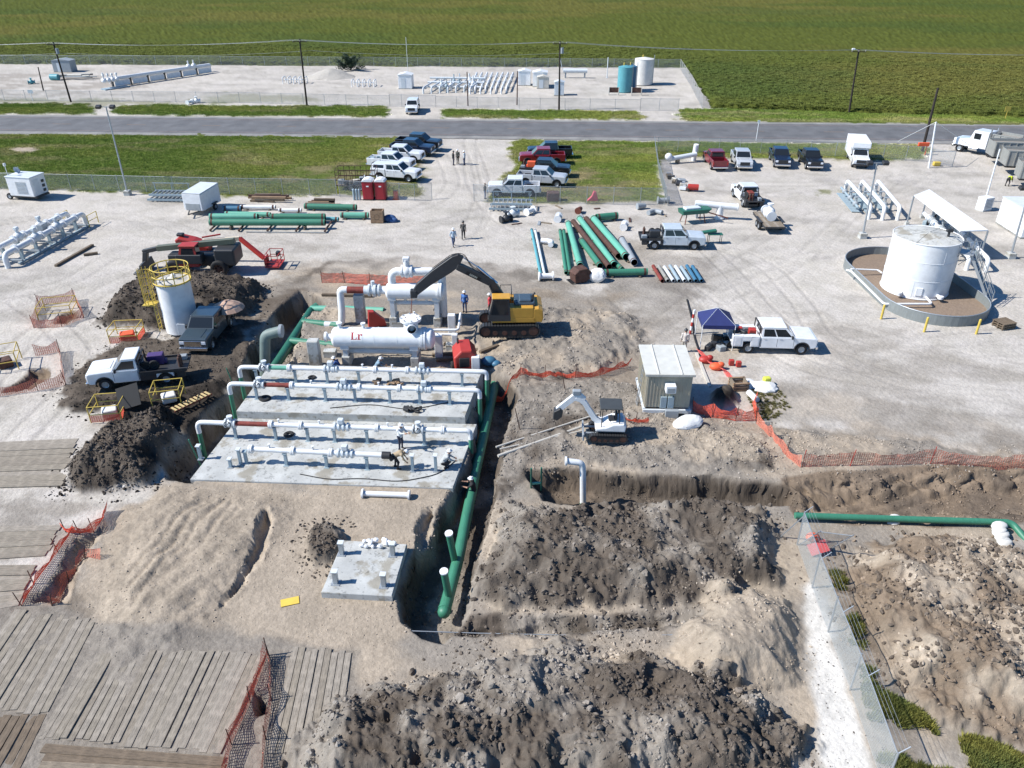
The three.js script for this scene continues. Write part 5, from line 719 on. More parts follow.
tag(new MB().sph(0.5, 0, 0.3, 0, 1.1, 0.7, 0.8).sph(0.35, 0.5, 0.2, 0.2, 1, 0.7, 0.9).build('blue_tarp', M.blue), 'small blue tarp beside the white cylinder pier', 'tarp').position.copy(gp(489, 366));
// ---------------------------------------------------------------- yard: pipe stock, tanks, sheds, mats
const H_ = (px, py, dy = 0) => { const p = gp(px, py); p.y += dy; return p; };
function dirTurn(a, b) { return Math.atan2(-(b.z - a.z), b.x - a.x); }
const PIPES = [];
function stockPipe(label, A, B, r, m, o = {}) {
  const lift = o.lift ?? 0.12, a = H_(...A, r + lift), b = H_(...B, r + lift); b.y = a.y = Math.max(a.y, b.y);
  const t = thing('stock_pipe', label, 'pipe', a, dirTurn(a, b), o.group ?? 'pipes laid out in the yard'), L = a.distanceTo(b), g = new MB();
  hollow(g, V3(0, 0, 0), V3(L, 0, 0), r, 0.035, 16); g.build('pipe', m, t);
  for (const [x, e] of [[0.25, 0], [L - 0.25, 1]]) { const q = new MB(); hollow(q, V3(x - 0.1, 0, 0), V3(x + 0.1, 0, 0), r + 0.006, 0.012, 16); q.build('bare_end', o.end ?? M.rustd, t); }
  if (o.flange) for (const x of [0.05, L - 0.05]) { const q = new MB(); hollow(q, V3(x - 0.06, 0, 0), V3(x + 0.06, 0, 0), r * 1.5, r * 0.55, 16); q.build('flange', m, t); }
  for (const k of [0.18, 0.82]) new MB().box(0.16, lift + 0.02, r * 2.4, L * k, -r - lift / 2, 0).build('skid', M.wood, t);
  return t;
}
const GB_ = 'green and rusty pipes laid out beside the silver dually';
stockPipe('thin blue green pipe at the outer side of the pipe rows', [531.5, 232], [541, 279], 0.14, M.teal, { group: GB_ });
stockPipe('thin pale pipe next to the outermost blue green pipe', [535, 232], [545, 279], 0.13, M.pale, { group: GB_ });
stockPipe('narrow green pipe beside the white elbow spool', [560, 233], [566, 276], 0.17, M.green, { group: GB_ });
stockPipe('narrow green pipe paired against its twin near the excavator bucket', [563.5, 233], [570, 276], 0.17, M.green, { group: GB_ });
stockPipe('pale green pipe ending at the loose excavator bucket', [568, 227], [580, 270], 0.30, M.green2, { group: GB_ });
stockPipe('long rusty brown pipe beside the pale green pipe and bucket', [573, 225], [609, 271], 0.26, M.rustd, { group: GB_ });
stockPipe('short green pipe lying between pale green pipe and rusty pipe', [581, 244], [600, 270], 0.28, M.green, { group: GB_ });
stockPipe('long pale green pipe between the two rusty pipes', [579, 222], [614, 269], 0.30, M.green2, { group: GB_ });
stockPipe('green pipe tucked under the second rusty pipe', [592, 244], [622, 272], 0.22, M.green, { group: GB_, lift: 0.05 });
stockPipe('rusty brown pipe beside the widest pale green pipe', [586, 222], [618, 260], 0.26, M.rustd, { group: GB_ });
stockPipe('widest pale green pipe of the pipe rows', [593, 223], [626, 262], 0.36, M.green2, { group: GB_ });
stockPipe('short grey steel pipe at the end of the pipe rows', [621, 243], [634, 267], 0.32, M.grey, { group: GB_ });
stockPipe('short wide green pipe lying crosswise behind the pipe rows', [596, 222], [617, 220], 0.36, M.green, { group: GB_ });
stockPipe('green pipe lying crosswise in front of the pipe rows', [604, 277], [647, 276], 0.30, M.green, { group: GB_ });
const GL_ = 'green pipes on the rack beside the cargo trailer';
stockPipe('longest green pipe at the front of the left rack', [211, 229], [326, 229], 0.34, M.green, { group: GL_, lift: 0.35 });
stockPipe('green pipe behind the longest rack pipe, beside the cargo trailer', [211, 223], [259, 223], 0.33, M.green2, { group: GL_, lift: 0.35 });
stockPipe('green pipe behind the longest rack pipe, toward the toilets', [272, 223], [326, 223], 0.33, M.green, { group: GL_, lift: 0.35 });
stockPipe('slim pale green pipe in the second row of the rack', [226, 217], [271, 218], 0.25, M.green2, { group: GL_ });
stockPipe('white pipe lying in the back row behind the rack', [241, 210], [276, 210], 0.22, M.white, { group: GL_ });
stockPipe('short dark teal pipe touching the cargo trailer wheel', [224, 212], [242, 212], 0.28, M.blue, { group: GL_ });
stockPipe('green pipe in front of the lumber, in line with the toilets', [305, 210], [357, 211], 0.3, M.green, { group: GL_ });
stockPipe('pale green pipe beside the brown spool crate', [341, 219], [369, 219], 0.3, M.green2, { group: GL_ });
stockPipe('white pipe between the lumber pile and the rack', [279, 213], [302, 213], 0.2, M.white, { group: GL_ });
stockPipe('slim teal pipe beside the pale pipe near the crate', [313, 221], [339, 222], 0.2, M.teal, { group: GL_ });
stockPipe('slim white pipe in the middle of the rack area', [275, 217.5], [312, 217.5], 0.16, M.pale, { group: GL_ });
{ const o = thing('pipe_rack', 'low steel rack holding the longest green pipes', 'rack', gp(265, 232), YAW * 0.5); for (let i = 0; i < 5; i++) new MB().box(0.14, 0.12, 3.2, -5.5 + i * 2.9, 0.2, -1.4).box(0.14, 0.3, 0.14, -5.5 + i * 2.9, 0.1, 0).build('cross_beam', M.rustd, o); new MB().box(8, 0.08, 0.08, 2.2, 0.08, 0.25).build('rail', M.steel, o); }
for (const [x0, n, px, py, l, w] of [[0, 9, 268, 201, 'stack of weathered lumber beams beside the cargo trailer', 4.6], [0, 7, 322, 206, 'stack of dark rough timbers in front of the fence', 3.6]]) { const o = thing('lumber_stack', l, 'lumber', gp(px, py), YAW); for (let i = 0; i < n; i++) new MB().box(w * rr(0.6, 1), 0.2, rr(0.2, 0.32), rr(-0.5, 0.5), 0.12 + Math.floor(i / 3) * 0.22, -0.7 + (i % 3) * 0.55 + rr(-0.1, 0.1), 0, rr(-0.08, 0.08), 0).build('timber', [M.lumber, M.wood, M.wood3, M.rustd][i % 4], o); }
{ const t = thing('spool_crate', 'brown wooden crate with a round hole beside the pale green pipe', 'crate', gp(378, 222), YAW); const g = new MB(); hollow(g, V3(0, 0.65, -0.45), V3(0, 0.65, 0.45), 0.3, 0.06, 16); g.build('core', M.wood3, t); for (let i = 0; i < 4; i++) for (const s of [-1, 1]) new MB().box(1.3, 0.3, 0.06, 0, 0.2 + i * 0.32, s * 0.42).build('board', M.lumber, t); for (const s of [-1, 1]) new MB().box(0.1, 1.3, 0.8, s * 0.6, 0.65, 0).build('side', M.lumber, t); }
tag(new MB().sph(0.7, 0, 0.3, 0, 1, 0.6, 0.7).sph(0.5, 0.4, 0.2, 0.3, 1, 0.6, 0.8).build('blue_tarp', mat('blue_tarp', 0.04, 0.10, 0.24, 0.8)), 'crumpled dark blue tarp beside the brown spool crate', 'tarp').position.copy(gp(390, 221));
// small stock beside the dually
for (let i = 0; i < 8; i++) { const m = [M.primer, M.concd, M.pale, M.bluegrey, M.pale, M.bluegrey, M.blue, M.blue][i], cl = ['red oxide', 'dusty grey', 'pale', 'grey blue', 'pale grey', 'slate', 'dark blue', 'deep blue'][i]; stockPipe(cl + ' short pipe number row beside the grey dirt patch'.replace('number ', ''), [653 + i * 5.6, 268 + (i % 3) * 0.6], [662 + i * 5.6, 283], 0.16, m, { group: 'short pipes on the grey dirt', lift: 0.04, end: m }); }
{ const t = thing('excavator_bucket', 'loose rusty excavator bucket beside the white bag', 'bucket', gp(581, 281), 0.4); new MB().ext([[-0.8, 0.1], [0.2, 0.05], [0.7, 0.45], [0.65, 1.0], [0.3, 1.3], [-0.5, 1.25], [-0.9, 0.9]], 1.1, 0, 0, 0, 0.05).build('shell', M.rustd, t); for (let i = 0; i < 5; i++) new MB().box(0.35, 0.08, 0.1, -1.0, 0.12, -0.45 + i * 0.225).build('tooth', M.dark, t); }
{ const g = new THREE.IcosahedronGeometry(0.75, 3), p = g.attributes.position; for (let i = 0; i < p.count; i++) { const x = p.getX(i), y = p.getY(i), z = p.getZ(i), k = 1 + 0.35 * (fbm(x * 2 + 5, y * 2 + z * 2, 3) - 0.5); p.setXYZ(i, x * k, Math.max(y * k * 0.85, -0.5) + 0.5, z * k * 0.8); } g.computeVertexNormals(); const m = tag(mesh('bulk_bag', boxUV(mergeVertices(g).toNonIndexed()), M.tarp), 'white bulk bag standing at the end of the pipe rows', 'bag'); m.position.copy(gp(597, 281));
  const g2 = g.clone(); g2.scale(1.35, 0.55, 1.0); const m2 = tag(mesh('tarp_bundle', boxUV(g2), M.tarp), 'white tarp bundle lying in front of the tan building', 'tarp'); m2.position.copy(gp(687, 430)); m2.rotation.y = 0.5; }
// scattered fittings near the gate
function fitting(label, px, py, turn, m, kind) { const t = thing('pipe_fitting', label, 'pipe fitting', gp(px, py), turn, 'loose fittings around the yard gate'); if (kind === 'elbow') new MB().tube([V3(-0.7, 0.28, 0), V3(0.4, 0.28, 0), V3(0.4, 0.28, 1.0)], 0.26, 12, 0, 0.5).build('bend', m, t); else if (kind === 'reducer') { new MB().rod(V3(-0.5, 0.35, 0), V3(0.5, 0.35, 0), 0.36, 14, 0.24).build('cone', m, t); } else { new MB().rod(V3(-0.6, 0.36, 0), V3(0.6, 0.36, 0), 0.25, 14).build('barrel', m, t); for (const x of [-0.6, 0.6]) new MB().disc(x, 0.36, 0, 0.4, 0.1, 'x').build('flange', m, t); if (kind === 'valve') new MB().sph(0.42, 0, 0.4, 0).rod(V3(0, 0.4, 0), V3(0, 1.1, 0), 0.14, 8).disc(0, 1.1, 0, 0.3, 0.06).build('bonnet', m, t); } }
fitting('white valve with handwheel lying near the white gate pickup', 513, 217, 0.3, M.pale, 'valve'); fitting('rusty round drum fitting beside the yard fence', 579, 213, 1.2, M.rust, 'reducer'); fitting('white open pipe end fitting behind the pipe rows', 558, 221, 1.4, M.white, 'spool'); fitting('white flanged piece with black bore at the pipe rows', 624, 229, 1.3, M.white, 'spool'); fitting('black valve body near the grey grated skid', 506, 222, 0.5, M.dark, 'valve'); fitting('grey elbow on the gravel behind the dually', 652, 214, 0.8, M.grey, 'elbow'); fitting('white elbow spool beside the narrow green pipes', 548, 244, -0.2, M.white, 'elbow'); fitting('pale elbow lying by the thin blue green pipe', 546, 280, 0.1, M.white, 'spool'); fitting('small grey reducer on the gravel near the fence corner', 641, 209, 0.3, M.grey, 'reducer'); fitting('white flange pair on the gravel near the grated skid', 530, 214, 0.9, M.white, 'spool');
fitting('grey cylinder fitting lying under the leaning fence panel', 663, 203, 0.05, M.grey, 'spool');
for (let i = 0; i < 16; i++) { const px = rr(500, 700), py = rr(205, 226); if (px > 640 && py > 218) continue; const o = thing('wood_scrap', 'scrap of timber lying loose near the pipe rows', 'scrap', gp(px, py), rr(0, 3), 'timber scraps near the pipe rows'); new MB().box(rr(0.5, 1.5), 0.09, rr(0.12, 0.3), 0, 0.05, 0).build('board', [M.wood, M.rustd, M.grey][i % 3], o); }
// white tee on stand, green skiff-shaped tray
{ const t = thing('pipe_tee', 'large white pipe tee standing behind the green tray', 'pipe tee', gp(716, 219), -0.05); new MB().rod(V3(-2.3, 1.55, -0.3), V3(2.0, 1.35, 0.2), 0.34, 14).build('run', M.white, t); new MB().rod(V3(0.3, 0.1, 0), V3(0.3, 1.5, 0), 0.36, 14).disc(0.3, 0.1, 0, 0.5, 0.16).build('branch', M.white, t); new MB().box(0.2, 1.2, 0.5, -2.0, 0.6, -0.3).build('stand', M.grey, t); new MB().disc(2.0, 1.35, 0.2, 0.4, 0.1, 'x').build('flange', M.white, t); }
{ const t = thing('pipe_tee', 'white pipe tee lying against the fence corner beside the maroon pickup', 'pipe tee', gp(680, 163), 0.25); new MB().rod(V3(-1.6, 0.6, 0), V3(2.2, 1.0, 0), 0.3, 14).build('run', M.pale, t); new MB().rod(V3(2.2, 0.05, -0.6), V3(2.2, 2.2, -0.3), 0.32, 14).build('branch', M.white, t); new MB().sph(0.5, -1.7, 0.9, 0).build('cap', M.white, t); new MB().box(0.3, 0.5, 0.8, -0.4, 0.25, 0).build('block', M.wood, t); }
{ const t = thing('tray_trailer', 'dark green open tray on legs beside the white pipe tee', 'tray', gp(693, 222), 0.25); new MB().ext([[-1.5, 1.0], [1.2, 1.0], [1.7, 1.45], [-1.6, 1.45]], 1.3, 0, 0, 0, 0.06).build('tray', M.greend, t); for (const [x, z] of [[-1, 0.4], [-1, -0.4], [0.9, 0.4], [0.9, -0.4]]) new MB().bar(V3(x * 1.2, 0, z * 1.5), V3(x, 1.0, z), 0.08).build('leg', M.rust, t); new MB().rbox(1.7, 0.3, 0.8, -0.3, 1.5, 0, 0.08).build('cover', M.pale, t); new MB().bar(V3(1.3, 1.1, 0.5), V3(3.2, 0.6, 1.4), 0.1).build('drawbar', M.rust, t); }
{ const t = thing('steel_stand', 'thin steel work stand in front of the silver dually', 'work stand', gp(714, 243), 0); for (const x of [-0.6, 0.6]) for (const z of [-0.3, 0.3]) new MB().bar(V3(x, 0, z), V3(x, 0.9, z), 0.05).build('leg', M.dark, t); new MB().box(1.4, 0.05, 0.7, 0, 0.92, 0).build('top', M.greend, t); new MB().rbox(2.2, 0.25, 0.5, -1, 1.1, 0, 0.08, 0, 0, 0.15).build('green_bar', M.greend, t); }
{ const t = thing('debris_pile', 'pile of mixed fittings and red tank along the fence corner', 'debris', gp(677, 183), 0); for (let i = 0; i < 14; i++) new MB().rbox(rr(0.3, 1.0), rr(0.2, 0.5), rr(0.3, 0.8), rr(-0.6, 1.2), rr(0.1, 0.3), -3 + i * 0.5, 0.06, rr(-0.3, 0.3), rr(0, 3), rr(-0.3, 0.3)).build('scrap_piece', [M.grey, M.wood, M.pale, M.dark, M.dirtyw][i % 5], t); new MB().rod(V3(0.6, 0.5, 3.4), V3(1.8, 0.5, 3.6), 0.35, 12).build('red_tank', M.red, t); }
// skids with grating
for (const [px, py, l, w] of [[171, 200, 'grey steel grating skids stacked beside the cargo trailer', 4.3], [511, 209, 'grey steel grating skids stacked by the white gate pickup', 4.4]]) { const t = thing('grating_skid', l, 'steel skid', gp(px, py), YAW); for (let k = 0; k < 2; k++) { const y = 0.25 + k * 0.55; for (const z of [-0.8, 0.8]) new MB().box(w, 0.22, 0.12, (k - 0.5) * 0.3, y, z).build('beam', M.bluegrey, t); for (let i = 0; i < 9; i++) new MB().box(0.08, 0.16, 1.6, -w / 2 + 0.2 + i * (w - 0.4) / 8 + (k - 0.5) * 0.3, y + 0.02, 0).build('crossbar', M.grey, t); } for (const x of [-w / 2 + 0.2, 0, w / 2 - 0.2]) new MB().bar(V3(x, 0.8, -0.8), V3(x, 1.7, -0.8), 0.06).build('rail_post', M.bluegrey, t); new MB().bar(V3(-w / 2, 1.7, -0.8), V3(w / 2, 1.7, -0.8), 0.06).build('rail', M.bluegrey, t); }
// toilets
for (const [px, l] of [[369.5, 'red portable toilet with white roof beside the cage trailer'], [381.8, 'red portable toilet with white roof, on the driveway side of its twin']]) { const t = thing('portable_toilet', l, 'portable toilet', gp(px, 199), -0.08, 'red portable toilets'); const rd = mat('toilet_red', 0.36, 0.012, 0.025, 0.5); new MB().rbox(1.16, 2.0, 1.16, 0, 1.1, 0, 0.06).build('shell', rd, t); new MB().rbox(0.75, 1.75, 0.04, 0.05, 1.0, 0.59, 0.015).build('door', mat('toilet_red_dark', 0.30, 0.012, 0.022, 0.45), t); new MB().ext([[-0.62, 0], [0.62, 0], [0.5, 0.22], [0.2, 0.34], [-0.2, 0.34], [-0.5, 0.22]], 1.26, 0, 2.08, 0, 0.04).build('roof', M.white, t); new MB().box(1.2, 0.1, 1.2, 0, 0.05, 0).build('skid', M.dark, t); new MB().rbox(0.28, 0.14, 0.02, 0.05, 1.6, 0.62, 0.005).build('sign', M.white, t); new MB().rod(V3(-0.45, 2.1, -0.4), V3(-0.45, 2.6, -0.4), 0.05, 8).build('vent', M.white, t); }
{ const t = thing('cage_trailer', 'rusty open cage trailer beside the red toilets', 'trailer', gp(358, 189), 0.0), f = new MB(); new MB().box(4.6, 0.12, 2.0, 0, 0.6, 0).build('deck', M.wood3, t); for (const z of [-1, 1]) { for (const y of [1.2, 1.8, 2.4]) f.bar(V3(-2.3, y, z), V3(2.3, y, z), 0.05); for (let i = 0; i <= 7; i++) f.bar(V3(-2.3 + i * 4.6 / 7, 0.6, z), V3(-2.3 + i * 4.6 / 7, 2.4, z), 0.05); } for (const x of [-2.3, 2.3]) for (const y of [1.2, 1.8, 2.4]) f.bar(V3(x, y, -1), V3(x, y, 1), 0.05); f.build('cage', M.rustd, t); for (const s of [-1, 1]) for (const x of [-0.5, 0.5]) addWheel(t, x, 0.36, s * 1.1, 0.88); new MB().bar(V3(2.3, 0.55, 0), V3(3.5, 0.5, 0), 0.1).build('drawbar', M.rustd, t); for (let i = 0; i < 7; i++) new MB().rbox(rr(0.4, 0.9), rr(0.3, 0.7), rr(0.4, 0.8), -1.8 + i * 0.6, rr(0.8, 1.1), rr(-0.5, 0.5), 0.08, 0, rr(0, 3), 0).build('load', [M.grey, M.dark, M.wood, M.dirtyw][i % 4], t); }
{ const t = thing('gas_bottle_rack', 'pale gas cylinders standing beside the red toilets', 'gas cylinders', gp(357, 200), 0); for (let i = 0; i < 3; i++) new MB().rod(V3(i * 0.32 - 0.3, 0.02, 0), V3(i * 0.32 - 0.3, 1.15, 0), 0.14, 10).sph(0.14, i * 0.32 - 0.3, 1.15, 0).build('cylinder', M.bluegrey, t); }
tag(new MB().rod(V3(0, 0.02, 0), V3(0, 0.95, 0), 0.3, 14, 0.26).disc(0, 0.04, 0, 0.42, 0.08).build('traffic_barrel', M.orange), 'orange traffic barrel standing beside the red toilets', 'barrel').position.copy(gp(396, 199));
tag(new MB().ext([[-0.7, 0], [0.6, 0], [0.3, 1.0], [0.05, 1.1], [-0.2, 0.5]], 0.5, 0, 0, 0, 0.04).build('pink_tarp', mat('pink_red_tarp', 0.55, 0.10, 0.13, 0.8)), 'pink red tarp heaped against the yard fence', 'tarp').position.copy(gp(593, 201));
tag(new MB().rod(V3(0, 0.02, -0.4), V3(0, 0.5, -0.4), 0.5, 14).rbox(1.4, 1.0, 1.1, 0, 0.5, 0, 0.1).build('brown_crate', M.rustd), 'rust brown crate beside the white gate pickup', 'crate').position.copy(gp(553, 201));
// cargo trailer
{ const [p, a] = between([196, 215], [213, 205]), t = thing('cargo_trailer', 'white enclosed cargo trailer beside the green pipe rack', 'trailer', p, a); new MB().ext([[-1.9, 0.5], [1.6, 0.5], [2.05, 0.6], [2.05, 2.3], [-1.9, 2.45]], 2.1, 0, 0, 0, 0.06, 0, 2).build('body', M.white, t); new MB().box(3.9, 0.06, 2.06, 0.05, 2.44, 0, 0, 0, -0.03).build('roof', M.pale, t); for (const s of [-1, 1]) { addWheel(t, -0.35, 0.36, s * 1.1, 0.88); new MB().rbox(1.0, 0.1, 0.3, -0.35, 0.78, s * 1.12, 0.03).build('fender', M.dark, t); } new MB().bar(V3(1.9, 0.5, 0.6), V3(3.2, 0.48, 0), 0.1).bar(V3(1.9, 0.5, -0.6), V3(3.2, 0.48, 0), 0.1).build('drawbar', M.dark, t); new MB().rbox(0.03, 0.75, 1.6, 2.07, 0.95, 0, 0.01).build('stone_guard', M.steel, t); }
// generator
{ const [p, a] = between([47, 199], [16, 197]), t = thing('generator', 'white trailer generator with louvred sides by the left yard fence', 'generator', p, a); new MB().rbox(3.1, 2.1, 2.3, 0, 1.55, 0, 0.08).build('housing', M.white, t); new MB().rbox(3.2, 0.1, 2.4, 0, 2.64, 0, 0.03).build('roof', M.pale, t); new MB().box(3.4, 0.2, 2.0, 0, 0.42, 0).build('chassis', M.dark, t); for (let i = 0; i < 9; i++) new MB().box(1.3, 0.05, 0.05, 0.2, 0.9 + i * 0.15, 1.17, 0.5).build('louvre', M.grey, t); new MB().rbox(0.04, 1.6, 0.9, 1.56, 1.5, 0.4, 0.01).build('control_door', M.pale, t); for (let i = 0; i < 3; i++) new MB().rbox(0.06, 0.3, 0.4, 1.58, 0.9 + i * 0.5, -0.6, 0.02).build('breaker_box', M.dark, t); for (const s of [-1, 1]) addWheel(t, -1.9, 0.36, s * 0.9, 0.88); new MB().rod(V3(-1.9, 0.3, 0.2), V3(-1.9, 0.9, 0.2), 0.35, 12).build('fuel_tank', M.white, t); new MB().rod(V3(-0.9, 2.6, -0.4), V3(-0.9, 3.4, -0.4), 0.04, 6).build('mast', M.steel, t); const d = new THREE.SphereGeometry(0.5, 14, 6, 0, 6.283, 0, 0.9); new MB().at(d, -0.9, 3.2, -0.4, 0, 0, 2.2).build('dish', M.white, t); new MB().rod(V3(-1.4, 2.6, 0.8), V3(-1.4, 3.9, 0.8), 0.035, 6).rbox(0.15, 0.3, 0.3, -1.4, 3.9, 0.8, 0.03).build('lamp_mast', M.white, t); }
// pipe skid at left
{ const a = H_(10, 268), b = H_(90, 224), t = thing('meter_skid', 'white twin pipe skid with elbows and yellow rails beside the gravel track', 'pipe skid', a, dirTurn(a, b)), L = a.distanceTo(b); for (const z of [-0.15, -1.9]) { new MB().tube([V3(0, -0.2, z), V3(0, 1.25, z), V3(L - 0.4, 1.25, z), V3(L - 0.4, 0.0, z)], 0.24, 14, 0, 0.5).build('main_pipe', M.white, t); for (const k of [0.12, 0.3, 0.42, 0.55, 0.7, 0.85]) new MB().disc(L * k, 1.25, z, 0.4, 0.16, 'x').build('flange', M.white, t); for (const k of [0.36, 0.62]) new MB().sph(0.45, L * k, 1.3, z).rod(V3(L * k, 1.3, z), V3(L * k, 2.1, z), 0.15, 8).rbox(0.4, 0.3, 0.35, L * k, 2.1, z, 0.05).build('valve', M.pale, t); for (let i = 1; i < 6; i++) new MB().box(0.2, 1.0, 0.3, L * i / 6, 0.5, z).build('support', M.bluegrey, t); } new MB().box(L - 1.5, 0.16, 0.2, L / 2, 0.15, 0.4).box(L - 1.5, 0.16, 0.2, L / 2, 0.15, -2.4).build('skid_beam', M.bluegrey, t); for (let i = 0; i < 5; i++) new MB().box(0.2, 0.14, 3, 1.2 + i * (L - 2.4) / 4, 0.28, -1).build('cross_beam', M.grey, t); new MB().rbox(0.9, 0.7, 0.6, L * 0.55, 1.5, -1, 0.05).build('instrument_box', M.grey, t); for (const z of [0.6, -2.6]) { const f = new MB(); for (const x of [L - 1, L + 0.6]) f.bar(V3(x, 0, z), V3(x, 1.2, z), 0.06); for (const y of [0.6, 1.2]) f.bar(V3(L - 1, y, z), V3(L + 0.6, y, z), 0.05); f.build('guard_rail', M.yellow, t); } }
for (const [A, B, l] of [[[56, 267], [93, 246], 'long dark timber lying beside the twin pipe skid'], [[84, 256], [98, 254], 'short timber lying beside the long dark timber']]) { const a = H_(...A, 0.1), b = H_(...B, 0.1), o = thing('timber', l, 'timber', a, dirTurn(a, b)); new MB().rbox(a.distanceTo(b), 0.22, 0.28, a.distanceTo(b) / 2, 0, 0, 0.02).build('beam', M.wood3, o); }
// white ladder tank with yellow cage
{ const c = G(184, 331), r = 1.2, h = 3.9, t = thing('storage_tank', 'white upright tank with yellow ladder cage and top handrail', 'tank', V3(c.x, gy(c.x, c.z) - 0.1, c.z), 0);
  new MB().at(new THREE.CylinderGeometry(r, r, h, 36), 0, h / 2, 0).build('shell', M.white, t); new MB().at(new THREE.ConeGeometry(r * 1.02, 0.3, 36), 0, h + 0.14, 0).disc(0, h, 0, r * 1.03, 0.05, 'y', 36).build('roof', M.dirtyw, t);
  const f = new MB(); for (const y of [0.55, 1.1]) f.at(new THREE.TorusGeometry(r + 0.1, 0.04, 6, 40).rotateX(Math.PI / 2), 0, h + y, 0); for (let i = 0; i < 12; i++) { const a = i / 12 * 6.283; f.rod(V3(Math.cos(a) * (r + 0.1), h - 0.05, Math.sin(a) * (r + 0.1)), V3(Math.cos(a) * (r + 0.1), h + 1.1, Math.sin(a) * (r + 0.1)), 0.035, 6); } f.at(new THREE.TorusGeometry(r + 0.1, 0.06, 6, 40).rotateX(Math.PI / 2), 0, h + 0.05, 0); f.build('handrail', M.yellow, t);
  const lx = -(r + 0.25), l = new MB(); for (const z of [-0.22, 0.22]) l.bar(V3(lx, 0.1, z + 0.5), V3(lx, h + 1, z + 0.5), 0.05); l.build('ladder_rails', M.yellow, t); for (let i = 0; i < 13; i++) new MB().rod(V3(lx, 0.35 + i * 0.32, 0.28), V3(lx, 0.35 + i * 0.32, 0.72), 0.02, 6).build('rung', M.yellow, t);
  const cg = new MB(); for (let i = 0; i < 5; i++) { const k = new THREE.TorusGeometry(0.42, 0.025, 5, 14, Math.PI * 1.3); k.rotateX(Math.PI / 2); cg.at(k, lx - 0.25, 2.3 + i * 0.62, 0.5, 0, Math.PI * 0.35 + Math.PI / 2, 0); } for (let i = 0; i < 6; i++) { const a = Math.PI * 0.5 + i / 5 * Math.PI; cg.bar(V3(lx - 0.25 + Math.cos(a) * 0.42, 2.2, 0.5 + Math.sin(a) * 0.42), V3(lx - 0.25 + Math.cos(a) * 0.42, h + 1.1, 0.5 + Math.sin(a) * 0.42), 0.035); } cg.box(0.9, 0.06, 0.9, lx - 0.3, 2.25, 0.45); cg.build('ladder_cage', M.yellow, t);
  new MB().rbox(0.6, 0.9, 0.06, 0.45, 0.5, r + 0.02, 0.02).build('manway', M.pale, t); new MB().sph(0.18, 0.2, h + 0.4, 0.1).rod(V3(0.2, h + 0.1, 0.1), V3(0.2, h + 0.4, 0.1), 0.1, 8).build('vent', M.white, t);
}
{ const p = gp(232, 330), t = thing('sun_umbrella', 'faded tan beach umbrella shading the back of the dark pickup', 'umbrella', p, 0.3), n = 12, um = mat('faded_pink_fabric', 0.52, 0.36, 0.27, 0.85); new MB().rod(V3(0, 0, 0), V3(0, 2.15, 0), 0.025, 8).build('pole', M.steel, t); for (let i = 0; i < n; i++) { const a = i / n * 6.283, b = (i + 1) / n * 6.283, q = (k, an, y) => V3(Math.cos(an) * k, y, Math.sin(an) * k), m = new MB(); const lv = [[0.02, 2.15], [0.55, 2.02], [1.0, 1.78], [1.25, 1.55]]; for (let j = 0; j < 3; j++) m.quad(q(lv[j + 1][0], b, lv[j + 1][1]), q(lv[j + 1][0], a, lv[j + 1][1]), q(lv[j][0], a, lv[j][1]), q(lv[j][0], b, lv[j][1]), 0.008); m.build('canopy_panel', i % 2 ? um : mat('faded_pink_fabric2', 0.47, 0.31, 0.23, 0.85), t); new MB().rod(q(0.05, a, 2.16), q(1.25, a, 1.56), 0.012, 5).build('rib', M.rust, t); } }
// yellow guard frames
function guard(label, px, py, w, d, h, turn, netted, inner) { const t = thing('guard_frame', label, 'guard frame', gp(px, py), turn, 'yellow guard frames around open holes'); const c = [[-w / 2, -d / 2], [w / 2, -d / 2], [w / 2, d / 2], [-w / 2, d / 2]]; for (let i = 0; i < 4; i++) { const A = c[i], B = c[(i + 1) % 4]; new MB().rod(V3(A[0], 0, A[1]), V3(A[0], h, A[1]), 0.035, 8).build('post', M.yellow, t); const f = new MB(); for (const y of [h * 0.5, h]) f.rod(V3(A[0], y, A[1]), V3(B[0], y, B[1]), 0.03, 8); f.build('rail', M.yellow, t); } if (inner) new MB().rbox(w * 0.5, h * 0.45, d * 0.5, 0, h * 0.22, 0, 0.1, 0, 0.3, 0).build('covered_valve', inner, t); if (netted) { const n = new MB(); for (const [A, B] of [[c[3], c[2]], [c[2], c[1]]]) for (let j = 0; j < 9; j++) { n.bar(V3(A[0], 0.05 + j * h * 0.05, A[1] + 0.02), V3(B[0], 0.05 + j * h * 0.05, B[1] + 0.02), 0.02, 0.025); } for (let i = 0; i <= 14; i++) n.bar(V3(mix(c[3][0], c[2][0], i / 14), 0.05, c[3][1] + 0.02), V3(mix(c[3][0], c[2][0], i / 14), h * 0.45, c[3][1] + 0.02), 0.02); n.build('netting', M.net, t); } }
guard('yellow frame over a hole on the gravel beside the clay pile', 59, 314, 2.4, 2.0, 1.1, 0.25, false); guard('yellow frame with orange net at the gravel edge by the clay pile', 128, 338, 2.0, 1.6, 1.1, 0.1, true, M.orange); guard('yellow frame over a dark hole at the far edge of the left gravel', 6, 366, 1.8, 1.8, 1.3, 0.4, false, M.rustd); guard('yellow frame with orange net and white valve beside the dark steel plate', 111, 416, 1.8, 1.6, 1.1, 0.15, true, M.sandbag); guard('yellow frame with white valve between the dark plate and the ladder', 171, 406, 1.7, 1.5, 1.15, 0.2, false, M.sandbag);
tag(new MB().box(1.6, 0.04, 1.4, 0, 0.68, 0, 0.95, 0.25, 0.25).build('steel_plate', M.black), 'dark steel plate leaning against a yellow frame', 'steel plate').position.copy(gp(133, 413));
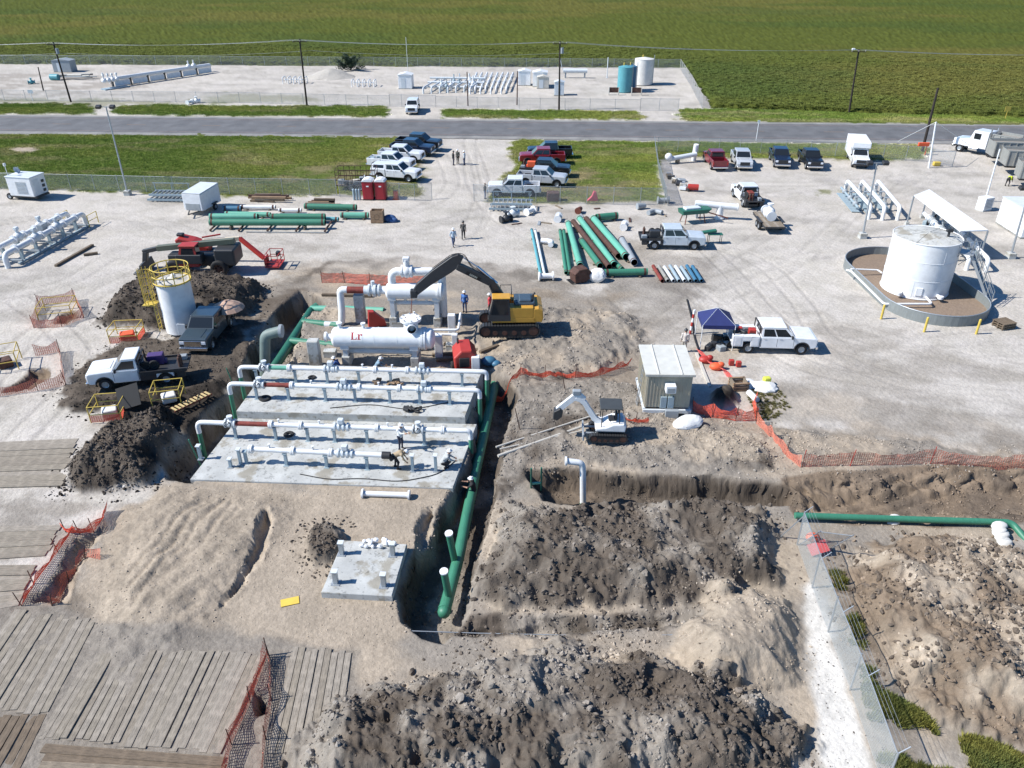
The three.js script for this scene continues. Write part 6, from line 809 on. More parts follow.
{ const a = H_(174, 418, 0.2), b = H_(211, 400, 0.2), L = a.distanceTo(b), t = thing('wooden_ladder', 'wooden ladder lying on the trench edge beside the front pad', 'ladder', a, dirTurn(a, b)); for (const z of [-0.25, 0.25]) new MB().box(L, 0.1, 0.07, L / 2, 0, z).build('rail', M.rust, t); for (let i = 0; i < 10; i++) new MB().box(0.13, 0.05, 0.56, 0.15 + i * (L - 0.3) / 9, 0.06, 0).build('rung', mat('pale_yellow_wood', 0.55, 0.42, 0.2, 0.8), t); }
for (const [px, py, l, tn] of [[203, 470, 'green stake leaning in the trench beside the front pad', 0.2], [238, 396, 'thin green post standing in the trench behind the ladder', 0]]) { const p = G(px, py, -1.0); tag(new MB().rod(V3(0, 0, 0), V3(-0.35, 2.2, 0.1), 0.04, 8).build('trench_stake', M.green), l, 'stake').position.copy(p); }
// canopy tent
{ const c = G(713, 343), t = thing('canopy_tent', 'dark blue pop up canopy tent beside the white service pickup', 'canopy tent', V3(c.x, gy(c.x, c.z), c.z), -0.05); const w = 1.15, h = 1.95; for (const [x, z] of [[-w, -w], [w, -w], [w, w], [-w, w]]) new MB().rod(V3(x, 0, z), V3(x, h, z), 0.03, 8).build('leg', M.white, t); const c4 = [[-w, w], [w, w], [w, -w], [-w, -w]]; for (let i = 0; i < 4; i++) { const A = c4[i], B = c4[(i + 1) % 4], ap = V3(0, h + 0.85, 0), a0 = V3(A[0], h, A[1]), b0 = V3(B[0], h, B[1]); const g = new MB(); g.quad(a0, b0, ap.clone().add(V3((B[0]) * 0.02, 0, B[1] * 0.02)), ap, 0.012); g.quad(V3(A[0], h - 0.28, A[1]), V3(B[0], h - 0.28, B[1]), b0, a0, 0.012); g.build('canopy_panel', M.navy, t); } for (const [A] of c4.map(q => [q])) new MB().rod(V3(A[0], h + 0.02, A[1]), V3(0, h + 0.88, 0), 0.014, 5).build('seam', M.pale, t); }
{ const t = thing('work_clutter', 'dark toolboxes and hoses under the blue canopy tent', 'tools', gp(716, 344), 0); for (let i = 0; i < 9; i++) new MB().rbox(rr(0.3, 0.9), rr(0.2, 0.6), rr(0.3, 0.6), rr(-1.1, 1.1), rr(0.1, 0.3), rr(-0.8, 1), 0.05, 0, rr(0, 3), 0).build('toolbox', [M.dark, M.plastic, M.grey][i % 3], t); }
// tan building on skid
{ const a = G(643, 416, 0), c = G(660, 402, 0), t = thing('control_building', 'tan metal control building on a steel skid with window air conditioner', 'building', V3(c.x + 0.1, 0.05, c.z), YAW * 0.5), w = 2.75, d = 3.5, h = 2.35, y0 = 0.62;
  new MB().box(w, h, d, 0, y0 + h / 2, 0).build('wall', M.tan, t); for (let i = 0; i < 14; i++) new MB().box(0.05, h - 0.05, 0.03, -w / 2 + 0.1 + i * (w - 0.2) / 13, y0 + h / 2, d / 2 + 0.012).build('siding_rib', M.tan, t); for (let i = 0; i < 16; i++) new MB().box(0.03, h - 0.05, 0.05, -w / 2 - 0.012, y0 + h / 2, -d / 2 + 0.12 + i * (d - 0.24) / 15).build('siding_rib', M.tan, t);
  new MB().box(w + 0.24, 0.1, d + 0.3, 0, y0 + h + 0.04, 0, 0.02).build('roof', M.tanroof, t); for (const x of [-0.7, 0.7]) new MB().box(0.05, 0.05, d + 0.3, x, y0 + h + 0.12, 0, 0.02).build('roof_seam', M.tanroof, t); new MB().box(w + 0.26, 0.14, 0.06, 0, y0 + h, d / 2 + 0.17).build('fascia', M.dirtyw, t);
  const ac = new MB().rbox(0.62, 0.5, 0.55, 0.05, y0 + 1.55, d / 2 + 0.28, 0.04).build('air_conditioner', M.white, t); new MB().box(0.44, 0.3, 0.02, 0.05, y0 + 1.52, d / 2 + 0.562).build('grille', M.grey, ac);
  for (const x of [-0.25, 0.2]) new MB().rbox(0.38, 0.8, 0.12, x, y0 + 0.42, d / 2 + 0.09, 0.02).build('electrical_panel', M.bluegrey, t); new MB().rbox(0.8, 0.75, 0.3, 0.25, 0.38, d / 2 + 0.5, 0.02).build('junction_cabinet', M.grey, t);
  for (const z of [-d / 2, d / 2]) new MB().box(w + 0.2, 0.22, 0.16, 0, 0.48, z + Math.sign(z) * 0.2).build('skid_beam', M.pale, t); for (const x of [-w / 2, w / 2]) new MB().box(0.16, 0.22, d, x, 0.46, 0).build('skid_beam', M.pale, t); for (const x of [-1.25, 0, 1.25]) for (const z of [-1.6, 1.7]) new MB().box(0.2, 0.6, 0.2, x, 0.1, z).build('skid_leg', M.pale, t);
  const l = new MB(); for (const z of [0.5, 1.0]) l.bar(V3(-w / 2 - 0.35, 0, z), V3(-w / 2 - 0.12, y0 + h, z), 0.04); l.build('ladder_rails', M.steel, t); for (let i = 0; i < 8; i++) new MB().rod(V3(-w / 2 - 0.34 + i * 0.03, 0.3 + i * 0.33, 0.5), V3(-w / 2 - 0.34 + i * 0.03, 0.3 + i * 0.33, 1.0), 0.018, 5).build('rung', M.steel, t); }
{ const t = thing('curb_strip', 'long white board lying on the ground beside the tan building', 'board', gp(709, 386), 1.55); new MB().box(4.8, 0.12, 0.18, 2.2, 0.06, 0).build('board', M.dirtyw, t); }
{ const t = thing('plastic_sheets', 'white plastic sheets and boxes heaped by the orange netting', 'plastic sheets', gp(752, 386), 0.2); for (let i = 0; i < 6; i++) { const g = new THREE.IcosahedronGeometry(rr(0.4, 0.65), 2), p = g.attributes.position; for (let k = 0; k < p.count; k++) { const q = 0.8 + 0.5 * fbm(p.getX(k) * 3 + i * 9, p.getZ(k) * 3 + p.getY(k) * 2, 3); p.setXYZ(k, p.getX(k) * q * 1.4, Math.max(0, p.getY(k)) * q * 0.5, p.getZ(k) * q); } g.computeVertexNormals(); new MB().at(g, rr(-0.8, 1), 0.05, rr(-0.6, 0.6), 0, rr(0, 3), 0).build('sheet', M.tarp, t); } new MB().rbox(0.5, 0.35, 0.4, 1.0, 0.4, 0.0, 0.1).build('yellow_bag', mat('lime_yellow', 0.6, 0.62, 0.08, 0.7), t); }
{ const t = thing('wood_pallet', 'wooden crate and boards beside the white plastic sheets', 'crate', gp(738, 388), 0.1); for (let i = 0; i < 6; i++) new MB().box(1.1, 0.12, 0.16, 0, 0.1 + (i % 3) * 0.22, -0.4 + Math.floor(i / 3) * 0.8).build('board', M.lumber, t); for (const x of [-0.45, 0.45]) new MB().box(0.1, 0.6, 0.9, x, 0.3, 0).build('batten', M.wood, t); }
tag(new MB().rod(V3(-0.1, 0.22, -0.5), V3(0.15, 0.22, 0.5), 0.2, 12).build('white_canister', M.white), 'white canister lying on the grass beside the netting', 'canister').position.copy(gp(752, 399));
{ const t = thing('fuel_cans', 'red fuel cans beside the steel frame near the canopy', 'fuel cans', gp(735, 366), 0); for (const x of [-0.25, 0.2]) new MB().rbox(0.36, 0.42, 0.3, x, 0.23, x * 0.5, 0.06).build('can', M.red, t); }
for (const [px, py, l] of [[716, 369, 'orange bag lying between the building and the canopy'], [705, 362, 'red sack lying by the white board']]) tag(new MB().sph(0.4, 0, 0.2, 0, 1.2, 0.7, 0.9).sph(0.25, 0.3, 0.35, 0, 1, 0.8, 0.8).build('work_bag', px > 710 ? M.orange : M.red), l, 'bag').position.copy(gp(px, py));
{ const t = thing('warning_post', 'red and white striped barrier post beside the blue canopy', 'barrier post', gp(690, 334), 0); for (let i = 0; i < 6; i++) new MB().rod(V3(0.02 * i, i * 0.33, 0), V3(0.02 * i + 0.02, i * 0.33 + 0.33, 0), 0.09, 10).build('stripe', i % 2 ? M.white : M.red, t); }
{ const pts = [[687, 300], [692, 320], [694, 338], [703, 362]].map(q => H_(...q, 0.04)), o = thing('black_hose', 'black hose lying on the ground toward the barrier post', 'hose', pts[0], 0); new MB().tube(pts.map(p => p.clone().sub(pts[0])), 0.07, 8, 0, 1.2).build('hose', M.black, o); }
{ const o = thing('rail_pair', 'two long steel rails lying on the ground beside the mini excavator', 'steel rails', G(500, 452, 0.1), 0); for (const [A, B, r] of [[[498, 456], [590, 424], 0.09], [[496, 447], [604, 412], 0.06], [[500, 449], [586, 430], 0.05]]) { const a = G(...A, 0.16).sub(o.position), b = G(...B, 0.2).sub(o.position); new MB().rod(a, b, r, 8).build('rail', M.dirtyw, o); } }
for (const [px, py, l] of [[520, 432, 'thin steel stake in the soil left of the mini excavator'], [565, 392, 'dark stake leaning beside the orange netting by the mini excavator']]) tag(new MB().rod(V3(0, 0, 0), V3(-0.3, 1.5, 0), 0.03, 6).build('steel_stake', M.rustd), l, 'stake').position.copy(gp(px, py));
tag(new MB().box(0.8, 0.02, 0.45, 0, 0.03, 0, 0, 0.3, 0).build('yellow_board', mat('yellow_card', 0.7, 0.5, 0.08, 0.8)), 'yellow board lying on the tan dirt before the small pad', 'board').position.copy(gp(290, 602));
// big tank, containment, stairs
{ const A = G(892, 272), B = G(931, 305), R = 4.05, wh = 0.85, t = thing('containment_wall', 'grey steel oval containment wall around the big white tank', 'containment wall', V3(A.x, 0, A.z), 0), b = B.clone().sub(A), ang = Math.atan2(b.z, b.x), pts = [];
  for (let i = 0; i <= 24; i++) { const a = ang + Math.PI / 2 + Math.PI * i / 24; pts.push([Math.cos(a) * R, Math.sin(a) * R]); } for (let i = 0; i <= 24; i++) { const a = ang - Math.PI / 2 + Math.PI * i / 24; pts.push([b.x + Math.cos(a) * R, b.z + Math.sin(a) * R]); }
  const n = pts.length; for (let i = 0; i < n; i++) { const p = pts[i], q = pts[(i + 1) % n], l = Math.hypot(p[0] - q[0], p[1] - q[1]); if (l < 0.01) continue; const k = l > 2 ? 8 : 1; for (let j = 0; j < k; j++) { const x = mix(p[0], q[0], (j + 0.5) / k), z = mix(p[1], q[1], (j + 0.5) / k); new MB().box(l / k + 0.02, wh, 0.06, x, wh / 2, z, 0, Math.atan2(-(q[1] - p[1]), q[0] - p[0]), 0).build('wall_panel', mat('wall_grey', 0.24, 0.27, 0.28, 0.5, { map: T_streak }), t); } }
  const rim = new MB(); rim.add(sweep([...pts, pts[0]].map(p => V3(p[0], wh + 0.02, p[1])), 0.05, 6)); rim.build('rim', M.steel, t);
  const s = new THREE.Shape(pts.map(p => new THREE.Vector2(p[0], -p[1]))), g = new THREE.ShapeGeometry(s); g.rotateX(-Math.PI / 2); g.translate(0, 0.16, 0); new MB().add(g).build('gravel_bed', M.gravel, t);
  const c = G(913, 290), k = thing('storage_tank', 'large white cylindrical tank inside the oval containment wall', 'tank', V3(c.x, 0.17, c.z), 0), r = 2.6, h = 4.6;
  new MB().at(new THREE.CylinderGeometry(r, r, h, 56), 0, h / 2, 0).build('shell', M.white, k); new MB().at(new THREE.ConeGeometry(r + 0.04, 0.3, 56), 0, h + 0.15, 0).build('roof', mat('roof_pale', 0.60, 0.60, 0.57, 0.7, { map: T_conc }), k); new MB().at(new THREE.TorusGeometry(r, 0.05, 6, 56).rotateX(Math.PI / 2), 0, h, 0).build('top_rim', M.white, k); for (const y of [1.55, 3.1]) new MB().at(new THREE.TorusGeometry(r + 0.004, 0.018, 5, 56).rotateX(Math.PI / 2), 0, y, 0).build('weld_seam', M.white, k); for (let i = 0; i < 9; i++) { const a = i / 9 * 6.283, y0 = [0.1, 1.55, 3.1][i % 3]; new MB().box(0.03, 1.45, 0.02, Math.cos(a) * (r + 0.004), y0 + 0.74, Math.sin(a) * (r + 0.004), 0, Math.PI / 2 - a, 0).build('plate_seam', M.white, k); } for (let i = 0; i < 8; i++) { const a = i / 8 * 6.283, p = V3(0.1 * Math.cos(a), h + 0.31, 0.1 * Math.sin(a)), q = V3(r * Math.cos(a), h + 0.025, r * Math.sin(a)); new MB().bar(p, q, 0.03, 0.012).build('roof_seam', MC.roof_pale, k); } new MB().at(new THREE.TorusGeometry(r, 0.06, 6, 56).rotateX(Math.PI / 2), 0, 0.05, 0).build('base_rim', M.white, k);
  new MB().rod(V3(1.3, h + 0.1, 0.6), V3(1.3, h + 0.6, 0.6), 0.1, 8).rbox(0.5, 0.25, 0.3, 1.3, h + 0.65, 0.6, 0.05).build('vent', M.dark, k); for (const a of [2.4, 1.3]) new MB().rod(V3(Math.cos(a) * r, 0.4, Math.sin(a) * r), V3(Math.cos(a) * (r + 0.35), 0.4, Math.sin(a) * (r + 0.35)), 0.14, 10).disc(Math.cos(a) * (r + 0.4), 0.4, Math.sin(a) * (r + 0.4), 0.22, 0.22).build('nozzle', M.white, k); new MB().rbox(0.5, 0.7, 0.1, Math.cos(1.9) * r, 0.7, Math.sin(1.9) * r, 0.03, 0, Math.PI / 2 - 1.9, 0).build('manway', M.white, k);
  // stairs: platform against the tank, flight down over the wall
  const pt = V3(c.x + 2.35, 4.3, c.z + 1.6), bt = G(990, 306), st = thing('access_stairs', 'galvanised stairs and platform leading up the big white tank', 'stairs', V3(pt.x, 0, pt.z), 0), e = bt.clone().sub(V3(pt.x, 0, pt.z)); e.y = 0.05; const d2 = V3(e.x, 0, e.z).normalize(), nx = V3(-d2.z, 0, d2.x);
  const top = V3(0.5, 4.0, 0.2); new MB().box(1.5, 0.06, 1.3, 0, 4.0, 0.0, 0, -Math.atan2(e.z, e.x), 0).build('platform', M.steel, st);
  for (const s2 of [-0.4, 0.4]) { new MB().bar(top.clone().addScaledVector(nx, s2), e.clone().addScaledVector(nx, s2), 0.06, 0.2).build('stringer', M.steel, st); const hr = new MB(); for (let i = 0; i <= 5; i++) { const p = top.clone().lerp(e, i / 5).addScaledVector(nx, s2); hr.bar(p, p.clone().add(V3(0, 1.05, 0)), 0.045); } for (const y of [0.55, 1.05]) hr.bar(top.clone().addScaledVector(nx, s2).add(V3(0, y, 0)), e.clone().addScaledVector(nx, s2).add(V3(0, y, 0)), 0.045); hr.build('handrail', M.steel, st); }
  for (let i = 1; i < 18; i++) { const p = top.clone().lerp(e, i / 18); new MB().box(0.26, 0.04, 0.8, p.x, p.y, p.z, 0, -Math.atan2(d2.z, d2.x), 0).build('tread', M.steel, st); }
  const pr = new MB(); for (const [x, z] of [[-0.75, -0.65], [-0.75, 0.65], [0.75, 0.65], [0.2, 0.65]]) pr.bar(V3(x, 4.0, z), V3(x, 5.1, z), 0.045); for (const y of [4.55, 5.1]) pr.bar(V3(-0.75, y, 0.65), V3(0.75, y, 0.65), 0.045).bar(V3(-0.75, y, -0.65), V3(-0.75, y, 0.65), 0.045); pr.build('platform_rail', M.steel, st); for (const [x, z] of [[-0.6, 0.5], [0.6, 0.5]]) new MB().bar(V3(x, 3.95, z), V3(x * 0.6 - 0.4, 2.8, -0.2), 0.05).build('bracket', M.steel, st);
  // white drain pipes
  line('drain_pipe', 'white drain pipe on short stands inside the containment wall', [G(846, 270, 0.9), G(851, 271, 0.9), G(884, 304, 0.5), G(932, 304, 0.5), G(926, 297, 0.5)], 0.09, M.white, 0.3); line('drain_pipe', 'thin white pipe from the wall to the tank shell', [G(851, 269, 0.8), G(878, 270, 0.6), G(882, 273, 0.5)], 0.07, M.white, 0.2);
  for (const [px, py, l] of [[881, 319, 'yellow bollard outside the wall beside the drain pipe bend'], [924, 332, 'yellow bollard at the middle of the containment wall'], [976, 334, 'yellow bollard beside the foot of the tank stairs']]) { const q = thing('bollard', l, 'bollard', gp(px, py), 0, 'yellow bollards around the containment wall'); new MB().rod(V3(0, 0, 0), V3(0, 1.15, 0), 0.09, 10).sph(0.09, 0, 1.15, 0).build('post', M.yellow, q); }
}
{ const t = thing('wood_pallet', 'dark wooden pallet stack on the gravel beside the tank stairs', 'pallet', gp(1003, 327), 0.3); for (let k = 0; k < 3; k++) { for (let i = 0; i < 6; i++) new MB().box(0.16, 0.03, 1.1, -0.55 + i * 0.22, 0.16 + k * 0.17, 0).build('slat', M.wood3, t); for (const z of [-0.45, 0, 0.45]) new MB().box(1.25, 0.1, 0.1, 0, 0.08 + k * 0.17, z).build('stringer', M.wood3, t); } }
// canopy shed with meter runs
{ const a = G(914, 196, 3), b = G(929, 190, 3), c = G(988, 231, 2.8), d = G(960, 232, 2.8), o = V3(a.x, 0, a.z), L = p => p.clone().sub(o), t = thing('canopy_shed', 'long white roofed canopy over meter piping behind the big tank', 'canopy', o, 0);
  new MB().quad(L(d), L(c), L(b), L(a), 0.09).build('roof', M.white, t); for (const [p, l2] of [[a, 3], [b, 3], [c, 2.8], [d, 2.8]]) { const q = L(p); new MB().bar(V3(q.x, 0, q.z), V3(q.x, l2, q.z), 0.12).build('post', M.steel, t); new MB().box(0.35, 0.3, 0.35, q.x, 0.15, q.z).build('footing', M.conc, t); } for (let i = 1; i < 4; i++) { const p = L(a).lerp(L(d), i / 4), q = L(b).lerp(L(c), i / 4); p.y -= 0.06; q.y -= 0.06; new MB().bar(p, q, 0.08).build('purlin', M.steel, t); }
  for (const [A, Bp, l] of [[[921, 224], [966, 270], 'white meter run with elbow under the canopy, tank side'], [[934, 219], [985, 272], 'white meter run with elbow under the canopy, shadow side']]) { const p = H_(...A), q = H_(...Bp), r = thing('meter_run', l, 'meter run', p, dirTurn(p, q)), ln = p.distanceTo(q); new MB().tube([V3(0, 1.15, 0), V3(ln, 1.15, 0), V3(ln, -0.1, 0)], 0.19, 12, 0, 0.5).build('pipe', M.white, r); for (let i = 1; i < 7; i++) { new MB().disc(ln * i / 8, 1.15, 0, 0.34, 0.16, 'x').build('flange', M.white, r); new MB().box(0.16, 1.0, 0.2, ln * (i + 0.5) / 8, 0.5, 0).build('support', M.bluegrey, r); } for (const k of [0.2, 0.42, 0.62]) new MB().sph(0.38, ln * k, 1.2, 0).rod(V3(ln * k, 1.2, 0), V3(ln * k, 2.0, 0), 0.12, 8).rbox(0.35, 0.3, 0.3, ln * k, 2.0, 0, 0.05).build('valve', M.grey, r); }
  { const r = thing('instrument_skid', 'grey instrument skid with gauges under the white canopy', 'instrument skid', H_(930, 226), 0.9); for (let i = 0; i < 7; i++) new MB().rbox(0.4, rr(0.6, 1.3), 0.35, -1.8 + i * 0.6, 0.55, rr(-0.3, 0.3), 0.05).build('cabinet', [M.bluegrey, M.dark, M.pale][i % 3], r); new MB().box(4.4, 0.12, 1.1, 0, 0.06, 0).build('base', M.bluegrey, r); }
}
// three-pipe manifold
[[[845, 192], [868, 219], 'white manifold pipe on the grass spot side'], [[859.5, 192], [882, 220], 'white manifold pipe between its two neighbours'], [[875, 192], [897, 220], 'white manifold pipe nearest to the canopy shed']].forEach(([A, Bp, l]) => { const p = H_(...A), q = H_(...Bp), r = thing('manifold_pipe', l, 'manifold pipe', p, dirTurn(p, q), 'three parallel manifold pipes'), ln = p.distanceTo(q); new MB().tube([V3(0, -0.1, 0), V3(0, 1.35, 0), V3(ln, 1.35, 0), V3(ln, -0.1, 0)], 0.2, 12, 0, 0.55).build('pipe', M.white, r); for (const k of [0.2, 0.45, 0.7]) new MB().box(0.16, 1.15, 0.2, ln * k, 0.6, 0).build('support', M.bluegrey, r); new MB().rod(V3(0.8, 0.7, 0.75), V3(ln - 1.5, 0.7, 0.75), 0.13, 10).build('lower_pipe', M.bluegrey, r); for (const k of [0.25, 0.5, 0.72]) new MB().sph(0.32, ln * k, 0.75, 0.75).rod(V3(ln * k, 0.75, 0.75), V3(ln * k, 1.5, 0.75), 0.1, 8).disc(ln * k, 1.5, 0.75, 0.26, 0.05).build('valve', M.grey, r); new MB().box(ln * 0.7, 0.08, 1.0, ln * 0.45, 0.1, 0.7).build('grating', M.bluegrey, r); });
{ const a = G(995, 223), b = G(1020, 239), t = thing('white_container', 'white storage container beside the light pole at the yard edge', 'container', V3(a.x, 0.02, a.z), dirTurn(a, b)), L = a.distanceTo(b); new MB().rbox(L, 2.6, 3, L / 2, 1.4, -1.5, 0.04).build('shell', M.white, t); new MB().box(L + 0.1, 0.08, 3.1, L / 2, 2.74, -1.5).build('roof', M.pale, t); new MB().box(L, 0.16, 3, L / 2, 0.07, -1.5).build('skid', M.concd, t); for (const x of [1.2, 3.6]) new MB().rbox(0.95, 2.0, 0.05, x, 1.2, 0.02, 0.01).build('door', M.white, t); const k = thing('air_unit', 'small white air conditioning cabinet beside the white container', 'cabinet', gp(983, 210), 0.4); new MB().rbox(1.3, 1.4, 1.0, 0, 0.75, 0, 0.04).build('cabinet', M.white, k); for (let i = 0; i < 6; i++) new MB().box(0.9, 0.05, 0.03, 0, 0.4 + i * 0.16, 0.515).build('louvre', M.grey, k); new MB().box(1.4, 0.08, 1.1, 0, 0.04, 0).build('base', M.conc, k); }
// timber mats of single planks
function mats(label, q, n, alongLeft, m3, group = 'timber access mats') {        // q: tl, tr, br, bl ; planks run from the top edge to the bottom edge
  const [tl, tr, br, bl] = q.map(p => H_(...p)), o = tl.clone(), t = thing('timber_mat', label, 'timber mat', o, 0, group);
  for (let i = 0; i < n; i++) { const k = (i + 0.5) / n, a = tl.clone().lerp(tr, k), b = bl.clone().lerp(br, k), d = b.clone().sub(a); a.addScaledVector(d, rr(-0.03, 0.02)); b.addScaledVector(d, rr(-0.02, 0.03)); const w = tl.distanceTo(tr) / n * rr(0.86, 0.95); const y = -0.012 + rr(-0.035, 0.03) - o.y; a.y = Math.max(a.y, gy(a.x, a.z), 0) - o.y * 0; a.sub(o); b.sub(o); a.y = y; b.y = y; { const dd = b.clone().sub(a), pk = new MB().box(dd.length(), 0.16, w, rr(-3, 3)).build('plank', m3[Math.floor(rnd() * m3.length)], t); pk.geometry.computeBoundingBox(); const cx = (pk.geometry.boundingBox.min.x + pk.geometry.boundingBox.max.x) / 2; pk.geometry.translate(-cx, 0, 0); pk.position.copy(a).addScaledVector(dd, 0.5); pk.rotation.set(0, Math.atan2(-dd.z, dd.x), 0); pk.rotateX(rr(-0.03, 0.03)); } }
  for (const k of [0.06, 0.94]) { const a = tl.clone().lerp(bl, k).sub(o), b = tr.clone().lerp(br, k).sub(o); a.y = b.y = -0.14; new MB().bar(a, b, 0.2, 0.06).build('cross_plank', M.wood3, t); }
}
const WP = [mat('timber_dusty', 0.40, 0.365, 0.31, 0.95, { map: T_wood }), mat('timber_dusty2', 0.42, 0.385, 0.335, 0.95, { map: T_wood }), mat('timber_pale', 0.45, 0.415, 0.365, 0.95, { map: T_wood }), mat('timber_mud', 0.37, 0.335, 0.285, 0.95, { map: T_wood })], WD = [M.wood3, M.wood, mat('timber_mud', 0.29, 0.255, 0.21, 0.95)];
mats('wide plank mat at the outer bend of the mat road', [[14, 612], [96, 622], [48, 714], [-50, 704]], 13, 1, WP);
mats('plank mat beside the wide one, narrow boards with open gaps', [[97, 643], [148, 652], [104, 742], [38, 738]], 9, 1, WP);
mats('weathered plank mat in the middle of the mat road', [[150, 652], [207, 651], [161, 748], [105, 743]], 8, 1, WP);
mats('whitened plank mat beside the orange netting strip', [[209, 650], [266, 656], [221, 754], [163, 749]], 8, 1, WP);
mats('plank mat between the orange netting and the clay heap', [[292, 650], [352, 652], [338, 752], [268, 752]], 9, 1, WP);
mats('dark plank mat at the outer corner of the mat road', [[-4, 716], [46, 717], [6, 800], [-60, 800]], 6, 1, WD);
mats('muddy mat below the middle mats, boards laid crosswise', [[40, 800], [42, 745], [226, 760], [226, 800]], 6, 1, WD);
mats('long plank mat leading to the dark clay heap', [[-10, 489], [-10, 443], [76, 439], [62, 487]], 9, 1, WP);
mats('plank mat beside the sagging orange netting', [[-12, 612], [-12, 566], [36, 566], [18, 606]], 8, 1, WP);
mats('plank mat above the sagging netting, half covered with gravel', [[-12, 560], [-12, 528], [60, 526], [46, 556]], 6, 1, WP);
// ---------------------------------------------------------------- fences, netting, poles and wires, the yard across the road
function chainlink(name, label, pts, h, gap, cell, wire, o = {}) {    // pts: world points along the ground
  const t = thing(name, label, 'fence', pts[0].clone(), 0, o.group), O = pts[0]; const w = []; let at = 0;
  const q = (A, B, n2) => { const d = B.clone().sub(A).normalize().cross(n2).normalize().multiplyScalar(wire); const v = [A.clone().add(d), B.clone().add(d), B.clone().sub(d), A.clone().sub(d)]; for (const i of [0, 1, 2, 0, 2, 3]) w.push(v[i].x, v[i].y, v[i].z); };
  for (let s = 0; s < pts.length - 1; s++) {
    const a = pts[s].clone().sub(O), b = pts[s + 1].clone().sub(O), L = a.distanceTo(b), d = b.clone().sub(a).normalize(), nn = V3(-d.z, 0, d.x), n = Math.max(1, Math.round(L / gap)), lean = o.lean ?? V3(0, 0, 0);
    const P = (x, y) => a.clone().addScaledVector(d, x).add(V3(0, y, 0)).addScaledVector(lean, y);
    for (let i = 0; i <= n; i++) if (s === 0 || i > 0) new MB().rod(P(L * i / n, -0.15), P(L * i / n, h + 0.08), o.pr ?? 0.035, 6).build('post', o.pm ?? M.steel, t);
    new MB().rod(P(0, h), P(L, h), 0.022, 5).build('top_rail', o.pm ?? M.steel, t);
    const m = Math.ceil((L + h) / cell); for (let i = 0; i < m; i++) { const x = i * cell - h; for (const f of [0, 1]) { let x0 = x, y0 = 0.03, x1 = x + h, y1 = h; if (x0 < 0) { y0 = 0.03 - x0 * (h / h); x0 = 0; } if (x1 > L) { y1 = h - (x1 - L); x1 = L; } if (y1 - y0 < 0.05) continue; const A = P(f ? L - x0 : x0, y0), B = P(f ? L - x1 : x1, y1); q(A, B, nn); } }
  }
  const g = new THREE.BufferGeometry(); g.setAttribute('position', new THREE.Float32BufferAttribute(w, 3)); g.computeVertexNormals(); g.setAttribute('uv', new THREE.Float32BufferAttribute(new Float32Array(w.length / 3 * 2), 2));
  const f = mesh('wire_mesh', g, o.wm ?? M.steel, t); f.userData.kind = 'stuff'; return t;
}
const GP = a => a.map(p => gp(...p));
chainlink('site_fence', 'chain link fence along the grass beside the generator', GP([[-40, 187], [0, 189], [120, 192], [230, 195], [337, 196]]), 1.9, 3, 0.12, 0.006);
chainlink('site_fence', 'chain link fence behind the red toilets up to the driveway', GP([[340, 197], [400, 200], [415, 201]]), 1.9, 3, 0.12, 0.006);
chainlink('site_gate', 'open chain link gate leaf on the toilet side of the driveway', GP([[415, 201], [432, 199]]), 1.9, 2.4, 0.12, 0.006);
chainlink('site_gate', 'open chain link gate leaf beside the white gate pickup', GP([[474, 201], [487, 202]]), 1.9, 2.4, 0.12, 0.006);
chainlink('site_fence', 'chain link fence behind the white gate pickup and pink tarp', GP([[488, 202], [560, 204], [640, 205], [664, 205]]), 1.9, 3, 0.12, 0.006);
chainlink('site_fence', 'leaning chain link fence between the grass and the debris pile', GP([[668, 206], [660, 178], [656, 152]]), 2.0, 3, 0.07, 0.006, { lean: V3(-0.18, 0, 0) });
chainlink('site_fence', 'chain link fence behind the row of parked pickups', GP([[657, 152], [760, 154], [860, 158], [928, 162]]), 1.9, 3, 0.12, 0.006);
chainlink('site_gate', 'open chain link gate leaf beside the dark utility pole', GP([[930, 164], [952, 167]]), 1.9, 2.4, 0.12, 0.006);
chainlink('far_fence', 'long chain link fence between the far yard and the crops', GP([[-60, 64], [200, 65.5], [440, 67], [680, 69]]), 2.0, 5, 0.25, 0.01);
chainlink('far_fence', 'chain link fence along the crop side of the far yard', GP([[680, 69], [690, 85], [702, 108]]), 2.0, 4, 0.16, 0.011, { pm: M.dirtyw });
chainlink('far_fence', 'chain link fence along the roadside of the far yard', GP([[-60, 99.5], [92, 101.5], [240, 103], [390, 106.5]]), 1.8, 4, 0.25, 0.009);
chainlink('far_gate', 'wide chain link gate of the far yard behind the white pickup', GP([[390, 106.5], [402, 106.8], [419, 107.2], [436, 107.4]]), 2.0, 5, 0.2, 0.009);
chainlink('far_fence', 'chain link fence between the two gates of the far yard', GP([[436, 107.4], [540, 109.2], [640, 110.6]]), 1.8, 4, 0.25, 0.009);
chainlink('far_gate', 'chain link gate of the far yard beside the teal tank', GP([[640, 110.6], [659, 111], [678, 111.4]]), 2.0, 5, 0.2, 0.009);
